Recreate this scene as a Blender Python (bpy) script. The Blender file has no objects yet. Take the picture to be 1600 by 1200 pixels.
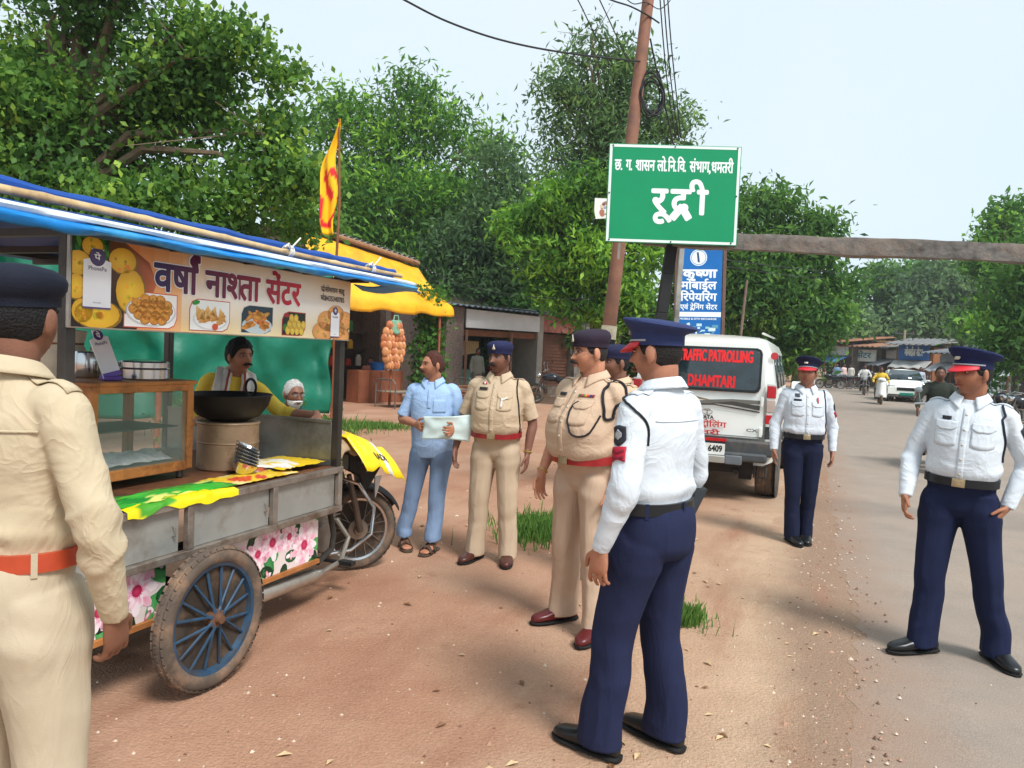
import bpy, math, random
import numpy as np
from mathutils import Vector, Matrix, noise
from mathutils.bvhtree import BVHTree
R = math.radians
scene = bpy.context.scene
COL = scene.collection
# ------------------------------------------------------------------ camera
CAMZ, FPX = 1.6, 1200.0
RM = Matrix.Rotation(R(90 - 2.53), 3, 'X') @ Matrix.Rotation(R(2.5), 3, 'Z')
cd = bpy.data.cameras.new('camera'); cam = bpy.data.objects.new('camera', cd); COL.objects.link(cam)
cam.matrix_world = Matrix.Translation((0, 0, CAMZ)) @ RM.to_4x4()
cd.sensor_width = 36; cd.lens = 27.0; cd.clip_start = 0.05; cd.clip_end = 2000
scene.camera = cam
# ------------------------------------------------------------------ sky and sun (bright overcast)
SUN_EL, SUN_AZ = R(52), R(145)          # azimuth clockwise from +Y: behind the camera, to the right
w = bpy.data.worlds.new('World'); scene.world = w; w.use_nodes = True
nt = w.node_tree; N = nt.nodes; L = nt.links
bg = N['Background']; bg.inputs['Strength'].default_value = 0.1
sk = N.new('ShaderNodeTexSky'); sk.sky_type = 'NISHITA'; sk.sun_disc = False
sk.sun_elevation = SUN_EL; sk.sun_rotation = SUN_AZ
tc = N.new('ShaderNodeTexCoord'); ns = N.new('ShaderNodeTexNoise'); ns.inputs['Scale'].default_value = 1.6; ns.inputs['Detail'].default_value = 5
rp = N.new('ShaderNodeValToRGB')
rp.color_ramp.elements[0].position = .3; rp.color_ramp.elements[0].color = (4.7, 5.75, 6.3, 1)
rp.color_ramp.elements[1].position = .72; rp.color_ramp.elements[1].color = (5.5, 6.15, 6.5, 1)
mx = N.new('ShaderNodeMixRGB'); mx.inputs[0].default_value = .86
L.new(tc.outputs['Generated'], ns.inputs['Vector']); L.new(ns.outputs['Fac'], rp.inputs['Fac'])
L.new(sk.outputs[0], mx.inputs[1]); L.new(rp.outputs[0], mx.inputs[2]); L.new(mx.outputs[0], bg.inputs['Color'])
sd = bpy.data.lights.new('sun', 'SUN'); sd.energy = 2.3; sd.angle = R(17); sd.color = (1, .98, .95)
sun = bpy.data.objects.new('sun', sd); COL.objects.link(sun)
sdir = Vector((math.sin(SUN_AZ) * math.cos(SUN_EL), math.cos(SUN_AZ) * math.cos(SUN_EL), math.sin(SUN_EL)))
sun.rotation_euler = sdir.to_track_quat('Z', 'Y').to_euler(); sun.location = sdir * 40
vs = scene.view_settings; vs.view_transform = 'Standard'; vs.look = 'None'; vs.exposure = 0.78; vs.gamma = 1.0

# ------------------------------------------------------------------ helpers
def ray(px, py): return RM @ Vector(((px - 800) / FPX, (600 - py) / FPX, -1))
def G(px, py, z=0.0):
    d = ray(px, py); t = (z - CAMZ) / d.z
    return Vector((d.x * t, d.y * t, z))
def Pt(px, py, Y):
    d = ray(px, py); t = Y / d.y
    return Vector((d.x * t, Y, CAMZ + d.z * t))
def lin(c):
    return tuple(((v / 255) / 12.92 if v / 255 <= .04045 else ((v / 255 + .055) / 1.055) ** 2.4) for v in c)
_m = {}
def M(name, col=(.5, .5, .5), rough=.6, metal=0., var=.12, scale=6., bump=.0, bscale=80., spec=.4, dirt=None, dscale=3., attr=None, coat=0., alpha=None, trans=0.):
    """Principled material with noise variation of its colour, optional bump, dirt patches or a colour attribute."""
    if name in _m: return _m[name]
    m = bpy.data.materials.new(name); m.use_nodes = True; t = m.node_tree; n = t.nodes; l = t.links
    b = n['Principled BSDF']; b.inputs['Roughness'].default_value = rough; b.inputs['Metallic'].default_value = metal
    b.inputs['Specular IOR Level'].default_value = spec; b.inputs['Coat Weight'].default_value = coat
    co = n.new('ShaderNodeTexCoord')
    nz = n.new('ShaderNodeTexNoise'); nz.inputs['Scale'].default_value = scale; nz.inputs['Detail'].default_value = 6; nz.inputs['Roughness'].default_value = .6
    l.new(co.outputs['Object'], nz.inputs['Vector'])
    hv = n.new('ShaderNodeHueSaturation')
    mr = n.new('ShaderNodeMapRange'); mr.inputs[1].default_value = .3; mr.inputs[2].default_value = .7
    mr.inputs[3].default_value = 1 - var; mr.inputs[4].default_value = 1 + var
    l.new(nz.outputs['Fac'], mr.inputs[0]); l.new(mr.outputs[0], hv.inputs['Value'])
    if attr:
        a = n.new('ShaderNodeAttribute'); a.attribute_name = attr; l.new(a.outputs['Color'], hv.inputs['Color'])
    else: hv.inputs['Color'].default_value = (*col, 1)
    out = hv.outputs[0]
    if dirt:
        d = n.new('ShaderNodeTexNoise'); d.inputs['Scale'].default_value = dscale; d.inputs['Detail'].default_value = 8; d.inputs['Roughness'].default_value = .7
        l.new(co.outputs['Object'], d.inputs['Vector'])
        r2 = n.new('ShaderNodeValToRGB'); r2.color_ramp.elements[0].position = .48; r2.color_ramp.elements[1].position = .68
        l.new(d.outputs['Fac'], r2.inputs['Fac'])
        x = n.new('ShaderNodeMixRGB'); l.new(r2.outputs[0], x.inputs[0]); l.new(out, x.inputs[1]); x.inputs[2].default_value = (*dirt, 1); out = x.outputs[0]
    l.new(out, b.inputs['Base Color'])
    if bump:
        z = n.new('ShaderNodeTexNoise'); z.inputs['Scale'].default_value = bscale; z.inputs['Detail'].default_value = 4
        l.new(co.outputs['Object'], z.inputs['Vector'])
        bp = n.new('ShaderNodeBump'); bp.inputs['Strength'].default_value = bump; bp.inputs['Distance'].default_value = .01
        l.new(z.outputs['Fac'], bp.inputs['Height']); l.new(bp.outputs[0], b.inputs['Normal'])
    if alpha is not None: b.inputs['Alpha'].default_value = alpha
    if trans: b.inputs['Transmission Weight'].default_value = trans
    _m[name] = m
    return m
def S(name, rgb, **k): return M(name, lin(rgb), **k)

def me_from(verts, faces, smooth=True, ang=40):
    me = bpy.data.meshes.new('m'); me.from_pydata([tuple(v) for v in verts], [], faces)
    if smooth:
        me.polygons.foreach_set('use_smooth', [True] * len(me.polygons)); me.set_sharp_from_angle(angle=R(ang))
    me.update(); return me
def me_quads(V, smooth=False, cols=None):
    """V: (n,4,3) array of loose quads; cols: (n,3) colour per quad."""
    n = len(V); me = bpy.data.meshes.new('m')
    me.vertices.add(n * 4); me.vertices.foreach_set('co', V.reshape(-1).astype(np.float32))
    me.loops.add(n * 4); me.loops.foreach_set('vertex_index', np.arange(n * 4, dtype=np.int32))
    me.polygons.add(n); me.polygons.foreach_set('loop_start', np.arange(0, n * 4, 4, dtype=np.int32))
    me.update(calc_edges=True)
    if cols is not None:
        a = me.color_attributes.new('col', 'FLOAT_COLOR', 'POINT')
        c = np.ones((n * 4, 4), np.float32); c[:, :3] = np.repeat(cols, 4, axis=0); a.data.foreach_set('color', c.reshape(-1))
    return me
def ob(name, me, parent=None, mats=(), world=False):
    o = bpy.data.objects.new(name, me); COL.objects.link(o)
    me.name = name
    for m in (mats if isinstance(mats, (list, tuple)) else [mats]): me.materials.append(m)
    if parent:
        o.parent = parent
        if world: o.matrix_parent_inverse = parent.matrix_basis.inverted()
    return o
def tag(o, label=None, cat=None, group=None, kind=None):
    if label: o['label'] = label
    if cat: o['category'] = cat
    if group: o['group'] = group
    if kind: o['kind'] = kind
    return o
def thing(name, label, cat, loc=(0, 0, 0), rz=0., group=None):
    o = bpy.data.objects.new(name, None); COL.objects.link(o); o.empty_display_size = .2
    o.location = loc; o.rotation_euler = (0, 0, rz)
    o.matrix_basis = Matrix.Translation(Vector(loc)) @ Matrix.Rotation(rz, 4, 'Z')
    return tag(o, label, cat, group)
def kids(o): return [c for c in bpy.data.objects if c.parent == o]
def dup(root, loc, rz, label=None, group=None):
    r = root.copy(); COL.objects.link(r); r.location = loc; r.rotation_euler = (0, 0, rz)
    if label: r['label'] = label
    if group: r['group'] = group
    for ch in kids(root):
        c = ch.copy(); COL.objects.link(c); c.parent = r
        for g in kids(ch):
            d = g.copy(); COL.objects.link(d); d.parent = c
    return r

class MB:
    """Collects shapes and links them as ONE mesh object."""
    def __init__(s): s.v = []; s.f = []; s.mi = []
    def add(s, vs, fs, mi=0, mat=None):
        k = len(s.v); s.v += [(mat @ Vector(v)) if mat else Vector(v) for v in vs]
        s.f += [tuple(i + k for i in f) for f in fs]; s.mi += [mi] * len(fs); return s
    def box(s, c, size, rot=None, mi=0, taper=1.):
        x, y, z = [q / 2 for q in size]; vs = []
        for sz in (-1, 1):
            k = taper if sz > 0 else 1
            for sx, sy in ((-1, -1), (1, -1), (1, 1), (-1, 1)): vs.append(Vector((sx * x * k, sy * y * k, sz * z)))
        T = Matrix.Translation(Vector(c)) @ (rot.to_4x4() if rot else Matrix.Identity(4))
        return s.add(vs, [(3, 2, 1, 0), (4, 5, 6, 7), (0, 1, 5, 4), (1, 2, 6, 5), (2, 3, 7, 6), (3, 0, 4, 7)], mi, T)
    def bar(s, p0, p1, wx, wy, up=(0, 0, 1), mi=0):
        p0, p1 = Vector(p0), Vector(p1); d = p1 - p0; z = d.normalized(); u = Vector(up)
        if abs(z.dot(u)) > .98: u = Vector((0, 1, 0))
        x = u.cross(z).normalized(); y = z.cross(x)
        m = Matrix((x, y, z)).transposed()
        return s.box((p0 + p1) / 2, (wx, wy, d.length), m, mi)
    def tube(s, pts, r, n=10, mi=0, closed=False):
        pts = [Vector(p) for p in pts]; m = len(pts); rs = r if isinstance(r, (list, tuple)) else [r] * m
        vs = []; ref = None
        for i, p in enumerate(pts):
            t = (pts[(i + 1) % m] - pts[i - 1]) if closed else (pts[min(i + 1, m - 1)] - pts[max(i - 1, 0)])
            if t.length < 1e-9: t = Vector((0, 0, 1))
            t.normalize()
            if ref is None: ref = Vector((0, 0, 1)) if abs(t.z) < .9 else Vector((1, 0, 0))
            x = (ref - t * ref.dot(t)).normalized(); y = t.cross(x); ref = x
            rr = rs[i]; ra, rb = rr if isinstance(rr, tuple) else (rr, rr)
            vs += [p + x * math.cos(a) * ra + y * math.sin(a) * rb for a in [2 * math.pi * k / n for k in range(n)]]
        fs = []
        for i in range(m if closed else m - 1):
            j = (i + 1) % m
            for k in range(n): fs.append((i * n + k, i * n + (k + 1) % n, j * n + (k + 1) % n, j * n + k))
        if not closed: fs += [tuple(range(n))[::-1], tuple((m - 1) * n + k for k in range(n))]
        return s.add(vs, fs, mi)
    def lathe(s, prof, n=24, mat=None, mi=0):
        """prof: (radius, height) pairs about local Z."""
        vs = []; fs = []; m = len(prof)
        for r, z in prof: vs += [Vector((r * math.cos(2 * math.pi * k / n), r * math.sin(2 * math.pi * k / n), z)) for k in range(n)]
        for i in range(m - 1):
            for k in range(n): fs.append((i * n + k, i * n + (k + 1) % n, (i + 1) * n + (k + 1) % n, (i + 1) * n + k))
        if prof[0][0] > 1e-4: fs.append(tuple(range(n))[::-1])
        if prof[-1][0] > 1e-4: fs.append(tuple((m - 1) * n + k for k in range(n)))
        return s.add(vs, fs, mi, mat)
    def ball(s, c, r, n=12, mi=0, mat=None):
        rx, ry, rz = r if isinstance(r, (tuple, list)) else (r, r, r)
        vs = []; fs = []; h = n // 2
        for i in range(h + 1):
            a = math.pi * i / h
            for k in range(n):
                q = 2 * math.pi * k / n
                v = Vector((rx * math.sin(a) * math.cos(q), ry * math.sin(a) * math.sin(q), rz * math.cos(a)))
                vs.append((mat @ v if mat else v) + Vector(c))
        for i in range(h):
            for k in range(n): fs.append((i * n + k, (i + 1) * n + k, (i + 1) * n + (k + 1) % n, i * n + (k + 1) % n))
        return s.add(vs, fs, mi)
    def prism(s, poly, d, mat=None, mi=0):
        """poly in local XZ, extruded d along local +Y."""
        n = len(poly); vs = [Vector((x, 0, z)) for x, z in poly] + [Vector((x, d, z)) for x, z in poly]
        fs = [tuple(range(n)), tuple(range(2 * n - 1, n - 1, -1))] + [(i, i + n, (i + 1) % n + n, (i + 1) % n) for i in range(n)]
        return s.add(vs, fs, mi, mat)
    def grid(s, fn, nu, nv, mi=0):
        vs = [Vector(fn(i / nu, j / nv)) for j in range(nv + 1) for i in range(nu + 1)]
        fs = [(j * (nu + 1) + i, j * (nu + 1) + i + 1, (j + 1) * (nu + 1) + i + 1, (j + 1) * (nu + 1) + i) for j in range(nv) for i in range(nu)]
        return s.add(vs, fs, mi)
    def build(s, name, mats, parent=None, world=False, smooth=True, bevel=0., thick=0., ang=35, sub=0):
        me = me_from(s.v, s.f, smooth, ang)
        o = ob(name, me, parent, mats, world)
        if len(me.materials) > 1: me.polygons.foreach_set('material_index', s.mi)
        if thick:
            q = o.modifiers.new('thick', 'SOLIDIFY'); q.thickness = thick; q.offset = 0
        if sub:
            q = o.modifiers.new('sub', 'SUBSURF'); q.levels = sub; q.render_levels = sub
        if bevel:
            q = o.modifiers.new('bevel', 'BEVEL'); q.width = bevel; q.segments = 2; q.limit_method = 'ANGLE'; q.angle_limit = R(40)
        return o

# ------------------------------------------------------------------ lettering and flat printing
def _curve_mesh(s, bold):
    c = bpy.data.curves.new('t', 'FONT'); c.body = s; c.offset = bold; c.resolution_u = 3
    o = bpy.data.objects.new('t', c); COL.objects.link(o)
    bpy.context.view_layer.update(); dg = bpy.context.evaluated_depsgraph_get()
    me = bpy.data.meshes.new_from_object(o.evaluated_get(dg))
    V = np.array([v.co[:2] for v in me.vertices]).reshape(-1, 2); F = [tuple(p.vertices) for p in me.polygons]
    bpy.data.objects.remove(o); bpy.data.meshes.remove(me); bpy.data.curves.remove(c)
    return V, F
def clip_poly(P, C, keep):
    """Clip polygon P (points) with colours C by half-plane function keep(p) >= 0."""
    o = []; oc = []
    for i in range(len(P)):
        a, b, ca, cb = P[i - 1], P[i], C[i - 1], C[i]; fa, fb = keep(a), keep(b)
        if (fa >= 0) != (fb >= 0):
            t = fa / (fa - fb); o.append(a + (b - a) * t); oc.append(ca + (cb - ca) * t)
        if fb >= 0: o.append(b); oc.append(cb)
    return o, oc
def letters(segs, bold=.0, gap=-.012):
    """segs: strings laid end to end; a tuple (string, how) makes a conjunct: half cuts the stem off, rakar and reph add their stroke."""
    V = []; F = []; LY = []; x = 0.; ns_ = 0
    for sg in segs:
        t, how = sg if isinstance(sg, tuple) else (sg, '')
        if t == ' ': x += .3; continue
        v, f = _curve_mesh(t, 0); polys = [v[list(q)] for q in f]; nb_ = None
        if how == 'half':
            cut = v[:, 0].max() - .17
            polys = [np.array(q) for q in (clip_poly(list(p), [np.zeros(1)] * len(p), lambda a: cut - a[0])[0] for p in polys) if len(q) > 2]
        mnx = min(p[:, 0].min() for p in polys); mxx = max(p[:, 0].max() for p in polys)
        th = .045 + bold * 1.0
        n_base = len(polys)
        def stroke(pts):
            for i in range(len(pts) - 1):
                a, b = np.array(pts[i]), np.array(pts[i + 1]); d = (b - a) / np.linalg.norm(b - a); nn = np.array((-d[1], d[0])) * th; a = a - d * th * .5; b = b + d * th * .5
                polys.append(np.array([a - nn, b - nn, b + nn, a + nn]))
        if how.startswith('rakar'):
            cx = mnx + (mxx - mnx) * (.55 if how == 'rakar' else float(how[5:])); stroke([(cx - .0, .16), (cx - .22, -.1)]); stroke([(cx + .02, .17), (cx + .2, -.1)])
        if how == 'slash':
            stroke([(mxx - .16, .16), (mxx - .36, .0)])
        if how == 'reph':
            cx = mxx - .08; stroke([(cx, .62), (cx - .02, .72), (cx - .09, .80), (cx - .02, .88), (cx + .1, .88)])
        k = len(V)
        for ip, p in enumerate(polys):
            LY.append(0. if ip < n_base else .012 * (ip - n_base + 1)); k = len(V); V += [np.array((q[0] - mnx + x, q[1])) for q in p]; F.append(tuple(range(k, k + len(p))))
        x += mxx - mnx + (.14 if t in ('.', ',') else gap)
    letters.layers = LY
    return np.array(V), F
class Print:
    """Flat printed colour on a surface: polygons in (u, v), layered a fraction of a millimetre apart."""
    def __init__(s, W, H): s.W, s.H = W, H; s.P = []; s.T = (1., 0.)
    def poly(s, pts, col, layer=1, clip=True):
        pts = [np.array((p[0] * s.T[0] + s.T[1], p[1]), float) for p in pts]
        cols = [np.array(c, float) for c in (col if isinstance(col[0], (tuple, list, np.ndarray)) else [col] * len(pts))]
        if clip:
            for kp in (lambda a: a[0], lambda a: s.W - a[0], lambda a: a[1], lambda a: s.H - a[1]):
                if len(pts) > 2: pts, cols = clip_poly(pts, cols, kp)
        if len(pts) > 2: s.P.append((pts, cols, layer))
    def disc(s, c, r, col, layer=1, n=18, rot=0., col2=None):
        rx, ry = r if isinstance(r, tuple) else (r, r); ca, sa = math.cos(rot), math.sin(rot)
        pts = []
        for k in range(n):
            a = 2 * math.pi * k / n; x, y = rx * math.cos(a), ry * math.sin(a); pts.append((c[0] + x * ca - y * sa, c[1] + x * sa + y * ca))
        if col2 is None: s.poly(pts, col, layer)
        else:
            for k in range(n): s.poly([c, pts[k], pts[(k + 1) % n]], [col2, col, col], layer)
    def rect(s, x0, y0, x1, y1, col, layer=1): s.poly([(x0, y0), (x1, y0), (x1, y1), (x0, y1)], col, layer)
    def text(s, segs, x, y, w, h, col, layer=6, bold=.0, cfun=None, vs=1.):
        V, F = letters(segs, bold); LY = letters.layers; sx = w / (V[:, 0].max() - V[:, 0].min()); sy = h / .63
        U = np.stack([(V[:, 0] - V[:, 0].min()) * sx + x, V[:, 1] * sy + y], 1)
        n = 0 if bold <= 0 else (4 if bold < .03 else 8); bx = bold * sy
        offs = [(0, 0)] + [(bx * math.cos(2 * math.pi * k / n), bx * math.sin(2 * math.pi * k / n)) for k in range(n)]
        for i, o in enumerate(offs):
            for f, ly in zip(F, LY):
                p = U[list(f)] + np.array(o); s.poly(p, [cfun(q) for q in p] if cfun else col, layer + i * .10 + ly)
    def build(s, name, O, Rv, Uv, parent, mat, world=False, step=.0004, base=.0006):
        O, Rv, Uv = Vector(O), Vector(Rv).normalized(), Vector(Uv).normalized(); Nn = Rv.cross(Uv)
        v = []; f = []; c = []
        for pts, cols, ly in s.P:
            k = len(v)
            for p, q in zip(pts, cols): v.append(O + Rv * p[0] + Uv * p[1] + Nn * (base + ly * step)); c.append((*lin(q * 255 if max(q) <= 1 else q), 1))
            f.append(tuple(range(k, k + len(pts))))
        me = me_from(v, f, False)
        a = me.color_attributes.new('col', 'FLOAT_COLOR', 'POINT'); a.data.foreach_set('color', np.array(c, np.float32).reshape(-1))
        return ob(name, me, parent, mat, world)
PRINT = M('printed_vinyl', rough=.35, attr='col', var=.04, scale=3)
PAINT = M('painted_lettering', rough=.55, attr='col', var=.08, scale=9)
def lettering(name, segs, O, Rv, Uv, w, h, rgb, parent, bold=.02, world=False, mat=None):
    p = Print(w * 2 + 1, h * 4); V = p.text(segs, 0, h, w, h, rgb, 1, bold)
    return p.build(name, Vector(O) - Vector(Uv).normalized() * h, Rv, Uv, parent, mat or PAINT, world, base=.0015)
# ------------------------------------------------------------------ ground and road
RDX, RDY = .3666, .9304                 # direction of the road on the ground (unit)
def road_s(x, y): return (x - (.33 + .387 * y)) * RDY      # metres to the right of the road's left edge
rng = np.random.default_rng(7); random.seed(7)
def ground_material():
    m = bpy.data.materials.new('red_soil'); m.use_nodes = True; t = m.node_tree; n = t.nodes; l = t.links; b = n['Principled BSDF']
    b.inputs['Roughness'].default_value = .95; b.inputs['Specular IOR Level'].default_value = .15
    co = n.new('ShaderNodeTexCoord')
    def nz(sc, det=6, ro=.6):
        q = n.new('ShaderNodeTexNoise'); q.inputs['Scale'].default_value = sc; q.inputs['Detail'].default_value = det; q.inputs['Roughness'].default_value = ro
        l.new(co.outputs['Object'], q.inputs['Vector']); return q.outputs['Fac']
    def mix(f, a, c, typ='MIX'):
        q = n.new('ShaderNodeMixRGB'); q.blend_type = typ
        if isinstance(f, float): q.inputs[0].default_value = f
        else: l.new(f, q.inputs[0])
        for k, x in ((1, a), (2, c)):
            if isinstance(x, tuple): q.inputs[k].default_value = (*x, 1)
            else: l.new(x, q.inputs[k])
        return q.outputs[0]
    def ramp(f, p0, p1):
        q = n.new('ShaderNodeMapRange'); q.inputs[1].default_value = p0; q.inputs[2].default_value = p1; q.clamp = True; l.new(f, q.inputs[0]); return q.outputs[0]
    sep = n.new('ShaderNodeSeparateXYZ'); l.new(co.outputs['Object'], sep.inputs[0])
    dm = n.new('ShaderNodeMath'); dm.operation = 'MULTIPLY_ADD'; l.new(sep.outputs['Y'], dm.inputs[0]); dm.inputs[1].default_value = -.387; l.new(sep.outputs['X'], dm.inputs[2])
    ad = n.new('ShaderNodeMath'); ad.operation = 'MULTIPLY_ADD'; l.new(nz(.7, 4), ad.inputs[0]); ad.inputs[1].default_value = 1.3; l.new(dm.outputs[0], ad.inputs[2])
    road = ramp(ad.outputs[0], -1.0, .55)
    red = mix(ramp(nz(.9, 8, .65), .35, .68), lin((164, 120, 95)), lin((184, 144, 118)))
    red = mix(ramp(nz(.33, 5), .5, .7), red, lin((186, 152, 128)))
    tan = mix(ramp(nz(1.3, 8, .7), .35, .65), lin((198, 168, 140)), lin((178, 148, 122)))
    c = mix(road, red, tan)
    bn = n.new('ShaderNodeMapRange'); l.new(ad.outputs[0], bn.inputs[0]); bn.inputs[1].default_value = .42; bn.inputs[2].default_value = .78; bn.inputs[4].default_value = .75
    c = mix(bn.outputs[0], c, lin((140, 114, 96)))
    # tyre and foot worn streaks that run with the road, damp patches, grit
    m0 = n.new('ShaderNodeMapping'); m0.inputs['Rotation'].default_value = (0, 0, R(21.5)); l.new(co.outputs['Object'], m0.inputs[0])
    mp = n.new('ShaderNodeMapping'); mp.inputs['Scale'].default_value = (2.6, .5, 1)
    l.new(m0.outputs[0], mp.inputs[0]); q = n.new('ShaderNodeTexNoise'); q.inputs['Scale'].default_value = 1.; q.inputs['Detail'].default_value = 6; l.new(mp.outputs[0], q.inputs['Vector'])
    c = mix(ramp(q.outputs['Fac'], .52, .72), c, lin((158, 116, 92)))
    c = mix(ramp(nz(2.3, 7, .7), .60, .76), c, lin((142, 102, 80)))
    gr = n.new('ShaderNodeMapRange'); l.new(nz(55, 3, .8), gr.inputs[0]); gr.inputs[1].default_value = .3; gr.inputs[2].default_value = .7; gr.inputs[3].default_value = .84; gr.inputs[4].default_value = 1.14
    hv = n.new('ShaderNodeHueSaturation'); l.new(gr.outputs[0], hv.inputs['Value']); l.new(c, hv.inputs['Color']); c = hv.outputs[0]
    vo = n.new('ShaderNodeTexVoronoi'); vo.inputs['Scale'].default_value = 26; l.new(co.outputs['Object'], vo.inputs['Vector'])
    sp = n.new('ShaderNodeMath'); sp.operation = 'LESS_THAN'; l.new(vo.outputs['Distance'], sp.inputs[0]); sp.inputs[1].default_value = .11
    gt = n.new('ShaderNodeSeparateColor'); l.new(vo.outputs['Color'], gt.inputs[0])
    g2 = n.new('ShaderNodeMath'); g2.operation = 'GREATER_THAN'; l.new(gt.outputs[0], g2.inputs[0]); g2.inputs[1].default_value = .8
    g3 = n.new('ShaderNodeMath'); g3.operation = 'MULTIPLY'; l.new(sp.outputs[0], g3.inputs[0]); l.new(g2.outputs[0], g3.inputs[1])
    c = mix(g3.outputs[0], c, lin((196, 172, 150)))
    l.new(c, b.inputs['Base Color'])
    bp = n.new('ShaderNodeBump'); bp.inputs['Strength'].default_value = .55; bp.inputs['Distance'].default_value = .03
    h = n.new('ShaderNodeMath'); h.operation = 'MULTIPLY_ADD'; l.new(nz(9, 8, .7), h.inputs[0]); h.inputs[1].default_value = 1.; l.new(nz(70, 3), h.inputs[2])
    l.new(h.outputs[0], bp.inputs['Height']); l.new(bp.outputs[0], b.inputs['Normal'])
    return m
def gz(x, y):
    """Height of the soil; flat where things stand, a few gentle ripples elsewhere."""
    return 0.
def build_ground():
    xs = np.concatenate([np.linspace(-400, -12, 14), np.linspace(-10, 14, 97), np.linspace(18, 400, 14)])
    ys = np.concatenate([np.linspace(-60, -2, 8), np.linspace(0, 24, 97), np.linspace(27, 600, 16)])
    v = []; nx = len(xs)
    for y in ys:
        for x in xs:
            z = 0
            if -9.9 < x < 13.9 and .1 < y < 23.9 and road_s(x, y) < -.7: z = -abs(noise.noise((x * .8, y * .8, 3))) * .006
            v.append((x, y, min(z, 0)))
    f = [(j * nx + i, j * nx + i + 1, (j + 1) * nx + i + 1, (j + 1) * nx + i) for j in range(len(ys) - 1) for i in range(nx - 1)]
    o = ob('ground', me_from(v, f, True), None, ground_material()); tag(o, kind='structure')
build_ground()
def build_road():
    b = MB(); ts = [-6 + .05 * i for i in range(600)] + [24 + 1.5 * i for i in range(40)]
    W = 6.9; vs = []; K = 12
    for t in ts:
        y = t; x0 = .33 + .387 * y
        for k in range(K + 1):
            s = W * k / K
            if k == 0: s += (noise.noise((t * .5, 1, 0)) * .13 + noise.noise((t * 2.1, 5, 0)) * .06 + noise.noise((t * 7, 5, 3)) * .05)
            if k == K: s += noise.noise((t * .35, 9, 0)) * .5
            vs.append(Vector((x0 + s * RDY, y - s * RDX, .0012 + (.005 if k else 0) + .05 * math.sin(math.pi * min(max(s / W, 0), 1)) * .5)))
    n = K + 1
    b.add(vs, [(j * n + k, j * n + k + 1, (j + 1) * n + k + 1, (j + 1) * n + k) for j in range(len(ts) - 1) for k in range(K)])
    m = M('dusty_asphalt', lin((150, 136, 124)), rough=.92, var=.10, scale=2.2, bump=.35, bscale=120, spec=.2, dirt=lin((156, 140, 126)), dscale=.8)
    # edge dust: soil colour creeping over the first half metre
    t = m.node_tree; n_ = t.nodes; l = t.links; bs = n_['Principled BSDF']; src = bs.inputs['Base Color'].links[0].from_socket
    co = n_.new('ShaderNodeTexCoord'); sep = n_.new('ShaderNodeSeparateXYZ'); l.new(co.outputs['Object'], sep.inputs[0])
    dm = n_.new('ShaderNodeMath'); dm.operation = 'MULTIPLY_ADD'; l.new(sep.outputs['Y'], dm.inputs[0]); dm.inputs[1].default_value = -.387; l.new(sep.outputs['X'], dm.inputs[2])
    nz = n_.new('ShaderNodeTexNoise'); nz.inputs['Scale'].default_value = 1.7; nz.inputs['Detail'].default_value = 8; l.new(co.outputs['Object'], nz.inputs['Vector'])
    ad = n_.new('ShaderNodeMath'); ad.operation = 'MULTIPLY_ADD'; l.new(nz.outputs['Fac'], ad.inputs[0]); ad.inputs[1].default_value = .7; l.new(dm.outputs[0], ad.inputs[2])
    mr = n_.new('ShaderNodeMapRange'); l.new(ad.outputs[0], mr.inputs[0]); mr.inputs[1].default_value = .62; mr.inputs[2].default_value = 1.15
    x = n_.new('ShaderNodeMixRGB'); l.new(mr.outputs[0], x.inputs[0]); x.inputs[1].default_value = (*lin((150, 124, 106)), 1); l.new(src, x.inputs[2])
    sp = n_.new('ShaderNodeTexNoise'); sp.inputs['Scale'].default_value = 160; sp.inputs['Detail'].default_value = 2; l.new(co.outputs['Object'], sp.inputs['Vector'])
    m2 = n_.new('ShaderNodeMapRange'); l.new(sp.outputs['Fac'], m2.inputs[0]); m2.inputs[1].default_value = .3; m2.inputs[2].default_value = .7; m2.inputs[3].default_value = .8; m2.inputs[4].default_value = 1.18
    hv = n_.new('ShaderNodeHueSaturation'); l.new(m2.outputs[0], hv.inputs['Value']); l.new(x.outputs[0], hv.inputs['Color']); l.new(hv.outputs[0], bs.inputs['Base Color'])
    tag(b.build('road', m), kind='structure')
build_road()
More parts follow.
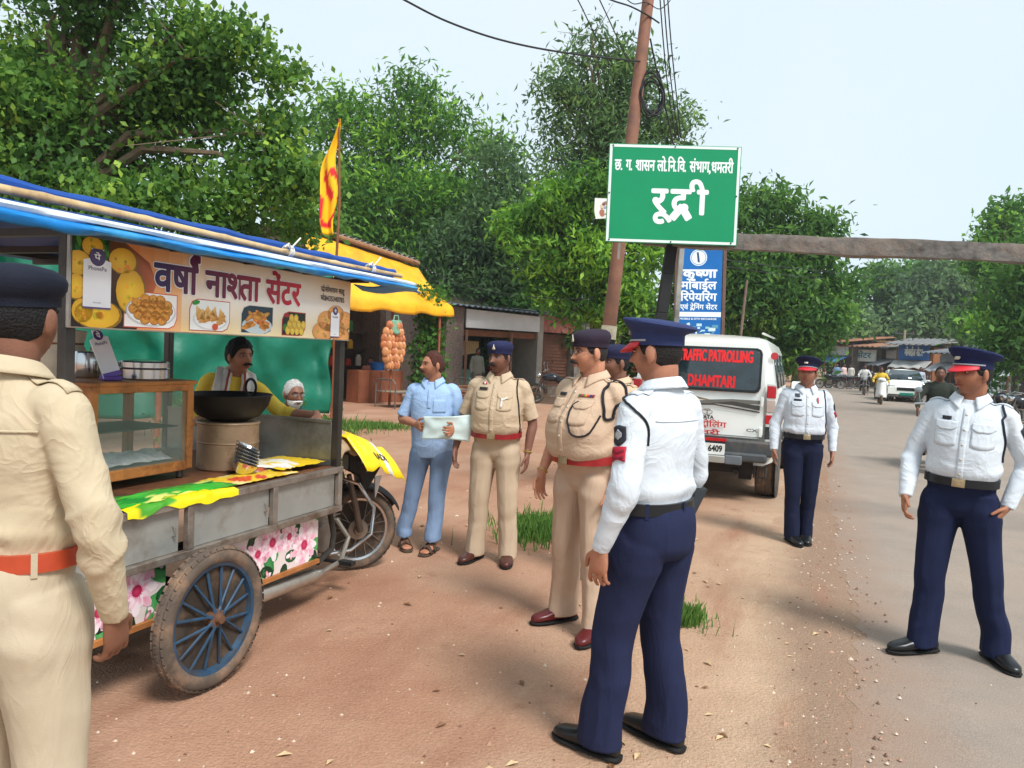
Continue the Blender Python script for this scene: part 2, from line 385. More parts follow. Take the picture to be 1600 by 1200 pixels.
def scatter_debris():
    b = MB(); rr = random.Random(4)
    for i in range(2300):
        d = 2.2 + 13 * rr.random() ** 2.0; a = rr.uniform(-.62, .60); x, y = d * math.tan(a), d
        if i % 5 < 2: x = .33 + .387 * y + rr.gauss(-.12, .16)
        if road_s(x, y) > .25 and rr.random() < .85: continue
        s = rr.uniform(.003, .011) * (1.9 if rr.random() < .05 else 1)
        z0 = .012 if road_s(x, y) > 0 else .001
        vs = []
        for k in range(5):
            q = 2 * math.pi * k / 5 + rr.random() * .6; vs.append(Vector((x + s * math.cos(q) * rr.uniform(.7, 1.3), y + s * math.sin(q) * rr.uniform(.7, 1.3), z0 - .002)))
        vs.append(Vector((x, y, z0 + s * rr.uniform(.5, .9))))
        b.add(vs, [(k, (k + 1) % 5, 5) for k in range(5)], rr.choice((0, 0, 1, 2)))
    tag(b.build('gravel', [M('pebble', lin((168, 128, 104)), var=.2, scale=20), M('pale_pebble', lin((205, 185, 165)), var=.2, scale=20), M('dark_pebble', lin((112, 76, 58)), var=.2, scale=20)], smooth=False), 'small pebbles and clods scattered over the soil', kind='stuff')
    b = MB()
    for i in range(130):
        d = 2.8 + 11 * rr.random() ** 1.6; a = rr.uniform(-.3, .42); x, y = d * math.tan(a), d
        if road_s(x, y) > -.05: continue
        if rr.random() < .35: a2 = .22; x = y * a2 + rr.uniform(-.3, .3)
        s = rr.uniform(.015, .035); q = rr.random() * 6.28; c, n_ = math.cos(q), math.sin(q)
        loc = [(-s, 0, .003), (0, -s * .45, .004 + s * .3), (s, 0, .006), (0, s * .45, .003 + s * .35)]
        b.add([Vector((x + p[0] * c - p[1] * n_, y + p[0] * n_ + p[1] * c, p[2])) for p in loc], [(0, 1, 2), (0, 2, 3)], rr.choice((0, 0, 1)))
    tag(b.build('leaf_litter', [M('dry_leaf', lin((196, 168, 128)), var=.3, scale=30), M('brown_leaf', lin((128, 88, 58)), var=.3, scale=30)], smooth=False), 'dry fallen leaves and scraps on the soil beside the road', kind='stuff')
scatter_debris()

# ------------------------------------------------------------------ vegetation
def leaf_material(name, c0, c1, c2, trans=.45):
    m = bpy.data.materials.new(name); m.use_nodes = True; t = m.node_tree; n = t.nodes; l = t.links
    a = n.new('ShaderNodeAttribute'); a.attribute_name = 'col'; sp = n.new('ShaderNodeSeparateColor'); l.new(a.outputs['Color'], sp.inputs[0])
    r = n.new('ShaderNodeValToRGB'); e = r.color_ramp.elements
    e[0].position = 0; e[0].color = (*c0, 1); e[1].position = 1; e[1].color = (*c2, 1); k = e.new(.5); k.color = (*c1, 1)
    l.new(sp.outputs[0], r.inputs['Fac'])
    b = n['Principled BSDF']; b.inputs['Roughness'].default_value = .55; b.inputs['Specular IOR Level'].default_value = .25
    l.new(r.outputs[0], b.inputs['Base Color'])
    tr = n.new('ShaderNodeBsdfTranslucent'); l.new(r.outputs[0], tr.inputs['Color'])
    ms = n.new('ShaderNodeMixShader'); ms.inputs[0].default_value = trans; l.new(b.outputs[0], ms.inputs[1]); l.new(tr.outputs[0], ms.inputs[2])
    l.new(ms.outputs[0], n['Material Output'].inputs['Surface']); return m
LEAF = {
    'broad': leaf_material('broad_leaf', (.060, .145, .035), (.150, .32, .055), (.46, .66, .10)),
    'neem': leaf_material('feathery_leaf', (.050, .150, .028), (.145, .34, .042), (.36, .62, .065)),
    'grey': leaf_material('grey_green_leaf', (.070, .140, .060), (.145, .26, .09), (.29, .46, .11)),
    'deep': leaf_material('deep_green_leaf', (.048, .130, .034), (.115, .26, .050), (.27, .48, .075)),
    'far': leaf_material('haze_paled_leaf', (.105, .19, .10), (.19, .31, .13), (.31, .47, .15)),  # greens paled to paint haze into the far leaves' own colour
    'grass': leaf_material('grass_blade', (.06, .14, .03), (.13, .27, .05), (.30, .42, .10)),
    'vine': leaf_material('vine_leaf', (.03, .10, .02), (.07, .2, .03), (.18, .36, .06)),
}
BARK = M('bark', lin((112, 96, 78)), rough=.9, var=.25, scale=5, bump=.6, bscale=25)
def rand_unit(r, n):
    v = r.normal(size=(n, 3)); return v / np.linalg.norm(v, axis=1)[:, None]
def leaves(r, tips, per, spread, size, tint, droop=.5, aspect=.45):
    """Kite-shaped leaves hung round each twig tip; every leaf has its own direction, size and tint."""
    n = len(tips) * per
    ti = np.repeat(np.arange(len(tips)), per)
    c = tips[ti] + r.normal(size=(n, 3)) * spread * np.array((1, 1, .62))
    d = rand_unit(r, n); d[:, 2] -= droop; d /= np.linalg.norm(d, axis=1)[:, None]
    u = rand_unit(r, n); u[:, 2] += .9
    sd = np.cross(d, u); sd /= np.linalg.norm(sd, axis=1)[:, None] + 1e-9
    nn = np.cross(sd, d)
    s = size * r.uniform(.45, 1.4, n)[:, None]
    V = np.stack([c - d * s * .5, c + sd * s * aspect * .5 + nn * s * .10 + d * s * .02, c + d * s * .5, c - sd * s * aspect * .5 + nn * s * .10 + d * s * .02], 1)
    k = np.clip(tint[ti] + r.normal(size=n) * .14, 0, 1)
    return V, np.stack([k, k, k], 1)
def tree(name, label, base, h_trunk, r_trunk, blobs, tips, per, spread, size, leaf, seed, droop=.5, group=None, bright=.12, inner=.25, aspect=.45, limbs=26, lean=(0, 0)):
    """blobs: (x, y, z, rx, ry, rz) lobes of the crown in world metres."""
    r = np.random.default_rng(seed); base = Vector(base)
    root = thing(name, label, 'tree', base, 0, group)
    # every lobe breaks up into clumps with gaps between them
    sub = []
    for q in blobs:
        for k in range(9 if len(blobs) > 4 else 14):
            u = rand_unit(r, 1)[0] * r.uniform(.35, .95); f_ = r.uniform(.28, .46); sub.append((q[0] + u[0] * q[3], q[1] + u[1] * q[4], q[2] + u[2] * q[5], q[3] * f_ * 1.15, q[4] * f_ * 1.15, q[5] * f_))
    blobs = sub
    vol = np.array([b[3] * b[4] * b[5] for b in blobs]) ** .75; pk = r.choice(len(blobs), size=tips, p=vol / vol.sum())
    B = np.array(blobs, float)
    d = rand_unit(r, tips); rad = r.uniform(inner, 1, tips) ** .45
    # lumpy outline: the radius swells and shrinks with direction
    lump = np.array([noise.noise(Vector(d[i] * 2.3) + Vector((pk[i] * 7.1, seed, 0))) for i in range(tips)])
    rad = rad * (1 + .62 * lump)
    T = B[pk, :3] + d * B[pk, 3:] * rad[:, None]
    ok = T[:, 2] > .3; T = T[ok]; dd = d[ok]
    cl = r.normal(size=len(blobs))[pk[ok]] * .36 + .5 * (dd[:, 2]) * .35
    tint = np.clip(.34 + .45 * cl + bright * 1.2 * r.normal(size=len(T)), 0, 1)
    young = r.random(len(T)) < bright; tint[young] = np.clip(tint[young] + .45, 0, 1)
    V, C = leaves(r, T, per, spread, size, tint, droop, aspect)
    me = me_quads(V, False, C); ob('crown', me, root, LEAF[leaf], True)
    b = MB(); top = base + Vector((lean[0], lean[1], h_trunk))
    b.tube([base + (top - base) * t + Vector((math.sin(t * 5 + seed) * r_trunk * .4, math.cos(t * 4) * r_trunk * .3, 0)) for t in (0, .2, .45, .7, 1)], [r_trunk * k for k in (1.35, 1.05, .95, .88, .8)], 10)
    idx = r.choice(len(T), size=min(limbs, len(T)), replace=False)
    for i in idx:
        e = Vector(T[i]); L_ = (e - top).length
        m1 = top + (e - top) * .35 + Vector((0, 0, .18 * L_)); m2 = top + (e - top) * .72 + Vector((r.normal() * .06 * L_, r.normal() * .06 * L_, .12 * L_))
        b.tube([top - Vector((0, 0, r_trunk * .5)), m1, m2, e], [r_trunk * .45, r_trunk * .28, r_trunk * .14, r_trunk * .04], 6)
        for q in range(3):
            o = e - (e - m2) * r.uniform(.1, .6); b.tube([o, o + Vector(r.normal(size=3)) * .12 * L_], [r_trunk * .06, r_trunk * .02], 5)
    b.build('trunk', BARK, root, True)
    return root
def blob_px(px, py, rpx, Y, ry=None, flat=1.):
    p = Pt(px, py, Y); k = Y / FPX * 1.0
    return (p.x, p.y, p.z, rpx * k, (ry if ry else rpx * k * .8), rpx * k * flat)
def B_(lst, Y): return [blob_px(a, b, c, Y + (q[0] if q else 0)) for a, b, c, *q in lst]

def AT(px, Y):
    p = Pt(px, 560, Y); return (p.x, p.y, 0)
tree('roadside_tree', 'large broad-leaved tree with pale young leaves hanging over the blue-roofed cart', AT(80, 9.5), 3.2, .2,
     B_([(120, 60, 130), (300, 110, 115), (60, 230, 140), (230, 250, 140), (380, 200, 80), (430, 290, 80), (330, 330, 100), (420, 110, 50), (120, 350, 110, -.6), (-60, 120, 180), (30, 480, 90, 1.5), (40, 570, 80, 1.8), (200, -120, 170), (450, 190, 45), (400, 50, 38), (470, 340, 60, 1)], 9.5),
     1600, 40, .16, .098, 'broad', 11, .55, bright=.13, aspect=.62, limbs=40)
tree('feathery_tree', 'tall bright green feathery tree rising behind the yellow-awninged shop', AT(640, 34), 6.5, .3,
     B_([(640, 185, 60), (560, 205, 55), (720, 215, 55), (520, 300, 75), (620, 290, 95), (700, 310, 80), (560, 380, 90), (680, 400, 100), (770, 240, 38), (640, 150, 35), (530, 190, 40)], 34),
     1150, 30, .62, .34, 'neem', 12, .4, bright=.16, aspect=.32)
tree('dark_broad_tree', 'dark shaded tree between the feathery tree and the airy one', AT(760, 31), 5, .3,
     B_([(760, 330, 75), (800, 380, 80), (730, 420, 80), (790, 260, 40), (690, 450, 70), (820, 450, 70)], 31),
     800, 28, .5, .30, 'grey', 13, .5, bright=.05, aspect=.34)
tree('airy_tree', 'tall thin-crowned tree behind the leaning brown pole', AT(930, 24), 7, .22,
     B_([(880, 110, 38), (935, 85, 42), (990, 120, 45), (860, 160, 40), (950, 170, 62), (1030, 185, 42), (880, 220, 48), (960, 240, 65), (1055, 220, 28), (905, 290, 60), (1000, 290, 60)], 24),
     620, 24, .36, .24, 'grey', 14, .5, bright=.08, aspect=.3, limbs=40)
tree('roadside_tree', 'bushy bright-leaved tree just behind the leaning brown pole and below the airy tree', AT(958, 23), 2.5, .2,
     B_([(900, 330, 75), (860, 400, 65), (930, 420, 75), (990, 440, 60), (880, 455, 40), (1010, 350, 50), (820, 360, 45), (950, 470, 50)], 23),
     900, 26, .25, .23, 'neem', 15, .6, bright=.18, aspect=.36)
tree('spreading_tree', 'dense dark green tree standing behind the jeep and the blue signboard', AT(1190, 30), 4.5, .3,
     B_([(1160, 330, 45), (1215, 350, 50), (1270, 375, 42), (1180, 420, 75), (1250, 430, 70), (1150, 490, 70), (1230, 500, 75), (1300, 420, 30), (1290, 470, 40), (1110, 450, 55), (1280, 350, 25), (1090, 400, 45)], 30),
     1200, 28, .42, .30, 'deep', 16, .5, bright=.12, aspect=.36)
# ranks of trees beyond the far shops, each of its own
far_trees = [
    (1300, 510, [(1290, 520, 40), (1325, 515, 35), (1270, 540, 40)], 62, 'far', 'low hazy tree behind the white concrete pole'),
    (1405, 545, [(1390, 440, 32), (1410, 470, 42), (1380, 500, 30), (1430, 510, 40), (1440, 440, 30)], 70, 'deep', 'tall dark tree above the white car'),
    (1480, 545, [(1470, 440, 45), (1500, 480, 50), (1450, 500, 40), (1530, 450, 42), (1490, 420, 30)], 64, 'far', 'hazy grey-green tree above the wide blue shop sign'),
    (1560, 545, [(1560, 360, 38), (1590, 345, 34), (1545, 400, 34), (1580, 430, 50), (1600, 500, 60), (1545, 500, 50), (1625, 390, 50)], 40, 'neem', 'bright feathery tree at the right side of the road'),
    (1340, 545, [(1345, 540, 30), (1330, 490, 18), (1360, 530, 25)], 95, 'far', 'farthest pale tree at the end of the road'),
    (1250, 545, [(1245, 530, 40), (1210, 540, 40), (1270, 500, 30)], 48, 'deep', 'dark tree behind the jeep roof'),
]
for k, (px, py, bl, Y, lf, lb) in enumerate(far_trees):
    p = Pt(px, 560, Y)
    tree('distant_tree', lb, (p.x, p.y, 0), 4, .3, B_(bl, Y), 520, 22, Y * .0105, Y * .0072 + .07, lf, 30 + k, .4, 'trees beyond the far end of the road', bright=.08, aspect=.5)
tree('roadside_tree', 'leafy tree overhanging the parked motorcycles at the right edge', (G(1590, 640).x + 1.5, 23.5, 0), 3, .25,
     B_([(1590, 540, 45), (1620, 500, 70), (1560, 585, 26), (1640, 420, 80)], 24), 420, 24, .26, .24, 'deep', 41, .5, bright=.1)
# a dark belt of bush and wood that fills the gaps behind the shops
for k, (px, Y, rr_, lb) in enumerate([(520, 30, 105, 'dark bush behind the left gable of the yellow-awninged shop'), (700, 33, 100, 'dark bush behind the vine-covered wall'), (840, 30, 85, 'dark bush over the white-fronted shop'),
                                     (1000, 34, 80, 'dark bush behind the brown pole'), (1110, 38, 75, 'dark bush behind the blue signboard'), (1400, 72, 42, 'dark bush behind the far shop row'), (1500, 66, 45, 'dark bush behind the far blue-signed shop'), (1590, 50, 50, 'dark bush at the far right of the road'), (1345, 98, 28, 'dark bush at the end of the road'), (330, 16, 130, 'dark bush behind the green tarp screen'), (60, 13, 120, 'dark bush behind the left post of the cart')]):
    p = Pt(px, 520, Y); k_ = Y / FPX
    tree('bush', lb, (p.x, p.y, 0), .5, .08, [(p.x + dx * rr_ * k_, p.y, 1.2 + rr_ * k_ * dz, rr_ * k_ * .7, rr_ * k_ * .5, rr_ * k_ * .8) for dx, dz in ((-.4, .3), (.45, .2), (0, .7))], 420, 22, Y * .011, Y * .008 + .06, 'deep', 60 + k, .4, 'bushes behind the shops', bright=.05, limbs=8, aspect=.5)

def blades(r, P, h, wd, lean=.5):
    """Grass blades as narrow kites standing on points P (n,3)."""
    n = len(P); a = r.uniform(0, 2 * np.pi, n); s = np.stack([np.cos(a), np.sin(a), np.zeros(n)], 1)
    ln = np.stack([-np.sin(a), np.cos(a), np.zeros(n)], 1) * (r.uniform(.1, lean, n) * np.where(r.random(n) < .5, -1, 1))[:, None]
    hh = (h * r.uniform(.45, 1.15, n))[:, None]; up = np.array((0, 0, 1.))
    w_ = wd * r.uniform(.7, 1.3, n)[:, None]
    V = np.stack([P - s * w_, P + s * w_, P + up * hh * .6 + ln * hh * .35 + s * w_ * .7, P + (up + ln) * hh], 1)
    c = np.clip(r.normal(.45, .2, n), 0, 1); return V, np.stack([c] * 3, 1)
def grass_patch(label, c, rx, ry, n, h, seed):
    r = np.random.default_rng(seed); q = r.normal(size=(n, 2)) * .42 * r.uniform(.4, 1.5, n)[:, None]
    P = np.stack([c[0] + q[:, 0] * rx, c[1] + q[:, 1] * ry, np.zeros(n)], 1)
    V, C = blades(r, P, h, .004 + h * .012); tag(ob('grass_patch', me_quads(V, False, C), None, LEAF['grass']), label, 'grass', kind='stuff')
grass_patch('patch of bright green grass between two officers in khaki', G(845, 832), .36, .5, 2200, .14, 1)
grass_patch('small tuft of grass behind the nearest officer in navy trousers', G(1072, 968), .13, .20, 420, .10, 2)
grass_patch('low grass strip beside the motorcycle under the green tarp', G(585, 668), .8, .5, 1800, .12, 3)
grass_patch('weedy grass behind the cart and beside the elderly man', G(470, 672), 1.0, .7, 2500, .26, 4)
def weed(label, c, h, r0, n, seed, grp=None):
    r = np.random.default_rng(seed); root = thing('weed_plant', label, 'plant', c, 0, grp)
    st = MB(); tips = []
    for k in range(7):
        e = Vector((r.normal() * r0, r.normal() * r0, h * r.uniform(.6, 1.05)))
        pts = [Vector((0, 0, 0)), Vector((e.x * .3, e.y * .3, e.z * .55)), e]; st.tube(pts, [.006, .005, .002], 5)
        for t in np.linspace(.25, 1, 8): tips.append(np.array(pts[0].lerp(pts[2], t)))
    st.build('stem', M('green_stem', (.09, .18, .04)), root)
    V, C = leaves(r, np.array(tips), n, r0 * .35, .055, np.clip(r.normal(.5, .2, len(tips)), 0, 1), .2, .4)
    ob('foliage', me_quads(V, False, C), root, LEAF['vine'])
weed('leafy weed growing before the green tarp right of the elderly man', (Pt(478, 640, 7.6).x, 7.6, 0), .95, .22, 14, 5)
weed('leafy weed growing close to the right end of the green tarp', (Pt(505, 640, 8.0).x, 8.0, 0), .8, .2, 14, 6)
weed('small weed before the green tarp beside the steel pot', (Pt(285, 640, 7.6).x, 7.6, 0), 1.15, .12, 10, 7)
# ------------------------------------------------------------------ shops on the left
BRICK = S('sooty_brick', (128, 112, 104), rough=.95, var=.3, scale=14, bump=.6, bscale=18)
MUD = S('mud_plaster', (150, 120, 96), rough=.95, var=.2, scale=4, bump=.3, bscale=12)
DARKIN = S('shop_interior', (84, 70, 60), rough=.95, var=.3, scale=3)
CONC = S('grey_concrete', (150, 148, 142), rough=.95, var=.18, scale=4, bump=.3, bscale=40, dirt=lin((96, 92, 86)), dscale=2.5)
TIN = S('rusty_tin', (150, 108, 84), rough=.7, metal=.3, var=.25, scale=3, dirt=lin((108, 64, 44)), dscale=3)
ASB = S('cement_roof_sheet', (122, 124, 118), rough=.9, var=.2, scale=4)
POLEW = S('rusty_post', (150, 84, 58), rough=.8, var=.2, scale=12)
YTARP = S('yellow_tarpaulin', (240, 174, 28), rough=.5, var=.14, scale=2.5, bump=.3, bscale=9, dirt=lin((206, 150, 30)), dscale=1.6)
WOODB = S('brown_wood', (132, 82, 50), rough=.7, var=.2, scale=6)
BLUEP = S('blue_plastic', (40, 110, 190), rough=.4)
YS = 20.5      # distance of the yellow-awninged shop's posts
# frame: u to the right along the front, v away, w up; the front runs parallel to the road
def brick_wall(b, p0, p1, h0, h1, th, mi=0):
    """Slab between two ground points with heights h0, h1."""
    p0, p1 = Vector(p0), Vector(p1); d = (p1 - p0).normalized(); n = Vector((-d.y, d.x, 0)) * th
    vs = [p0, p1, p1 + n, p0 + n, p0 + Vector((0, 0, h0)), p1 + Vector((0, 0, h1)), p1 + n + Vector((0, 0, h1)), p0 + n + Vector((0, 0, h0))]
    return b.add(vs, [(3, 2, 1, 0), (4, 5, 6, 7), (0, 1, 5, 4), (1, 2, 6, 5), (2, 3, 7, 6), (3, 0, 4, 7)], mi)
def corrugated(b, a0, a1, c0, c1, n, amp, mi=0, ny=4):
    """Corrugated sheet: edge a0-a1 to edge c0-c1, ridges run from a to c."""
    a0, a1, c0, c1 = map(Vector, (a0, a1, c0, c1)); nn = (a1 - a0).cross(c0 - a0).normalized()
    def fn(u, v):
        return (a0.lerp(a1, u)).lerp(c0.lerp(c1, u), v) + nn * amp * math.sin(u * n * 2 * math.pi)
    return b.grid(fn, n * 6, ny, mi)
def yellow_shop():
    A = Vector((-4.95, 18.0, 0)); Bp = Vector((-2.1, 21.5, 0))       # front line: left and right ends of the awning's posts
    d = (Bp - A).normalized(); n = Vector((-d.y, d.x, 0))
    root = thing('snack_shop', 'shop stall with a sagging yellow tarpaulin awning on thin rusty posts', 'shop', A)
    def P(u, v, z): return A + d * u + n * v + Vector((0, 0, z))
    b = MB(); W = 4.5
    for p0, p1, h0, h1 in ((P(0, 2.2, 0), P(W, 2.2, 0), 3.4, 3.2), (P(0, 5.5, 0), P(W, 5.5, 0), 3.6, 3.6)): pass
    brick_wall(b, P(.75, 6, 0), P(.75, 1.4, 0), 4.0, 4.4, .22); brick_wall(b, P(W - .1, 2.1, 0), P(W - .1, 6, 0), 3.6, 3.6, .22)
    brick_wall(b, P(.5, 6, 0), P(W - .1, 6, 0), 3.8, 3.6, .2)
    b.build('wall', BRICK, root, True, bevel=.01)
    b = MB(); corrugated(b, P(.5, 1.2, 4.62), P(W + .25, 1.2, 4.1), P(.45, 6.3, 4.2), P(W + .25, 6.3, 4.0), 22, .035)
    b.build('roof', ASB, root, True, thick=.012)
    b = MB(); b.tube([P(.52, 1.15, 4.50), P(W * .6, 1.15, 4.24), P(W + .22, 1.15, 3.98)], .075, 10); b.bar(P(.6, 1.3, 4.36), P(W + .2, 1.3, 3.86), .08, .08)
    b.build('ridge_pole', S('weathered_bamboo', (150, 112, 82), rough=.8, var=.2, scale=9), root, True)
    b = MB(); b.tube([P(.62, 1.1, 4.4), P(.66, 1.08, 4.2), P(.6, 1.1, 4.0)], .05, 8); b.ball(P(.64, 1.05, 4.3), (.09, .09, .16), 8); b.build('rag', S('green_rag', (30, 120, 80), rough=.9), root, True)
    b = MB()
    def aw(u, v):
        sag = .16 * math.sin(u * math.pi * 3) ** 2 * v + .05 * noise.noise((u * 6, v * 4, 1)); scal = .14 * abs(math.sin(u * math.pi * 3 + .3))
        zz = (4.32 - .48 * u) * (1 - v) + (2.62 + .05 * u) * v - .40 * math.sin(v * math.pi) * .4 - sag * .6
        if v > .86: zz -= (v - .86) / .14 * (.22 - scal * .7)
        return P(.62 + u * (W - .45) + .30 * v * u, 1.1 - (1.25 - .06 * math.sin(u * 9)) * min(v, .9) / .9, zz)
    b.grid(aw, 60, 26); b.build('awning', YTARP, root, True, thick=.008)
    b = MB()
    for u, v, h in ((2.75, -.02, 2.5), (W + .02, .0, 2.55), (.75, .05, 2.5)): b = MB(); b.tube([P(u, v, 0), P(u + .01, v, h * .5), P(u, v, h)], .035, 8); b.build('post', POLEW, root, True)
    b = MB(); brick_wall(b, P(2.5, .95, 0), P(4.1, .95, 0), .88, .88, .5); b.build('counter', S('orange_counter', (150, 88, 62), rough=.7, var=.2, scale=5), root, True, bevel=.01)
    b = MB()
    for k in range(5): b.bar(P(2.52 + k * .38, .93, .02), P(2.52 + k * .38, .93, .85), .05, .03)
    b.build('counter_rail', WOODB, root, True)
    b = MB(); brick_wall(b, P(1.0, 2.9, 0), P(W - .3, 2.9, 0), 2.9, 2.9, .1)
    for z in (.9, 1.4, 1.9): brick_wall(b, P(1.9, 2.6, z), P(4.2, 2.6, z), .04, .04, .3)
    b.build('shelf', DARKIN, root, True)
    b = MB(); brick_wall(b, P(4.15, 1.5, 0), P(4.5, 1.5, 0), 2.05, 2.05, .05); b.build('door', S('grey_door', (120, 112, 104), rough=.8, var=.2, scale=4), root, True)
    # goods
    rr = random.Random(3); cols = [(200, 60, 40), (220, 170, 40), (60, 130, 70), (230, 225, 215), (60, 110, 170), (170, 80, 120)]
    for k in range(16):
        c = cols[k % 6]; z = (.94, 1.44, 1.94)[k % 3]; u = 2.2 + 1.7 * (k // 3) / 5 + rr.uniform(-.05, .05)
        j = MB(); h = rr.uniform(.2, .34); j.lathe([(.085, 0), (.09, h * .1), (.09, h * .75), (.06, h * .85), (.06, h)], 10, Matrix.Translation(P(u, 2.72, z)))
        tag(j.build('jar', S('jar_%d' % (k % 6), c, rough=.35)), 'one of the coloured jars on the dark shelves under the yellow awning', 'jar', 'jars on the shop shelves')
    t = MB(); t.lathe([(.16, 0), (.23, .2), (.25, .22), (.22, .2), (.15, .03)], 18, Matrix.Translation(P(3.3, 1.15, .88))); tag(t.build('basin', BLUEP), 'blue plastic basin on the orange counter of the snack shop', 'basin')
    for k, (u, c, l) in enumerate(((3.75, (225, 225, 230), 'white plastic bucket on the orange shop counter'), (4.0, (120, 190, 205), 'pale blue water jar at the right end of the orange shop counter'))):
        j = MB(); j.lathe([(.10, 0), (.12, .22), (.12, .3), (.07, .33)], 14, Matrix.Translation(P(u, 1.15, .88))); tag(j.build('bucket', S('bucket_%d' % k, c, rough=.4)), l, 'bucket')
    # net of hanging snack packets, green bag
    m = MB(); c = P(2.70, -.14, 1.55)
    rows = 7
    for r_ in range(rows):
        wdt = (.34, .5, .6, .62, .6, .5, .3)[r_]
        for q in range(6):
            u = (q - 2.5) / 5 * wdt
            m.ball(c + d * u + Vector((0, 0, .55 - r_ * .17)) + n * rr.uniform(-.05, .02), (.10, .05, .13), 8, rr.choice((0, 0, 1)))
    root2 = thing('packet_bundle', 'hanging bundle of orange snack packets in front of the awning post', 'packets', c)
    m.build('packets', [S('orange_packet', (204, 140, 92), rough=.35, var=.25, scale=9), S('red_packet', (186, 112, 72), rough=.35, var=.25, scale=9)], root2, True)
    q = MB(); q.tube([c + Vector((0, 0, .6)), c + Vector((0, 0, .75))], .008, 6); q.build('string', WOODB, root2, True)
    g = MB(); g.grid(lambda u, v: P(2.55 + .34 * u + .02 * math.sin(v * 9), -.2 - .03 * math.sin(u * math.pi), 2.24 - .34 * v * (1 - .1 * math.cos(u * 6))), 8, 8); g.tube([P(2.63, -.2, 2.22), P(2.66, -.2, 2.36), P(2.78, -.2, 2.36), P(2.81, -.2, 2.22)], .012, 6)
    tag(g.build('cloth_bag', S('sage_bag', (122, 168, 140), rough=.8, var=.1, scale=8), thick=.02), 'pale green cloth bag hung on the awning post', 'bag')
    # metal cot frames
    def cot(u0, v0, lab):
        r3 = thing('cot', lab, 'cot', P(u0, v0, 0)); f = MB(); K = S('grey_tube', (110, 106, 100), rough=.5, metal=.4)
        for e in (0, 1.75): f.tube([P(u0 + e, v0, 0), P(u0 + e, v0, .62), P(u0 + e, v0 + .12, .72), P(u0 + e, v0 + .62, .72), P(u0 + e, v0 + .74, .62), P(u0 + e, v0 + .74, 0)], .02, 6); [f.tube([P(u0 + e, v0 + .2 + q * .17, .4), P(u0 + e, v0 + .2 + q * .17, .72)], .012, 5) for q in range(3)]
        for v in (0, .74): f.tube([P(u0, v0 + v, .4), P(u0 + 1.75, v0 + v, .4)], .02, 6)
        f.build('frame', K, r3, True); m_ = MB(); m_.grid(lambda a, b_: P(u0 + 1.72 * a + .015, v0 + .72 * b_ + .01, .40 - .03 * math.sin(a * math.pi) * math.sin(b_ * math.pi)), 10, 6); m_.build('webbing', S('cot_webbing', (150, 128, 104), rough=.9, var=.2, scale=30), r3, True, thick=.02)
    cot(2.2, -.85, 'low metal-framed cot standing before the awning post'); cot(3.9, -.3, 'second metal-framed cot beside the vine-covered pillar')
    return P
PY = yellow_shop()
def vine():
    r = np.random.default_rng(8); root = thing('climbing_vine', 'leafy green vine climbing the brick pillar right of the yellow awning', 'vine', PY(4.6, .6, 0))
    b = MB(); tips = []
    for k in range(9):
        pts = [PY(4.3 + .07 * k, .5 + .1 * math.sin(k), 0)]; z = 0
        for q in range(9): z += .32; pts.append(PY(4.3 + .08 * k + .22 * math.sin(q * 1.1 + k), .45 + .15 * math.sin(q + k * 2), z * (1 + .05 * (k % 3))))
        b.tube(pts, .012, 5)
        for p in pts[1:]: tips += [np.array(p)] * (1 if p.z < .6 else 2)
    b.build('stem', WOODB, root, True)
    V, C = leaves(r, np.array(tips), 22, .16, .13, np.clip(r.normal(.5, .2, len(tips)), 0, 1), .6, .7); ob('foliage', me_quads(V, False, C), root, LEAF['vine'], True)
    for k, (u, h) in enumerate(((3.95, .8), (4.3, .9))):
        rt = thing('shrub', ('bushy plant' if k == 0 else 'smaller bushy plant') + ' at the foot of the vine-covered pillar', 'plant', PY(u, -.1, 0)); tp = [np.array(PY(u + r.normal() * .2, -.1 + r.normal() * .15, h * r.random())) for _ in range(40)]
        V, C = leaves(r, np.array(tp), 14, .1, .12, np.clip(r.normal(.45, .2, 40), 0, 1), .4, .6); ob('foliage', me_quads(V, False, C), rt, LEAF['vine'], True)
        s_ = MB(); s_.tube([PY(u, -.1, 0), PY(u + .03, -.1, h * .7)], .02, 6); s_.build('stem', WOODB, rt, True)
vine()
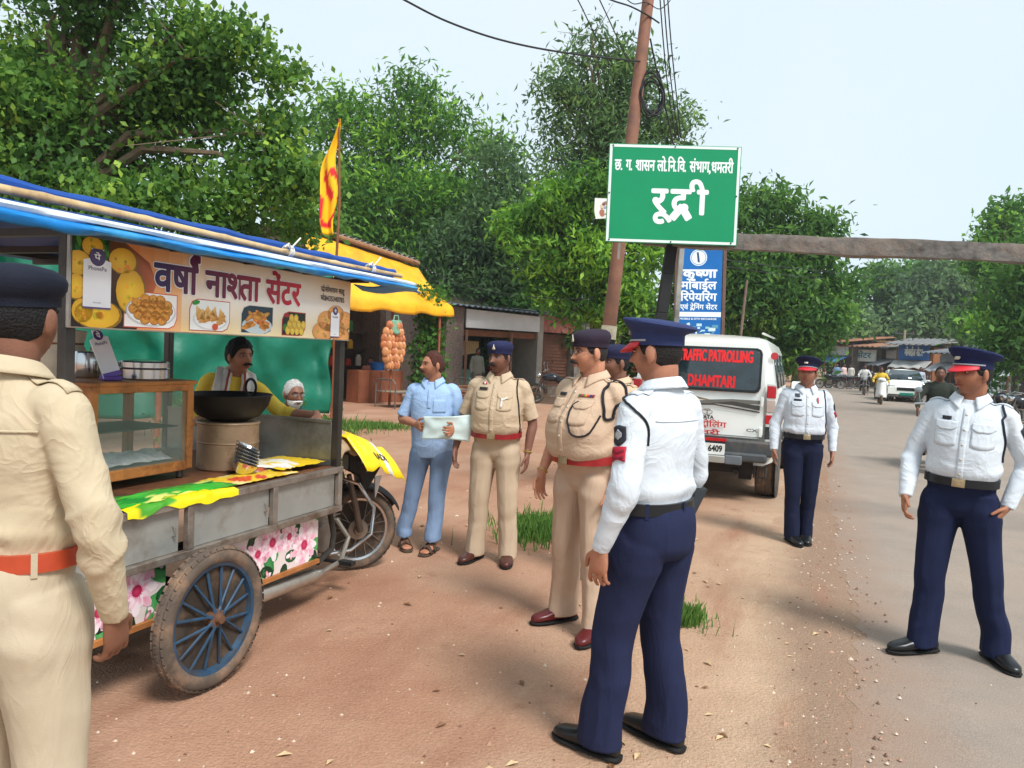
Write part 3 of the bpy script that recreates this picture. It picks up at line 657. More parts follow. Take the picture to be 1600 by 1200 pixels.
def white_shop():
    A = Pt(725, 560, 25.5); A.z = 0; Bp = Pt(838, 560, 27.5); Bp.z = 0
    d = (Bp - A).normalized(); n = Vector((-d.y, d.x, 0)); W = (Bp - A).length
    P = lambda u, v, z: A + d * u + n * v + Vector((0, 0, z))
    root = thing('roadside_shop', 'low open-fronted shop with a blank white fascia board', 'shop', A)
    b = MB(); brick_wall(b, P(-.75, 0, 0), P(-.05, 0, 0), 2.95, 2.95, .4); brick_wall(b, P(-.7, 4, 0), P(W + .1, 4, 0), 3, 3, .2); brick_wall(b, P(-.9, 4.2, 0), P(-.9, .41, 0), 2.95, 2.95, .2)
    b.build('wall', BRICK, root, True, bevel=.01)
    b = MB(); brick_wall(b, P(W + .02, 0, 0), P(W + .28, 0, 0), 2.95, 2.95, 3.9); b.build('pillar', S('pale_plaster', (172, 166, 156), rough=.9, var=.15, scale=4), root, True)
    b = MB(); brick_wall(b, P(0, -.05, 2.28), P(W + .05, -.05, 2.28), .62, .55, .06); b.build('fascia', S('white_board', (226, 228, 230), rough=.6, var=.05, scale=4), root, True, bevel=.005)
    b = MB(); brick_wall(b, P(0, .1, 2.02), P(W, .1, 2.02), .2, .2, .14); b.build('lintel', WOODB, root, True)
    b = MB(); corrugated(b, P(-1.1, -.35, 3.0), P(W + .4, -.35, 2.92), P(-1.1, 4.6, 3.35), P(W + .4, 4.6, 3.3), 20, .03); b.build('roof', S('blue_grey_sheet', (112, 126, 138), rough=.7, var=.2, scale=3), root, True, thick=.012)
    b = MB()
    for u in (.05, W * .62): b = MB(); b.tube([P(u, -.02, 0), P(u, -.02, 2.2)], .05, 8); b.build('post', S('thin_rusty_pillar', (150, 110, 90), rough=.8, var=.2, scale=8), root, True)
    b = MB(); brick_wall(b, P(.3, 1.1, 0), P(1.5, 1.1, 0), .85, .85, .6); b.build('counter', S('teal_counter', (110, 160, 140), rough=.6, var=.2, scale=6), root, True, bevel=.01)
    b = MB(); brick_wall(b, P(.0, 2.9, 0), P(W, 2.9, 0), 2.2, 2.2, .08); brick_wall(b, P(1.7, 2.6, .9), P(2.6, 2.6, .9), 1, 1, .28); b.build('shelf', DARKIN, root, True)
    b = MB(); brick_wall(b, P(.55, .9, 1.35), P(1.25, .9, 1.45), .5, .4, .03); b.build('hanging_board', S('straw_board', (190, 160, 110), rough=.8, var=.2, scale=6), root, True)
    # next shop: brown shutter and faded red sign
    r2 = thing('roadside_shop', 'narrow shop with a closed brown shutter and a faded red sign', 'shop', P(W + .3, 0, 0))
    b = MB(); brick_wall(b, P(W + .35, .5, 0), P(W + 1.95, .5, 0), 2.25, 2.25, .06)
    for k in range(18): b.bar(P(W + .36, .48, .1 + k * .12), P(W + 1.94, .48, .1 + k * .12), .03, .02)
    b.build('shutter', S('brown_shutter', (122, 84, 66), rough=.7, var=.15, scale=5), r2, True)
    b = MB(); brick_wall(b, P(W + 1.98, .1, 0), P(W + 2.75, .1, 0), 2.8, 2.8, .6); brick_wall(b, P(W + .3, 1.2, 0), P(W + 4.6, 1.2, 0), 2.85, 2.85, .2); b.build('wall', S('dirty_plaster', (150, 146, 138), rough=.95, var=.2, scale=3, dirt=lin((92, 86, 78)), dscale=1.5), r2, True)
    s_ = MB(); brick_wall(s_, P(W + .35, .15, 2.3), P(W + 2.0, .15, 2.3), .62, .56, .05); s_.build('sign_panel', S('faded_red_sign', (166, 92, 80), rough=.6, var=.25, scale=7, dirt=lin((150, 140, 130)), dscale=6), r2, True)
    b = MB(); corrugated(b, P(W + .45, -.2, 3.0), P(W + 3.4, -.2, 2.95), P(W + .45, 3, 3.25), P(W + 3.4, 3, 3.2), 14, .03); b.build('roof', ASB, r2, True, thick=.012)
    b = MB(); brick_wall(b, P(W + 2.9, .3, 0), P(W + 4.4, .3, 0), 1.25, 1.25, .25); tag(b.build('brick_wall', BRICK, bevel=.01), 'low sooty brick wall right of the brown-shuttered shop', 'wall')
    return P, W
PW, WW = white_shop()
# long mossy roof ridge of the store behind the white-fronted shop
def back_store():
    a = Pt(655, 470, 29); b_ = Pt(900, 470, 31.5); a.z = b_.z = 0
    root = thing('long_store', 'long low store with a mossy dark tiled roof behind the white-fronted shop', 'building', a)
    d = (b_ - a).normalized(); n = Vector((-d.y, d.x, 0)); W = (b_ - a).length
    m = MB(); brick_wall(m, a, b_, 3.1, 3.0, 5); m.build('wall', BRICK, root, True)
    m = MB(); corrugated(m, a - n * .5 + Vector((0, 0, 3.2)), b_ - n * .5 + Vector((0, 0, 3.1)), a + n * 3 + Vector((0, 0, 4.6)), b_ + n * 3 + Vector((0, 0, 4.4)), 40, .03); m.build('roof', S('mossy_tile', (88, 84, 66), rough=.95, var=.3, scale=3, dirt=lin((70, 86, 44)), dscale=1.2), root, True, thick=.03)
back_store()
g = MB(); gc = PW(.45, -1.2, 0); g.lathe([(.12, 0), (.14, .03), (.155, .1), (.155, .36), (.12, .46), (.05, .5)], 18, Matrix.Translation(gc)); g.lathe([(.10, .5), (.10, .6), (.085, .6), (.085, .5)], 14, Matrix.Translation(gc))
tag(g.build('gas_cylinder', S('red_enamel', (196, 70, 44), rough=.5, var=.1, scale=6)), 'red gas cylinder on the soil before the white-fronted shop', 'gas cylinder')
for k in range(14):
    q = MB(); rr = random.Random(k); c = PW(-1.3 + rr.uniform(-.3, .6), -2.0 + rr.uniform(-.3, .3), .05 + k * .028); a = rr.uniform(-.4, .4); e = Vector((math.cos(a), math.sin(a) * .6, rr.uniform(-.12, .12))) * .8
    q.tube([c - e, c + Vector((0, 0, .03)), c + e], [.03, .035, .028], 7); tag(q.build('firewood_log', WOODB), 'one of the firewood logs heaped before the white-fronted shop', 'log', 'firewood heap')
# ------------------------------------------------------------------ far shops across the road
def far_shop(px0, px1, Y, h, wallc, signc, lab, roofc=(150, 110, 84), awn=None, text=None, signh=.9, signy=2.2, depth=4, textc=(240, 240, 235)):
    a = Pt(px0, 560, Y); c = Pt(px1, 560, Y * .97); a.z = c.z = 0; d = (c - a).normalized(); n = Vector((-d.y, d.x, 0)); W = (c - a).length
    P = lambda u, v, z: a + d * u + n * v + Vector((0, 0, z))
    root = thing('far_shop', lab, 'shop', a)
    b = MB(); brick_wall(b, P(0, 1, 0), P(W, 1, 0), h, h, depth); b.build('wall', S('far_wall_%d_%d_%d' % wallc, wallc, rough=.9, var=.25, scale=1.5), root, True)
    b = MB(); nd = max(2, int(W / 2.4))
    for k in range(nd):
        u0 = W * (k + .08) / nd; u1 = W * (k + .92) / nd
        brick_wall(b, P(u0, .9, .1), P(u1, .9, .1), min(signy - .15, 2.2), min(signy - .15, 2.2), .09)
    b.build('shopfront', S('far_front_%d' % (px0 % 3), ((70, 62, 58), (120, 80, 60), (88, 84, 108))[px0 % 3], rough=.8, var=.4, scale=1.2), root, True)
    b = MB(); corrugated(b, P(-.4, -.6, h + .1), P(W + .4, -.6, h + .1), P(-.4, depth + 1.3, h + .7), P(W + .4, depth + 1.3, h + .7), max(8, int(W * 2)), .05); b.build('roof', S('far_roof_%d_%d_%d' % roofc, roofc, rough=.85, var=.25, scale=1.5), root, True, thick=.03)
    b = MB(); brick_wall(b, P(.2, .7, signy), P(W - .2, .7, signy), signh, signh, .08); sg = b.build('signboard', S('far_sign_%d_%d_%d' % signc, signc, rough=.6, var=.2, scale=2), root, True, bevel=.02)
    if text: lettering('lettering', text, P(.6, .69, signy + signh * .3), d, (0, 0, 1), W - 1.2, signh * .42, textc, sg, .03)
    if awn:
        b = MB(); b.grid(lambda u, v: P(u * W, .65 - 1.5 * v, signy - .05 - .5 * v + .05 * math.sin(u * 20) * v), 24, 4); b.build('awning', S('far_awning_%d_%d_%d' % awn, awn, rough=.7, var=.2, scale=2), root, True, thick=.03)
        for u in (.05, W * .5, W - .05): b = MB(); b.tube([P(u, -.8, 0), P(u, -.8, signy - .55)], .05, 6); b.build('post', WOODB, root, True)
    return P
far_shop(1284, 1318, 60, 3.2, (150, 140, 128), (196, 204, 200), 'leftmost far shop, with a pale fascia and blue awning edge', (140, 96, 74), (60, 110, 160), None, .8, 2.3)
far_shop(1320, 1366, 59, 2.9, (120, 112, 104), (206, 214, 208), 'far shop with a pale painted sign right of the leftmost one', (146, 104, 80), None, ['सेंटर'], .9, 1.9, textc=(60, 130, 150))
far_shop(1368, 1392, 58, 2.9, (170, 168, 164), (190, 188, 184), 'narrow far shop with grey sheets left of the blue-signed shop', (120, 116, 110), (150, 156, 160), None, .6, 2.2)
far_shop(1393, 1452, 52, 3.0, (150, 96, 62), (56, 104, 168), 'far shop with a wide blue signboard behind the white car', (112, 112, 112), (168, 168, 164), ['मोबाईल', ' ', 'सेंटर'], 1.0, 2.1)
far_shop(1455, 1500, 46, 2.4, (140, 136, 130), (170, 176, 184), 'far shop with a pale awning, half hidden by the striding officer', (108, 112, 116), (200, 200, 204), None, .5, 2.0)
far_shop(1505, 1580, 40, 2.3, (128, 128, 122), (120, 130, 140), 'shaded grey shop under the trees at the far right', (96, 100, 98), (176, 184, 190), None, .5, 1.9)
far_shop(1575, 1640, 33, 2.4, (118, 112, 104), (104, 110, 108), 'dark shop behind the parked motorcycles at the right edge', (96, 100, 98), None, None, .5, 1.9)
def far_pole(px, Y, h, r, mt, lab, arms=1, lean=0.):
    p = Pt(px, 560, Y); root = thing('utility_pole', lab, 'pole', (p.x, p.y, 0)); b = MB(); b.tube([(0, 0, 0), (lean * .5, 0, h * .5), (lean, 0, h)], [r * 1.2, r, r * .8], 8); b.build('shaft', mt, root)
    for k in range(arms):
        a = MB(); z = h - .25 - k * .5; a.bar((lean - .7, 0, z), (lean + .7, 0, z), .08, .08)
        for q in (-.6, 0, .6): a.lathe([(.05, 0), (.05, .12), (.02, .16)], 8, Matrix.Translation((lean + q, 0, z + .04)))
        a.build('crossarm', S('dark_steel', (86, 84, 82), rough=.6, metal=.5), root)
    return root
WPOLE = S('white_concrete', (216, 216, 210), rough=.85, var=.08)
far_pole(1272, 42, 3.3, .10, WPOLE, 'short white concrete pole beyond the jeep', 0)
far_pole(1354, 66, 6.0, .12, S('dark_pole', (84, 74, 70), rough=.8), 'dark far pole rising above the far shop row', 1)
far_pole(1411, 54, 4.2, .10, S('tan_pole', (160, 140, 116), rough=.8), 'short pole with crossarms behind the blue far sign', 2)
far_pole(1149, 27, 4.4, .055, S('old_wood_pole', (122, 104, 90), rough=.9, var=.25), 'bare wooden pole with a slanting arm behind the jeep', 0, .25)
# ------------------------------------------------------------------ the food cart (cargo body on a motorcycle)
CO = Vector((-1.46, 3.5, 0)); CRZ = math.atan2(RDY, RDX)
def cw(t, y, z=0.): return CO + Vector((RDX * t - RDY * y, RDY * t + RDX * y, z))
STEEL = S('brushed_steel', (188, 186, 180), rough=.38, metal=.75, var=.16, scale=3, bump=.05, bscale=60, dirt=lin((138, 128, 116)), dscale=2.2)
STEELP = S('dull_steel_sheet', (168, 168, 162), rough=.5, metal=.45, var=.14, scale=2.2, dirt=lin((132, 124, 112)), dscale=2.5)
STEELR = S('steel_trim', (146, 136, 126), rough=.45, metal=.5, var=.25, scale=8, dirt=lin((104, 84, 68)), dscale=6)
POSTD = S('dark_steel_post', (70, 66, 62), rough=.4, metal=.6, var=.3, scale=6)
CHROME = S('chrome', (205, 205, 205), rough=.18, metal=.95, var=.05)
RUBBER = S('dusty_rubber', (92, 80, 70), rough=.9, var=.2, scale=10, dirt=lin((140, 112, 90)), dscale=7)
BLACKP = S('black_plastic', (30, 31, 33), rough=.4, var=.15, scale=10)
BLUEIRON = S('blue_painted_iron', (40, 72, 98), rough=.55, var=.3, scale=12, dirt=lin((60, 56, 54)), dscale=9)
TARPB = S('blue_tarpaulin', (16, 122, 196), rough=.38, var=.14, scale=4, bump=.4, bscale=14, dirt=lin((70, 160, 205)), dscale=3)
TARPD = S('dark_blue_tarpaulin', (14, 70, 150), rough=.5, var=.14, scale=5, bump=.4, bscale=14)
TARPW = S('white_tarpaulin', (222, 232, 238), rough=.45, var=.06, scale=4, dirt=lin((178, 200, 210)), dscale=4)
BAMBOO = S('bamboo', (206, 176, 128), rough=.5, var=.2, scale=8, dirt=lin((150, 118, 80)), dscale=5)
WOODF = S('varnished_wood', (188, 122, 62), rough=.5, var=.22, scale=7, bump=.2, bscale=30, dirt=lin((110, 66, 36)), dscale=5)
TIMBER = S('orange_timber', (166, 106, 56), rough=.7, var=.25, scale=8)
cart = thing('food_cart', 'snack cart with signboard, floral panels and blue tarpaulin roof, built on a motorcycle', 'food cart', CO, CRZ)
CW_, T0, T1 = 1.34, -.62, 1.19
def cart_body():
    for t, y in ((T0, 0), (T1, 0), (T0, CW_), (T1, CW_)):
        b = MB(); b.box((t, y + .02, 1.40), (.045, .045, 1.2)); b.build('post', POSTD, cart, bevel=.004)
    b = MB()
    for y in (-.002, CW_ + .02):
        for z in (.835, .60): b.box(((T0 + T1) / 2, y, z), (T1 - T0 + .05, .035, .035))
        for t in (T0, 0, .594, T1): b.box((t, y - .002, .7175), (.038, .03, .2))
    for t in (T0, T1):
        for z in (.835, .60): b.box((t, CW_ / 2, z), (.035, CW_ - .03, .033))
    b.build('frame', STEELR, cart, bevel=.003)
    for t in (T0, 0, .594):
        b = MB(); b.box((t + .297, .016, .7175), (.55, .012, .198)); p = b.build('side_panel', STEELP, cart, bevel=.002)
        if t < .5:
            h = MB(); h.tube([(t + .535, .006, .74), (t + .535, -.012, .735), (t + .535, -.012, .70), (t + .535, .006, .695)], .004, 6); h.build('latch', STEELR, p)
    for t in (T0, T1): b = MB(); b.box((t, CW_ / 2, .7175), (.012, CW_ - .06, .198)); b.build('end_panel', STEELP, cart)
    b = MB(); b.box(((T0 + T1) / 2, CW_ / 2 + .01, .845), (T1 - T0 - .02, CW_ - .02, .018)); b.build('counter_top', S('worn_counter', (122, 78, 52), rough=.5, var=.3, scale=6, dirt=lin((70, 50, 38)), dscale=4), cart, bevel=.003)
    b = MB(); b.box((T1 - .015, .02 + CW_ / 2, .985), (.014, CW_ - .05, .26)); b.box((T1 - .017, .02 + CW_ / 2, 1.122), (.022, CW_ - .05, .016)); b.build('splash_panel', S('wet_steel_sheet', (132, 134, 128), rough=.34, metal=.6, var=.22, scale=2.5, dirt=lin((98, 96, 90)), dscale=3), cart, bevel=.002)
    # floral boards
    PK = [(232, 150, 176), (246, 226, 230), (214, 96, 130), (250, 240, 240), (186, 50, 90)]; GN = [(22, 84, 44), (40, 120, 60), (14, 52, 30), (70, 150, 80)]
    def floral(W, H, seed):
        p = Print(W, H); r = random.Random(seed); p.rect(0, 0, W, H, (226, 212, 208), 0)
        for k in range(int(W * 48)):
            c = (r.uniform(-.05, W + .05), r.uniform(-.03, H + .03)); a = r.uniform(0, 6.3); g = r.choice(GN)
            p.disc(c, (r.uniform(.05, .085), r.uniform(.024, .045)), g, 1 + k % 2, 10, a, tuple(min(255, q + 26) for q in g))
        for k in range(int(W * 26)):
            c = (r.uniform(0, W), r.uniform(0, H)); p.disc(c, (r.uniform(.015, .035), .012), r.choice(PK), 3, 8, r.uniform(0, 6.3), (252, 236, 240))
        for k in range(int(W * 8)):
            c = (W * (k + r.uniform(.2, .8)) / (W * 8), r.uniform(.25, .8) * H); s = r.uniform(.075, .12); n = r.choice((8, 10, 12)); a0 = r.random()
            for ring, (sc, ly) in enumerate(((1, 4), (.7, 5), (.42, 6))):
                for q in range(n):
                    a = a0 + (q + ring * .5) * 2 * math.pi / n; dx, dy = math.cos(a), math.sin(a)
                    cc = (c[0] + dx * s * sc * .55, c[1] + dy * s * sc * .55)
                    p.disc(cc, (s * sc * .48, s * sc * .22), (250, 232, 236) if q % 2 else (240, 196, 210), ly, 9, a, PK[(q + ring) % 2])
            p.disc(c, s * .24, (170, 30, 76), 7, 10, 0, (216, 70, 110))
            for q in range(16): a = q * .4; p.disc((c[0] + math.cos(a) * s * .26, c[1] + math.sin(a) * s * .26), s * .035, (236, 120, 150), 8, 6)
        return p
    for t0, t1, z0, sd_ in ((T0 - .02, -.08, .335, 3), (.1, T1 - .12, .315, 5)):
        b = MB(); b.box(((t0 + t1) / 2, .055, (z0 + .582) / 2), (t1 - t0, .012, .582 - z0)); pn = b.build('floral_panel', S('board_edge', (206, 196, 190), rough=.6), cart)
        floral(t1 - t0, .582 - z0, sd_).build('floral_print', (t0, .049, z0), (1, 0, 0), (0, 0, 1), pn, PRINT)
        b = MB(); b.box(((t0 + t1) / 2, .045, z0 - .013), (t1 - t0, .03, .024)); b.build('edge_strip', TIMBER, pn)
    b = MB(); b.box((.3, CW_ - .04, .46), (1.7, .012, .25)); b.build('back_panel', STEELP, cart)
    b = MB()
    for y in (.25, 1.05): b.bar((T0, y, .54), (1.6, y, .54), .05, .05)
    b.bar((0, -.1, .32), (0, CW_ + .1, .32), .05, .05)
    for y in (.1, 1.2):
        for k in range(4): b.box((0, y, .36 + k * .02), (.7 - k * .12, .05, .012))
    b.box((-.0, .66, .30), (.7, .7, .06)); b.build('chassis', S('greasy_iron', (62, 54, 48), rough=.8, var=.3, scale=6), cart)
    b = MB(); b.box((.12, .03, .50), (.30, .02, .05)); b.build('mudguard', S('green_mudguard', (48, 86, 72), rough=.6), cart)
def wheel(parent, c, r, w_, axis_rot, tyre_m, rim_m, spoke_m, nsp, sr, hubr, name='wheel', deep=True, hubm=None, lug=0):
    """Wheel about local Y at c, turned by matrix axis_rot; tyre, rim, spokes and hub."""
    T = Matrix.Translation(Vector(c)) @ axis_rot.to_4x4() @ Matrix.Rotation(R(90), 4, 'X')
    b = MB(); pr = []
    n = 14
    for k in range(n + 1):
        a = 2 * math.pi * k / n; pr.append((r - w_ * .55 + math.cos(a) * w_ * .55, math.sin(a) * w_ * .5))
    b.lathe(pr, 48, T)
    if lug:
        for k in range(lug):
            a = 2 * math.pi * k / lug
            for sy in (-.3, 0, .3):
                aa = a + sy * .5 * 2 * math.pi / lug * 2; rr = r - (.006 if sy == 0 else .012)
                m = T @ Matrix.Rotation(aa, 4, 'Z') @ Matrix.Translation((rr, 0, sy * w_)); m2 = m @ Matrix.Rotation(sy * 1.2, 4, 'Y')
                vs = [m2 @ Vector(q) for q in ((-.004, -.4 * r * 6.28 / lug, -w_ * .13), (-.004, .4 * r * 6.28 / lug, -w_ * .13), (-.004, .4 * r * 6.28 / lug, w_ * .13), (-.004, -.4 * r * 6.28 / lug, w_ * .13), (.007, -.33 * r * 6.28 / lug, -w_ * .10), (.007, .33 * r * 6.28 / lug, -w_ * .10), (.007, .33 * r * 6.28 / lug, w_ * .10), (.007, -.33 * r * 6.28 / lug, w_ * .10))]
                b.add(vs, [(4, 5, 6, 7), (0, 1, 5, 4), (1, 2, 6, 5), (2, 3, 7, 6), (3, 0, 4, 7)])
    wh = b.build(name, tyre_m, parent, ang=50)
    if not deep: return wh
    b = MB(); ri = r - w_ * 1.05; b.lathe([(ri - .006, -w_ * .3), (ri + .012, -w_ * .36), (ri + .012, -w_ * .28), (ri - .004, 0), (ri + .012, w_ * .28), (ri + .012, w_ * .36), (ri - .006, w_ * .3), (ri - .014, 0), (ri - .006, -w_ * .3)], 40, T); b.build('rim', rim_m, wh)
    b = MB()
    for k in range(nsp):
        a = 2 * math.pi * k / nsp; sgn = 1 if k % 2 else -1; off = .12 if k % 4 < 2 else -.12
        b.tube([T @ Vector((hubr * .8 * math.cos(a + off * 3), hubr * .8 * math.sin(a + off * 3), sgn * w_ * .42)), T @ Vector((ri * math.cos(a), ri * math.sin(a), sgn * w_ * .08))], sr, 6)
    b.build('spokes', spoke_m, wh)
    b = MB(); b.lathe([(0, -w_ * .75), (hubr * .45, -w_ * .75), (hubr * .55, -w_ * .5), (hubr, -w_ * .45), (hubr, w_ * .45), (hubr * .55, w_ * .5), (hubr * .45, w_ * .8), (0, w_ * .8)], 18, T); b.build('hub', hubm or S('rusty_hub', (104, 72, 52), rough=.8, var=.3, scale=20), wh)
    return wh
cart_body()
I3 = Matrix.Identity(3)
for y in (-.15, CW_ + .17): wheel(cart, (0, y, .325), .325, .078, I3, RUBBER, BLUEIRON, BLUEIRON, 32, .0068, .042, lug=50)
def cart_sign():
    W, H = T1 - T0 + .04, .345
    b = MB(); b.box((T0 - .02 + W / 2, -.016, 1.617 + H / 2), (W + .012, .022, H + .012)); sb = b.build('signboard', STEEL, cart, bevel=.003)
    p = Print(W, H); r = random.Random(2)
    def bgc(u): 
        cs = [(0, (232, 120, 52)), (.16, (238, 150, 84)), (.32, (246, 196, 140)), (.5, (250, 232, 200)), (.75, (250, 236, 206)), (1, (240, 190, 130))]
        for (a, ca), (b_, cb) in zip(cs, cs[1:]):
            if u <= b_: k = (u - a) / (b_ - a); return np.array(ca) * (1 - k) + np.array(cb) * k
        return np.array(cs[-1][1])
    n = 24
    for k in range(n):
        u0, u1 = k / n, (k + 1) / n; lo = np.array((248, 222, 150)); g = lambda u: bgc(u) * .45 + lo * .55
        p.poly([(u0 * W, 0), (u1 * W, 0), (u1 * W, H * .5), (u0 * W, H * .5)], [g(u0), g(u1), bgc(u1) * .3 + 255 * .68, bgc(u0) * .3 + 255 * .68] if u0 > .28 else [bgc(u0), bgc(u1), bgc(u1), bgc(u0)], 0)
        p.poly([(u0 * W, H * .5), (u1 * W, H * .5), (u1 * W, H), (u0 * W, H)], [bgc(u0) * .3 + 255 * .68, bgc(u1) * .3 + 255 * .68, bgc(u1), bgc(u0)] if u0 > .28 else [bgc(u0)] * 2 + [bgc(u1)] * 2, 0)
    # left picture: dark bowl with fritters and coriander
    p.poly([(.0, 0), (.30, 0), (.36, .10), (.40, .2), (.36, .28), (.24, .345), (0, .345)], [(40, 24, 18), (50, 28, 20), (150, 70, 40), (210, 110, 60), (150, 70, 40), (120, 70, 30), (60, 40, 20)], 1)
    for k in range(30): c = (r.uniform(.0, .16), r.uniform(.26, .345)); p.disc(c, (r.uniform(.012, .03), .01), r.choice(((40, 120, 40), (80, 160, 50), (24, 80, 30))), 2, 8, r.uniform(0, 3))
    def lump(c, rx, ry, base, ly):
        p.disc(c, (rx, ry), tuple(int(q * .62) for q in base), ly, 16); p.disc((c[0] - rx * .06, c[1] + ry * .05), (rx * .93, ry * .93), base, ly + 1, 16, 0, tuple(min(255, int(q * 1.14) + 10) for q in base))
        for q in range(7): a, d_ = r.uniform(0, 6.3), r.uniform(0, .75); p.disc((c[0] + rx * d_ * math.cos(a), c[1] + ry * d_ * math.sin(a)), rx * r.uniform(.06, .16), tuple(min(255, int(v * r.uniform(.82, 1.2))) for v in base), ly + 2, 7)
    for c, rx, ry in (((.03, .24), .06, .05), ((.09, .31), .05, .04), ((.23, .27), .07, .055), ((.02, .15), .05, .05), ((.12, .05), .11, .06), ((.05, .06), .05, .05), ((.27, .15), .075, .095)): lump(c, rx, ry, (234, 176, 40), 3)
    # name of the stall
    def nm(q): k = min(max((q[0] - .385) / .985, 0), 1); return np.array((40, 24, 74)) * (1 - k) + np.array((216, 24, 40)) * k if k > .3 else np.array((44, 22, 84)) * (1 - k / .3) + np.array((112, 20, 60)) * (k / .3)
    segs = ['व', ('षा', 'reph'), ' ', 'ना', ('श', 'half'), 'ता', ' ', 'सें', 'ट', 'र']
    p.text(segs, .385, .172, .985, .112, (255, 255, 255), 6, .055); p.text(segs, .385, .172, .985, .112, (60, 20, 60), 8, .032, nm)
    p.text([('पो', 'slash'), '. ', 'सोमाराम', ' ', 'साहू'], 1.555, .268, .235, .026, (70, 46, 40), 7, .02)
    p.text(['मो', '. ', '8435340785'], 1.555, .218, .23, .026, (70, 46, 40), 7, .02)
    # dish pictures
    def frame(x, y, w_, h, col, inner):
        def rr_(x, y, w_, h, c): return [(x + c, y), (x + w_, y), (x + w_, y + h - c), (x + w_ - c, y + h), (x, y + h), (x, y + c)][0:0] or [(x, y), (x + w_ - c, y), (x + w_ - c * .3, y + c * .3), (x + w_, y + c), (x + w_, y + h), (x + c, y + h), (x + c * .3, y + h - c * .3), (x, y + h - c)]
        p.poly(rr_(x, y, w_, h, .045), col, 2); p.poly(rr_(x + .004, y + .004, w_ - .008, h - .008, .043), inner, 3)
    p.T = (1.0566, -0.0820); frame(.30, .008, .265, .150, (214, 90, 70), (250, 246, 240))
    p.disc((.432, .078), (.125, .064), (214, 210, 206), 4, 24); p.disc((.432, .081), (.118, .058), (252, 252, 250), 5, 24)
    for row, (yy, xs) in enumerate(((.128, (.40, .44, .475)), (.108, (.36, .40, .44, .48, .51)), (.085, (.345, .39, .43, .47, .515)), (.062, (.37, .41, .455, .50)), (.044, (.40, .445, .485)))):
        for x in xs: lump((x, yy), .026, .022, (208, 140, 54), 6)
    p.T = (1.0851, -0.1257); frame(.655, .008, .235, .145, (190, 70, 60), (246, 248, 244)); p.disc((.775, .062), (.10, .05), (222, 224, 222), 4, 24); p.disc((.775, .066), (.094, .046), (250, 252, 250), 5, 24)
    p.disc((.69, .135), (.022, .010), (50, 150, 50), 6, 10, .3)
    for k in range(15):
        c = (.775 + r.uniform(-.07, .07), .055 + r.uniform(0, .045)); s = .03; a = r.uniform(-.5, .5)
        tri = [(c[0] + s * math.sin(a + q), c[1] + s * math.cos(a + q)) for q in (0, 2.2, 4.1)]; p.poly(tri, [(244, 206, 130), (196, 128, 50), (222, 160, 76)], 6 + k % 3)
    p.disc((.80, .03), (.018, .016), (220, 90, 50), 9, 10)
    p.T = (1.2632, -0.2787); frame(.945, .008, .19, .142, (230, 224, 210), (36, 60, 70)); p.disc((1.04, .05), (.088, .042), (200, 214, 216), 4, 20)
    for k in range(22): c = (1.04 + r.uniform(-.065, .06), .05 + r.uniform(-.02, .07)); p.disc(c, (.03, .011), tuple(int(v * r.uniform(.8, 1.1)) for v in (214, 130, 50)), 5 + k % 3, 10, r.uniform(-.9, .9), (238, 170, 80))
    p.T = (1.2121, -0.1992); frame(1.175, .008, .165, .128, (210, 60, 40), (34, 40, 26)); p.disc((1.20, .05), (.02, .02), (60, 130, 40), 4, 10); p.disc((1.205, .115), (.02, .012), (170, 40, 40), 4, 10)
    for k in range(10): lump((1.215 + (k % 4) * .032 + (k // 4) * .012, .035 + (k // 4) * .032), .017, .025, (224, 184, 70), 5)
    p.T = (1.5000, -0.5700); 
    for c, rx, ry in (((1.47, .10), .06, .055), ((1.44, .04), .06, .05), ((1.53, .06), .05, .055), ((1.52, .14), .05, .05), ((1.56, .02), .05, .05), ((1.58, .11), .05, .05)): lump(c, rx * 1.15, ry * 1.15, (224, 156, 84), 3)
    p.T = (1., 0.)
    p.build('sign_print', (T0 - .02, -.027, 1.617), (1, 0, 0), (0, 0, 1), sb, PRINT)
    # payment stickers (their codes left blank)
    def sticker(x, y, w_, h, seg=True):
        q = Print(w_, h); q.poly([(0, 0), (w_, 0), (w_, h * .80), (w_ * .72, h * .84), (w_ * .72, h), (w_ * .28, h), (w_ * .28, h * .84), (0, h * .80)], (248, 248, 250), 1)
        q.rect(0, 0, w_, h * .03, (96, 80, 130), 2); q.disc((w_ * .5, h * .87), w_ * .29, (84, 66, 110), 2, 20); q.text(['पे'], w_ * .38, h * .82, w_ * .22, h * .085, (250, 250, 252), 3, .03)
        q.text(['PhonePe'], w_ * .18, h * .64, w_ * .64, h * .062, (110, 100, 130), 3, .01); q.text(['ACCEPTED HERE'][0:0] or ['PhonePe'], w_ * .36, h * .095, w_ * .28, h * .02, (150, 140, 160), 3, .01)
        q.build('payment_sticker', (T0 - .02 + x, -.031, 1.617 + y), (1, 0, 0), (0, 0, 1), sb, PRINT)
    sticker(.045, .072, .125, .232); sticker(1.655, .012, .085, .175)
cart_sign()
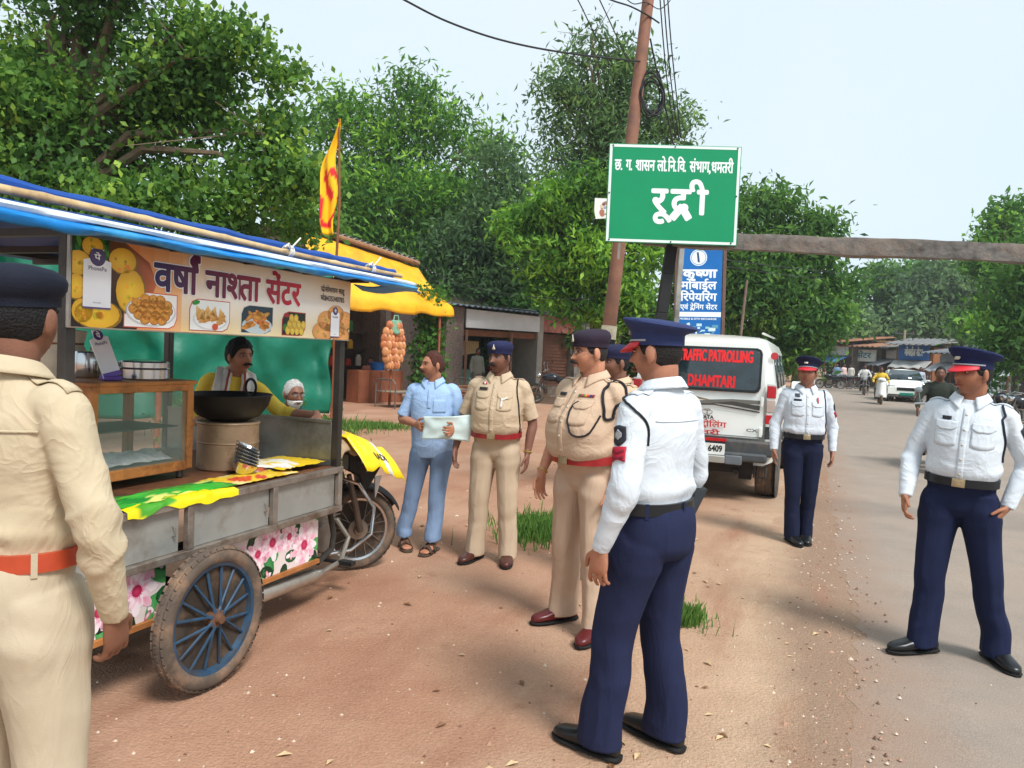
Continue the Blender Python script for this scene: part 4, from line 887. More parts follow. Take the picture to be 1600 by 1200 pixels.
def cart_roof():
    def top(t, y): return 1.985 + .11 * math.sin(max(0, min(1, (y + .35) / 1.95)) * math.pi) + .012 * noise.noise((t * 3, y * 3, 0))
    b = MB(); b.grid(lambda u, v: (T0 - .55 + 2.75 * u + .03 * noise.noise((v * 4, 1, 2)), -.20 + 1.75 * v, top(T0 - .55 + 2.75 * u, -.2 + 1.75 * v)), 40, 16); rf = b.build('tarp_roof', TARPD, cart, thick=.006)
    # front valance: folded pale strip with the blue hem below
    x0, x1 = T0 - .55, 1.60
    def val(u, v, zt, zb, y0):
        t = x0 + (x1 - x0) * u; w_ = .012 * noise.noise((t * 5, v * 2, 7)); hem = .018 * noise.noise((t * 2.6, 3, 1)) + .010 * noise.noise((t * 8, 3, 4))
        z = zt + (zb - zt) * v + (hem if v > .8 else 0); return (t, y0 - .03 * math.sin(v * math.pi) + w_ - .025 * v, z)
    b = MB(); b.grid(lambda u, v: val(u, v, 2.005, 1.975, -.215), 70, 4); b.build('pale_strip', TARPW, rf, thick=.005)
    b = MB(); b.grid(lambda u, v: val(u, v, 1.982, 1.934 + .018 * u, -.225), 90, 8); b.build('blue_hem', TARPB, rf, thick=.005)
    b = MB(); b.grid(lambda u, v: (1.56 + .17 * u * (1 - v * .4), -.22 + .4 * v, 1.975 - .03 * u + .01 * math.sin(v * 7)), 8, 8); b.build('tarp_corner', TARPB, rf, thick=.006)
    b = MB(); pts = []; rs = []
    L_ = x1 + .02 - (x0 - .1)
    for k in range(61):
        u = k / 60; t = x0 - .1 + L_ * u; nd = k % 9 == 0; pts.append((t, -.135 + .006 * math.sin(u * 9), 2.052 - .012 * u + .006 * math.sin(u * 7))); rs.append(.0165 - .003 * u + (.003 if nd else 0))
    b.tube(pts, rs, 12); b.build('bamboo_pole', BAMBOO, cart)
    b = MB(); b.tube([(x0 - .1 + L_ * k / 40, -.075 + .012 * noise.noise((k * .4, 1, 1)), 2.082 - .02 * k / 40 + .010 * noise.noise((k * .35, 4, 1))) for k in range(41)], [.026 + .006 * noise.noise((k * .6, 2, 9)) for k in range(41)], 10); b.build('tarp_roll', TARPD, rf)
    for t in (.47, 1.24):
        b = MB(); 
        for q in range(3): b.tube([(t + q * .012, -.135 + .028 * math.cos(a), 2.048 + .028 * math.sin(a)) for a in [k * .524 for k in range(12)]], .005, 5, closed=True)
        b.tube([(t, -.16, 2.06), (t + .02, -.18, 2.095), (t + .05, -.18, 2.12)], .004, 5); b.tube([(t, -.16, 2.06), (t - .04, -.18, 2.08), (t - .06, -.17, 2.06)], .004, 5); b.build('tie', S('white_cord', (226, 222, 212), rough=.8), cart)
    for k in range(5):
        b = MB(); t = T0 + k * .46; b.bar((t, -.14, 1.975), (t, CW_ + .1, 1.975), .03, .03); b.build('roof_batten', POSTD, cart)
    for y in (0, CW_ + .02): b = MB(); b.bar((T0 - .4, y + .03, 2.005), (1.45, y + .03, 2.005), .035, .03); b.build('roof_rail', POSTD, cart)
cart_roof()
def cart_bike():
    D = Vector((1, 0, 0)); y0 = .316; hub = Vector((1.906, y0, .29)); st = Matrix.Rotation(R(-38), 3, 'Z')
    fw = wheel(cart, hub, .29, .075, st, RUBBER, CHROME, S('spoke_steel', (150, 140, 130), rough=.5, metal=.6), 36, .0022, .072, 'front_wheel', True, S('drum_alloy', (150, 138, 124), rough=.5, metal=.5), 40)
    sd_ = st @ Vector((0, 1, 0)); fd = st @ Vector((1, 0, 0)); crown = hub + Vector((-.17, 0, .42))
    b = MB()
    for s in (-1, 1): b.tube([hub + sd_ * .075 * s, hub + sd_ * .085 * s + (crown - hub) * .45, crown + sd_ * .085 * s], [.024, .022, .018], 10)
    b.build('fork', S('grey_fork', (120, 112, 104), rough=.4, metal=.6, var=.2), cart)
    b = MB()
    def fen(u, v):
        a = R(28) + R(118) * u; s = (v - .5) * 2; rr = .325 + .012 * (1 - s * s); return hub + fd * math.cos(a) * rr + Vector((0, 0, math.sin(a) * rr)) + sd_ * s * .068 - Vector((0, 0, .03 * s * s))
    b.grid(fen, 26, 8)
    b.grid(lambda u, v: hub + fd * math.cos(R(146 - 30 * v)) * .34 * (1 + .05 * v) + Vector((0, 0, math.sin(R(146 - 30 * v)) * .32 - .02 * u)) + sd_ * (u - .5) * .16, 6, 4); b.build('fender', BLACKP, cart, thick=.006)
    b = MB(); c = crown + fd * .10 + Vector((0, 0, .07)); T = Matrix.Translation(c) @ st.to_4x4() @ Matrix.Rotation(R(90), 4, 'Y')
    b.lathe([(0, -.09), (.05, -.085), (.085, -.04), (.095, .02), (.092, .03)], 20, T); hl = b.build('headlight', BLACKP, cart)
    b = MB(); b.lathe([(.088, .028), (.08, .05), (.05, .068), (0, .075)], 20, T); b.build('lens', S('lamp_glass', (190, 196, 198), rough=.1, metal=.3), hl)
    b = MB(); b.lathe([(.09, .02), (.098, .03), (.092, .038), (.086, .03)], 20, T); b.build('bezel', CHROME, hl)
    b = MB(); b.prism([(-.10, .10), (.10, .12), (.13, .0), (.05, -.14), (.0, -.17), (-.02, -.05), (-.1, -.02)], .15, Matrix.Translation(c - Vector((0, 0, .03)) - sd_ * .075) @ st.to_4x4()); b.build('cowl', BLACKP, cart, bevel=.012)
    b = MB(); b.prism([(.0, 0), (.05, .01), (.02, -.11), (.005, -.15)], .02, Matrix.Translation(c + fd * .10 - Vector((0, 0, .10)) - sd_ * .05) @ st.to_4x4()); b.build('cowl_trim', S('white_trim', (220, 220, 216), rough=.4), cart)
    b = MB(); b.tube([c - fd * .1 + sd_ * .36 + Vector((0, 0, .06)), c - fd * .05 + sd_ * .2 + Vector((0, 0, .12)), c - fd * .02 + Vector((0, 0, .10)), c - fd * .05 - sd_ * .2 + Vector((0, 0, .12)), c - fd * .1 - sd_ * .36 + Vector((0, 0, .06))], .012, 8); b.build('handlebar', CHROME, cart)
    b = MB(); nb = crown - Vector((.06, 0, .02))
    b.tube([nb, nb + Vector((-.25, 0, -.30)), nb + Vector((-.34, 0, -.42)), (1.0, y0, .30), (.6, y0, .34)], .028, 10); b.tube([nb, (1.25, y0, .80), (.9, y0, .62), (.5, y0, .56)], .026, 10); b.build('bike_frame', POSTD, cart)
    b = MB(); b.ball((1.36, y0, .78), (.22, .12, .11), 16); b.build('fuel_tank', S('black_gloss', (24, 24, 26), rough=.2), cart)
    b = MB(); b.box((1.38, y0, .40), (.26, .18, .20)); b.lathe([(.07, -.1), (.075, 0), (.07, .1)], 14, Matrix.Translation((1.48, y0, .50)) @ Matrix.Rotation(R(20), 4, 'Y'))
    for k in range(5): b.box((1.48, y0, .44 + k * .03), (.17, .19, .008))
    b.lathe([(.09, -.13), (.10, -.1), (.10, .1), (.09, .13)], 18, Matrix.Translation((1.34, y0, .36)) @ Matrix.Rotation(R(90), 4, 'X')); b.build('engine', S('engine_alloy', (118, 108, 98), rough=.6, metal=.5, var=.3, scale=12), cart, bevel=.006)
    b = MB()
    for s in (-1, 1): b.tube([(1.60, y0 - .05 * s, .70), (1.66, y0 - .16 * s, .66), (1.72, y0 - .25 * s, .50), (1.66, y0 - .27 * s, .34), (1.56, y0 - .18 * s, .24), (1.45, y0 - .06 * s, .22)], .0135, 10)
    b.build('crash_guard', CHROME, cart)
    b = MB(); b.tube([(1.50, y0 - .1, .45), (1.56, y0 - .16, .32), (1.42, y0 - .2, .20), (1.15, y0 - .22, .19)], .016, 8); b.tube([(1.2, y0 - .22, .19), (1.1, y0 - .22, .195), (.55, y0 - .23, .22), (.5, y0 - .23, .222)], [.02, .04, .046, .03], 14); b.build('exhaust', S('dull_chrome', (176, 170, 160), rough=.35, metal=.7, var=.2, scale=8), cart)
    b = MB(); b.tube([(1.40, y0 - .26, .20), (1.40, y0 + .26, .20)], .012, 8); b.box((1.40, y0 - .26, .205), (.05, .10, .025)); b.build('foot_peg', BLACKP, cart)
    b = MB(); b.box((1.0, y0, .84 - .08), (.55, .24, .1)); b.build('seat', BLACKP, cart, bevel=.03)
    b = MB(); pts = [(T1 + .03, .08, .60), (T1 + .06, .06, .42), (T1 + .04, .06, .33), (T1 - .1, .06, .28)]; b.tube(pts, .018, 8); b.build('tow_tube', POSTD, cart)
cart_bike()
# ---- things standing on the cart
def case():
    root = thing('display_case', 'wood-framed glass snack case standing on the cart counter', 'display case', cw(.11, .62, .855), CRZ); W, D, H = .62, .46, .45; b = MB(); q = .042
    for sx in (-1, 1):
        for sy in (-1, 1): b.box((sx * (W - q) / 2, sy * (D - q) / 2, .05 + H / 2), (q, q, H))
    for z in (.07, .05 + H - .015):
        for sy in (-1, 1): b.box((0, sy * (D - q) / 2 - .001 * sy, z), (W - 2 * q, q, .05))
        for sx in (-1, 1): b.box((sx * (W - q) / 2, 0, z), (q, D - 2 * q, .05))
    b.build('frame', WOODF, root, bevel=.004)
    b = MB(); b.box((0, 0, .05 + H + .004), (W + .02, D + .02, .02)); b.build('top_board', WOODF, root, bevel=.004)
    for sx in (-1, 1):
        for sy in (-1, 1): b = MB(); b.lathe([(.014, 0), (.02, .01), (.016, .05)], 10, Matrix.Translation((sx * .26, sy * .19, 0))); b.build('foot', POSTD, root)
    GL = S('case_glass', (170, 190, 180), rough=.05, spec=.8, alpha=.13, var=.04)
    for sy in (-1, 1): b = MB(); b.box((0, sy * (D / 2 - .012), .05 + H / 2), (W - 2 * q, .004, H - .09)); b.build('glass_pane', GL, root)
    b = MB(); b.box((-W / 2 + .012, 0, .05 + H / 2), (.006, D - 2 * q, H - .09)); b.build('side_board', S('case_back', (66, 58, 48), rough=.6), root)
    b = MB(); b.box((W / 2 - .012, 0, .05 + H / 2), (.004, D - 2 * q, H - .09)); b.build('glass_pane', GL, root)
    b = MB(); b.box((0, 0, .085), (W - .06, D - .06, .012)); b.box((0, .02, .27), (W - .07, D - .1, .006)); b.build('shelf', S('case_shelf', (60, 64, 60), rough=.5), root)
    m = MB(); rr = random.Random(1); m.grid(lambda u, v: (-.24 + .48 * u, -.16 + .25 * v, .10 + .035 * abs(noise.noise((u * 5, v * 5, 1))) + .03 * math.sin(v * 3)), 16, 10); tag(m.build('newspaper', S('newsprint', (206, 206, 202), rough=.9, var=.25, scale=30), None, thick=.003), 'crumpled newsprint lying inside the glass snack case', 'paper').matrix_basis = root.matrix_basis
case()
def stove():
    root = thing('drum_stove', 'sooty steel drum stove under the black frying pan', 'stove', cw(.76, .46, .855), CRZ); b = MB(); b.lathe([(.160, 0), (.168, .01), (.168, .15), (.172, .155), (.168, .16), (.168, .258), (.174, .263), (.170, .272), (.15, .272)], 32)
    b.build('drum', S('sooty_steel', (168, 140, 112), rough=.5, metal=.4, var=.25, scale=4, dirt=lin((70, 52, 40)), dscale=3.5), root); b = MB(); b.box((.0, -.165, .07), (.11, .02, .09)); b.build('fire_door', S('dark_door', (84, 64, 50), rough=.7), root, bevel=.004)
    pan = thing('frying_pan', 'wide black iron frying pan with ring handles on the drum stove', 'pan', cw(.76, .46, 1.125), CRZ); b = MB(); b.lathe([(0, .0), (.10, .003), (.17, .035), (.215, .095), (.232, .150), (.240, .152), (.236, .158), (.226, .150), (.208, .095), (.165, .043), (.10, .012), (0, .01)], 40)
    BI = S('black_iron', (34, 30, 28), rough=.55, metal=.3, var=.3, scale=8); b.build('bowl', BI, pan)
    b = MB(); b.lathe([(0, .075), (.19, .075)], 30); b.build('frying_oil', S('dark_oil', (42, 30, 18), rough=.12), pan)
    for s in (1,): b = MB(); b.tube([(.20 * s + .045 * math.cos(a) * .3 * s, .02 * s + .050 * math.cos(a), .185 + .050 * math.sin(a)) for a in [k * math.pi / 10 for k in range(20)]], .008, 8, closed=True); b.build('ring_handle', BI, pan)
stove()
def pots():
    z = .855 + .05 + .45 + .016
    b = MB(); b.lathe([(.115, 0), (.12, .005), (.12, .05), (.124, .055), (.12, .06), (.12, .085), (.115, .092), (.05, .098), (0, .1)], 30, Matrix.Translation(cw(.24, .55, z))); tag(b.build('steel_container', CHROME), 'wide round steel container with a lid on the glass case', 'container')
    b = MB(); b.lathe([(.035, 0), (.043, .11), (.046, .112), (.042, .11), (.034, .01), (0, .008)], 20, Matrix.Translation(cw(.17, .78, z))); b.lathe([(.037, 0.09), (.044, .15), (.04, .15), (.034, .1)], 20, Matrix.Translation(cw(.17, .78, z))); tag(b.build('steel_tumbler', CHROME), 'stack of steel tumblers behind the wide container', 'tumbler')
    b = MB(); b.lathe([(.05, 0), (.055, .01), (.055, .12), (.05, .13), (0, .135)], 20, Matrix.Translation(cw(.06, .74, z))); tag(b.build('steel_canister', CHROME), 'narrow steel canister beside the payment stand', 'canister')
    root = thing('payment_stand', 'tilted white payment stand with a purple base on the glass case', 'stand', cw(.0, .50, z), CRZ + R(-12)); tl = Matrix.Rotation(R(-14), 4, 'X') @ Matrix.Rotation(R(-14), 4, 'Y'); b = MB(); b.box((.0, 0, .012), (.085, .06, .022)); b.build('base', S('purple_plastic', (92, 62, 150), rough=.4), root, bevel=.004)
    b = MB(); b.prism([(-.045, 0), (.045, 0), (.045, .19), (.02, .20), (.02, .235), (-.02, .235), (-.02, .20), (-.045, .19)], .006, Matrix.Translation((0, -.015, .02)) @ tl); pl = b.build('card', S('white_card', (236, 236, 240), rough=.4, var=.03), root)
    q = Print(.09, .235); q.disc((.045, .205), .024, (88, 64, 130), 2, 18); q.text(['पे'], .036, .193, .018, .022, (250, 250, 250), 3, .03); q.text(['PhonePe'], .016, .158, .058, .014, (110, 100, 130), 3, .01); q.rect(0, 0, .09, .022, (110, 80, 170), 2)
    M4 = Matrix.Translation((0, -.015, .02)) @ tl; q.build('card_print', M4 @ Vector((-.045, -.001, 0)), M4.to_3x3() @ Vector((1, 0, 0)), M4.to_3x3() @ Vector((0, 0, 1)), pl, PRINT)
    s_ = thing('cloth_sack', 'cream cloth sack tied at the top, standing behind the steel tumblers', 'sack', cw(.13, .98, z - .05), CRZ); b = MB(); b.lathe([(.085, 0), (.105, .04), (.108, .12), (.10, .18), (.085, .21), (.098, .25), (.10, .28), (.06, .285), (0, .28)], 22); o = b.build('sack', S('cream_cloth', (214, 202, 178), rough=.9, var=.15, scale=10, bump=.5, bscale=24), s_); b = MB(); b.tube([(.086 * math.cos(a), .086 * math.sin(a), .212) for a in [k * .4189 for k in range(15)]], .006, 6, closed=True); b.build('tie', WOODB, s_)
    b = MB(); b.box(tuple(cw(.13, .98, z - .07)), (.5, .35, .03), Matrix.Rotation(CRZ, 3, 'Z')); tag(b.build('back_shelf', WOODF), 'wooden shelf board behind the glass case under the cream sack', 'shelf')
    for y_ in (.86, 1.1): 
        q = MB(); q.bar(cw(.13, y_, .855), cw(.13, y_, z - .086), .03, .03); o = q.build('leg', WOODF, bpy.data.objects['back_shelf'])
pots()
def bowl_stack():
    for k in range(6):
        b = MB(); m = Matrix.Translation(cw(.54 + .008 * k, .17 + .006 * k, .875 + .018 * k)) @ Matrix.Rotation(R(16 + k * 2), 4, 'Y') @ Matrix.Rotation(R(-10), 4, 'X'); b.lathe([(0, 0), (.03, .002), (.055, .03), (.068, .062), (.072, .063), (.066, .06), (.052, .03), (.028, .006), (0, .004)], 26, m)
        tag(b.build('steel_bowl', CHROME), 'one of the nested steel bowls stacked beside the drum stove', 'bowl', 'stack of steel bowls')
bowl_stack()
def packet(name, lab, t0, t1, y0, y1, z, cols, seed, word=None, hang=.0):
    """Limp plastic packet lying on the counter; its print is real colour of the film."""
    nx, ny = 26, 14; v = []; f = []; c = []; r = random.Random(seed); spots = [(r.random(), r.random(), r.uniform(.08, .25), r.choice(cols[1:])) for _ in range(16)]
    for j in range(ny + 1):
        for i in range(nx + 1):
            u, w_ = i / nx, j / ny; t = t0 + (t1 - t0) * u + .012 * noise.noise((w_ * 5, seed, 1)); y = y0 + (y1 - y0) * w_ + .02 * noise.noise((u * 5, seed, 3)) 
            zz = z + .010 * abs(noise.noise((u * 9, w_ * 6, seed))) + .012 * math.sin(u * math.pi) * math.sin(w_ * math.pi)
            if y < .0: zz -= (0 - y) * 1.6; y = -.022 + y * .15
            v.append(cw(t, y, zz)); k = cols[0]
            for (a, b_, rr, q) in spots:
                if (u - a) ** 2 + ((w_ - b_) * .6) ** 2 < rr * rr * .35: k = q
            c.append((*lin(k), 1))
    for j in range(ny):
        for i in range(nx): a = j * (nx + 1) + i; f.append((a, a + 1, a + nx + 2, a + nx + 1))
    me = me_from(v, f, True, 60); at = me.color_attributes.new('col', 'FLOAT_COLOR', 'POINT'); at.data.foreach_set('color', np.array(c, np.float32).reshape(-1))
    o = ob(name, me, None, M('printed_film', rough=.25, attr='col', var=.06, scale=12)); tag(o, lab, 'packet')
    return o
packet('snack_packet', 'green and yellow plastic packet lying at the front edge of the counter', -.42, .34, .012, .22, .868, [(54, 170, 50), (236, 222, 40), (20, 120, 50), (226, 230, 120), (60, 190, 60), (30, 140, 44)], 2)
packet('snack_packet', 'bright yellow packet hanging over the counter edge under the green one', -.36, .30, -.022, .09, .862, [(240, 222, 30), (250, 240, 120), (80, 160, 50), (240, 222, 30)], 3)
packet('snack_packet', 'yellow and red printed packet in the middle of the counter', .30, .82, .01, .24, .866, [(238, 196, 50), (206, 70, 40), (244, 226, 150), (150, 60, 30), (238, 196, 50)], 5)
packet('snack_packet', 'reddish photo-printed packet right of the drum stove', .62, 1.02, .10, .34, .872, [(196, 96, 60), (110, 60, 40), (226, 200, 170), (70, 90, 60), (216, 160, 60)], 7)
packet('snack_packet', 'yellow packet with a white corner at the right end of the counter', .74, 1.15, .05, .40, .885, [(244, 204, 36), (250, 246, 236), (244, 204, 36), (250, 240, 200)], 9)
def bag_on_bike():
    b = MB()
    def fn(u, v):
        t = 1.22 + .40 * u; y = .06 + .50 * v
        z = 1.02 + .05 * math.sin(u * 3) - .16 * (2 * abs(v - .5)) ** 2.4 - .06 * u ** 3 + .035 * noise.noise((u * 4, v * 5, 4)) + .02 * noise.noise((u * 9, v * 11, 7))
        return cw(t, y, z)
    b.grid(fn, 30, 30); tag(b.build('jute_sack', S('jute', (168, 144, 114), rough=.95, var=.2, scale=30, bump=.6, bscale=90), thick=.02), 'brown jute sack slumped over the motorcycle tank', 'sack')
    b = MB()
    def f2(u, v):
        t = 1.38 + .50 * u; y = -.10 + .06 * max(0, .25 - v) + .72 * v; c = abs(v - .45)
        z = 1.045 - .16 * u ** 1.6 - .34 * c ** 1.5 + .035 * noise.noise((u * 5, v * 5, 4)) + (.02 * math.sin(v * 14) * u) - .05 * max(0, .2 - u) - max(0, .25 - v) * .50
        return cw(t, y, z)
    b.grid(f2, 30, 24); b.mi = [1 if 15 < (i % 30) < 20 or (i // 30) > 20 else 0 for i in range(len(b.f))]
    o = tag(b.build('plastic_sack', [S('yellow_film', (250, 214, 20), rough=.3, var=.08, scale=9), S('white_film', (240, 238, 226), rough=.3)], thick=.004), 'yellow plastic sack with a white band draped over the motorcycle headlight', 'sack')
    lt = lettering('print', ['RADHE'], cw(1.56, -.09, .875), Vector((RDX, RDY, -.25)), Vector((0, 0, 1)), .19, .042, (60, 40, 30), o, .02)
    bv = BVHTree.FromPolygons([tuple(v.co) for v in o.data.vertices], [tuple(p.vertices) for p in o.data.polygons]); base = Vector((RDY, -RDX, .25)).normalized()
    for v in lt.data.vertices:
        hit = bv.ray_cast(v.co + base * .5, -base)
        if hit[0] is not None: v.co = hit[0] + base * (.0045 + .0003 * (v.index % 5))
bag_on_bike()
def flag():
    root = thing('religious_flag', 'narrow yellow and red flag drooping from a thin pole on the cart', 'flag', cw(1.25, .11, 1.95)); b = MB(); b.tube([(0, 0, 0), (.01, 0, .5), (-.01, 0, 1.0)], [.009, .008, .006], 8); b.build('pole', WOODB, root)
    v = []; f = []; c = []; nx, ny = 10, 40
    for j in range(ny + 1):
        for i in range(nx + 1):
            u, w_ = i / nx, j / ny; wd = .10 * (math.sin(min(w_ * 1.25, 1) * math.pi * .62)) ** .8 * (1 - .35 * max(0, w_ - .6) / .4) + .006
            x = -.012 - wd * u + .012 * math.sin(w_ * 11 + 1); y = .025 * math.sin(u * 7 + w_ * 5) * (u + .2); z = 1.0 - .70 * w_ - .05 * u * (1 - w_)
            v.append((x, y, z)); red = noise.noise((u * 2.5 + 2, w_ * 7, 1)) > .08 and w_ > .3 and w_ < .93
            c.append((*lin((214, 34, 40) if red else (248, 186, 16)), 1))
    for j in range(ny):
        for i in range(nx): a = j * (nx + 1) + i; f.append((a, a + 1, a + nx + 2, a + nx + 1))
    me = me_from(v, f, True, 60); at = me.color_attributes.new('col', 'FLOAT_COLOR', 'POINT'); at.data.foreach_set('color', np.array(c, np.float32).reshape(-1)); ob('cloth', me, root, M('flag_cloth', rough=.7, attr='col', var=.08, scale=14)).modifiers.new('t', 'SOLIDIFY').thickness = .002
flag()
# green tarp screen behind the cart
def tarp_screen():
    a = Vector((Pt(150, 560, 7.2).x - 1.6, 7.2, 0)); c = Vector((Pt(516, 560, 9.2).x, 9.2, 0)); root = thing('tarp_screen', 'shiny green tarpaulin screen stretched between poles behind the cart', 'tarpaulin', a)
    b = MB(); d = c - a
    b.grid(lambda u, v: a + d * u + Vector((.05 * noise.noise((u * 7, v * 4, 0)), .16 * noise.noise((u * 8, v * 3, 9)) + .05 * math.sin(u * 26 + v * 6) + .06 * noise.noise((u * 20, v * 7, 2)), .72 + 1.75 * v + .05 * math.sin(u * 18) * (v - .5) - .30 * (1 - v) * (u > .9) * 0)), 140, 36); b.build('sheet', S('green_tarpaulin', (10, 104, 80), rough=.5, var=.16, scale=3, bump=.9, bscale=9), root, True, thick=.006)
    for u in (0, .5, 1.0): b = MB(); p = a + d * u + Vector((.03, .06, 0)); b.tube([p, p + Vector((.02, 0, 1.3)), p + Vector((.0, 0, 2.6))], .035, 8); b.build('pole', POLEW, root, True)
tarp_screen()
# ------------------------------------------------------------------ patrol jeep
WHITE = S('white_car_paint', (244, 246, 240), rough=.28, var=.03, coat=.5, scale=3)
BUMP = S('grey_bumper', (70, 74, 76), rough=.6, var=.15, scale=6, dirt=lin((110, 98, 86)), dscale=4)
GLASSD = S('dark_tinted_glass', (34, 48, 52), rough=.06, spec=.9, var=.5, scale=5)
RED = S('red_lens', (196, 24, 36), rough=.2, spec=.7)
def car_tyre(parent, c, r, w_, hubm):
    b = MB(); T = Matrix.Translation(Vector(c)) @ Matrix.Rotation(R(90), 4, 'Y'); b.lathe([(r * .62, -w_ / 2), (r * .9, -w_ / 2), (r, -w_ * .38), (r, w_ * .38), (r * .9, w_ / 2), (r * .62, w_ / 2)], 32, T)
    for k in range(4): b.lathe([(r + .001, -w_ * .3 + k * w_ * .18), (r + .006, -w_ * .3 + k * w_ * .18 + .005), (r + .006, -w_ * .3 + k * w_ * .18 + .022), (r + .001, -w_ * .3 + k * w_ * .18 + .027)], 32, T)
    wh = b.build('wheel', RUBBER, parent); b = MB(); b.lathe([(0, -w_ * .25), (r * .3, -w_ * .3), (r * .62, -w_ * .45), (r * .62, w_ * .45), (r * .3, w_ * .3), (0, w_ * .25)], 24, T); b.build('rim', hubm, wh)
JO = (2.19, 8.82, 0); JRZ = -math.atan2(RDX, RDY)
def jeep():
    root = thing('patrol_jeep', 'white traffic patrol jeep parked on the roadside with its back to the camera', 'jeep', JO, JRZ)
    half = [(.70, .42), (.80, .47), (.835, .60), (.84, .95), (.835, 1.10), (.80, 1.26), (.725, 1.70), (.68, 1.80), (.58, 1.855), (.3, 1.875), (0, 1.88)]
    sec = []
    for y, hm, hs in ((0, 1.88, 1), (.05, 1.885, 1.004), (1.2, 1.90, 1.01), (2.7, 1.88, 1.01), (3.35, 1.16, 1.0), (3.9, 1.10, .98), (4.2, .98, .93)):
        pts = []
        for x, z in half:
            zz = z if z < 1.1 else 1.1 + (z - 1.1) * max(.02, (hm - 1.1) / .78) if hm > 1.1 else min(z, hm - (.84 - x) * .0)
            pts.append((x * hs, zz))
        full = pts + [(-x, z) for x, z in reversed(pts[:-1])]
        sh = .14 if y < .1 else 0
        sec.append([Vector((x, y + (max(0, z - 1.05) * sh) + (.05 * (abs(x) / .84) ** 4 if y < .1 else 0), z)) for x, z in full])
    b = MB(); n = len(sec[0]); vs = [v for s_ in sec for v in s_]; fs = [(i * n + k, i * n + k + 1, (i + 1) * n + k + 1, (i + 1) * n + k) for i in range(len(sec) - 1) for k in range(n - 1)]
    fs += [(i * n + n - 1, i * n, (i + 1) * n, (i + 1) * n + n - 1) for i in range(len(sec) - 1)]
    for k in range(n // 2):            # strips across the back so the slanted panel stays clean
        fs.append((k, k + 1, n - 2 - k, n - 1 - k) if k + 1 != n - 2 - k else (k, k + 1, n - 1 - k))
        q = (len(sec) - 1) * n; fs.append((q + n - 1 - k, q + n - 2 - k, q + k + 1, q + k) if k + 1 != n - 2 - k else (q + n - 1 - k, q + k + 1, q + k))
    b.add(vs, fs); b.build('body', WHITE, root, ang=30, bevel=.012)
    ry = lambda z: max(0, z - 1.05) * .14          # the back face at height z
    def slab(x0, x1, z0, z1, off, th, m, name, par=root, r=.03, bev=.004):
        c = .05 if r else 0; P_ = [(x0 + r, z0), (x1 - r, z0), (x1 - r * .3, z0 + r * .3), (x1, z0 + r), (x1, z1 - r), (x1 - r * .3, z1 - r * .3), (x1 - r, z1), (x0 + r, z1), (x0 + r * .3, z1 - r * .3), (x0, z1 - r), (x0, z0 + r), (x0 + r * .3, z0 + r * .3)]
        n = len(P_); q = MB(); q.add([Vector((x, ry(z) - off, z)) for x, z in P_] + [Vector((x, ry(z) - off + th, z)) for x, z in P_], [tuple(range(n)), tuple(range(2 * n - 1, n - 1, -1))] + [(i, i + n, (i + 1) % n + n, (i + 1) % n) for i in range(n)])
        return q.build(name, m, par, bevel=bev)
    gate = slab(-.685, .685, .72, 1.80, .016, .03, WHITE, 'tailgate', r=.06, bev=.008)
    slab(-.635, .635, 1.235, 1.74, .026, .02, BLACKP, 'window_seal', gate, .06)
    slab(-.61, .61, 1.26, 1.715, .030, .02, GLASSD, 'rear_window', gate, .05)
    # what shows through the glass: seat backs and bags
    def letter(nm, segs, x, z, w_, h, rgb, bold, off=.0):
        p = Print(w_ + .2, h * 3); p.text(segs, 0, h, w_, h, rgb, 1, bold); U = Vector((0, .14 if z > 1.05 else 0, 1)); return p.build(nm, Vector((x, ry(z) - .034 - off, z)) - U.normalized() * h, (1, 0, 0), U, gate, PAINT)
    letter('window_lettering', ['TRAFFIC PATROLLING'], -.29, 1.575, .82, .115, (236, 40, 44), .035); letter('window_lettering', ['DHAMTARI'], -.17, 1.285, .52, .115, (236, 40, 44), .035)
    p = Print(1.3, .3)
    p.poly([(0, .16), (.45, .19), (.9, .14), (.6, .20), (.2, .22)], [(150, 132, 106)] * 5, 1); p.poly([(.3, .10), (.75, .17), (1.0, .19), (1.3, .19), (1.3, .15), (.9, .13)], (120, 118, 110), 2); p.poly([(.75, .13), (1.0, .165), (1.3, .13), (1.3, .08), (1.0, .12)], (74, 74, 70), 3); p.poly([(.2, .08), (.8, .11), (1.3, .05), (1.3, .065), (.8, .125), (.2, .10)], (60, 58, 56), 4)
    p.build('swoosh_decal', (-.66, -.0165, .965), (1, 0, 0), (0, 0, 1), gate, PAINT)
    letter('emblem_lettering', ['TATA'], -.005, .915, .15, .035, (40, 42, 44), .04); b = MB(); b.tube([(.07 + .055 * math.cos(a), -.025, .995 + .032 * math.sin(a)) for a in [k * math.pi / 12 for k in range(24)]], .005, 6, closed=True); b.bar((.07, -.025, .967), (.07, -.025, 1.012), .012, .008); b.bar((.035, -.025, 1.012), (.105, -.025, 1.012), .012, .008, (0, 1, 0)); b.build('emblem', CHROME, gate)
    letter('red_lettering', ['यातायात', ' ', 'पे', ('टो', 'rakar.35'), 'िलंग'], -.5, .825, .79, .058, (206, 40, 40), .02)
    letter('red_lettering', ['धमतरी'], -.18, .738, .40, .045, (206, 40, 40), .03); letter('model_lettering', ['CX'], .51, .80, .12, .03, (60, 62, 64), .03)
    b = MB(); b.box((.66, -.025, .80), (.035, .03, .11)); b.build('hinge', WHITE, gate, bevel=.008); b = MB(); b.box((.66, -.025, 1.14), (.035, .03, .11)); b.build('hinge', WHITE, gate, bevel=.008)
    b = MB(); b.bar((-.7, -.018, .742), (.7, -.018, .742), .006, .004); b.build('panel_line', BLACKP, gate)
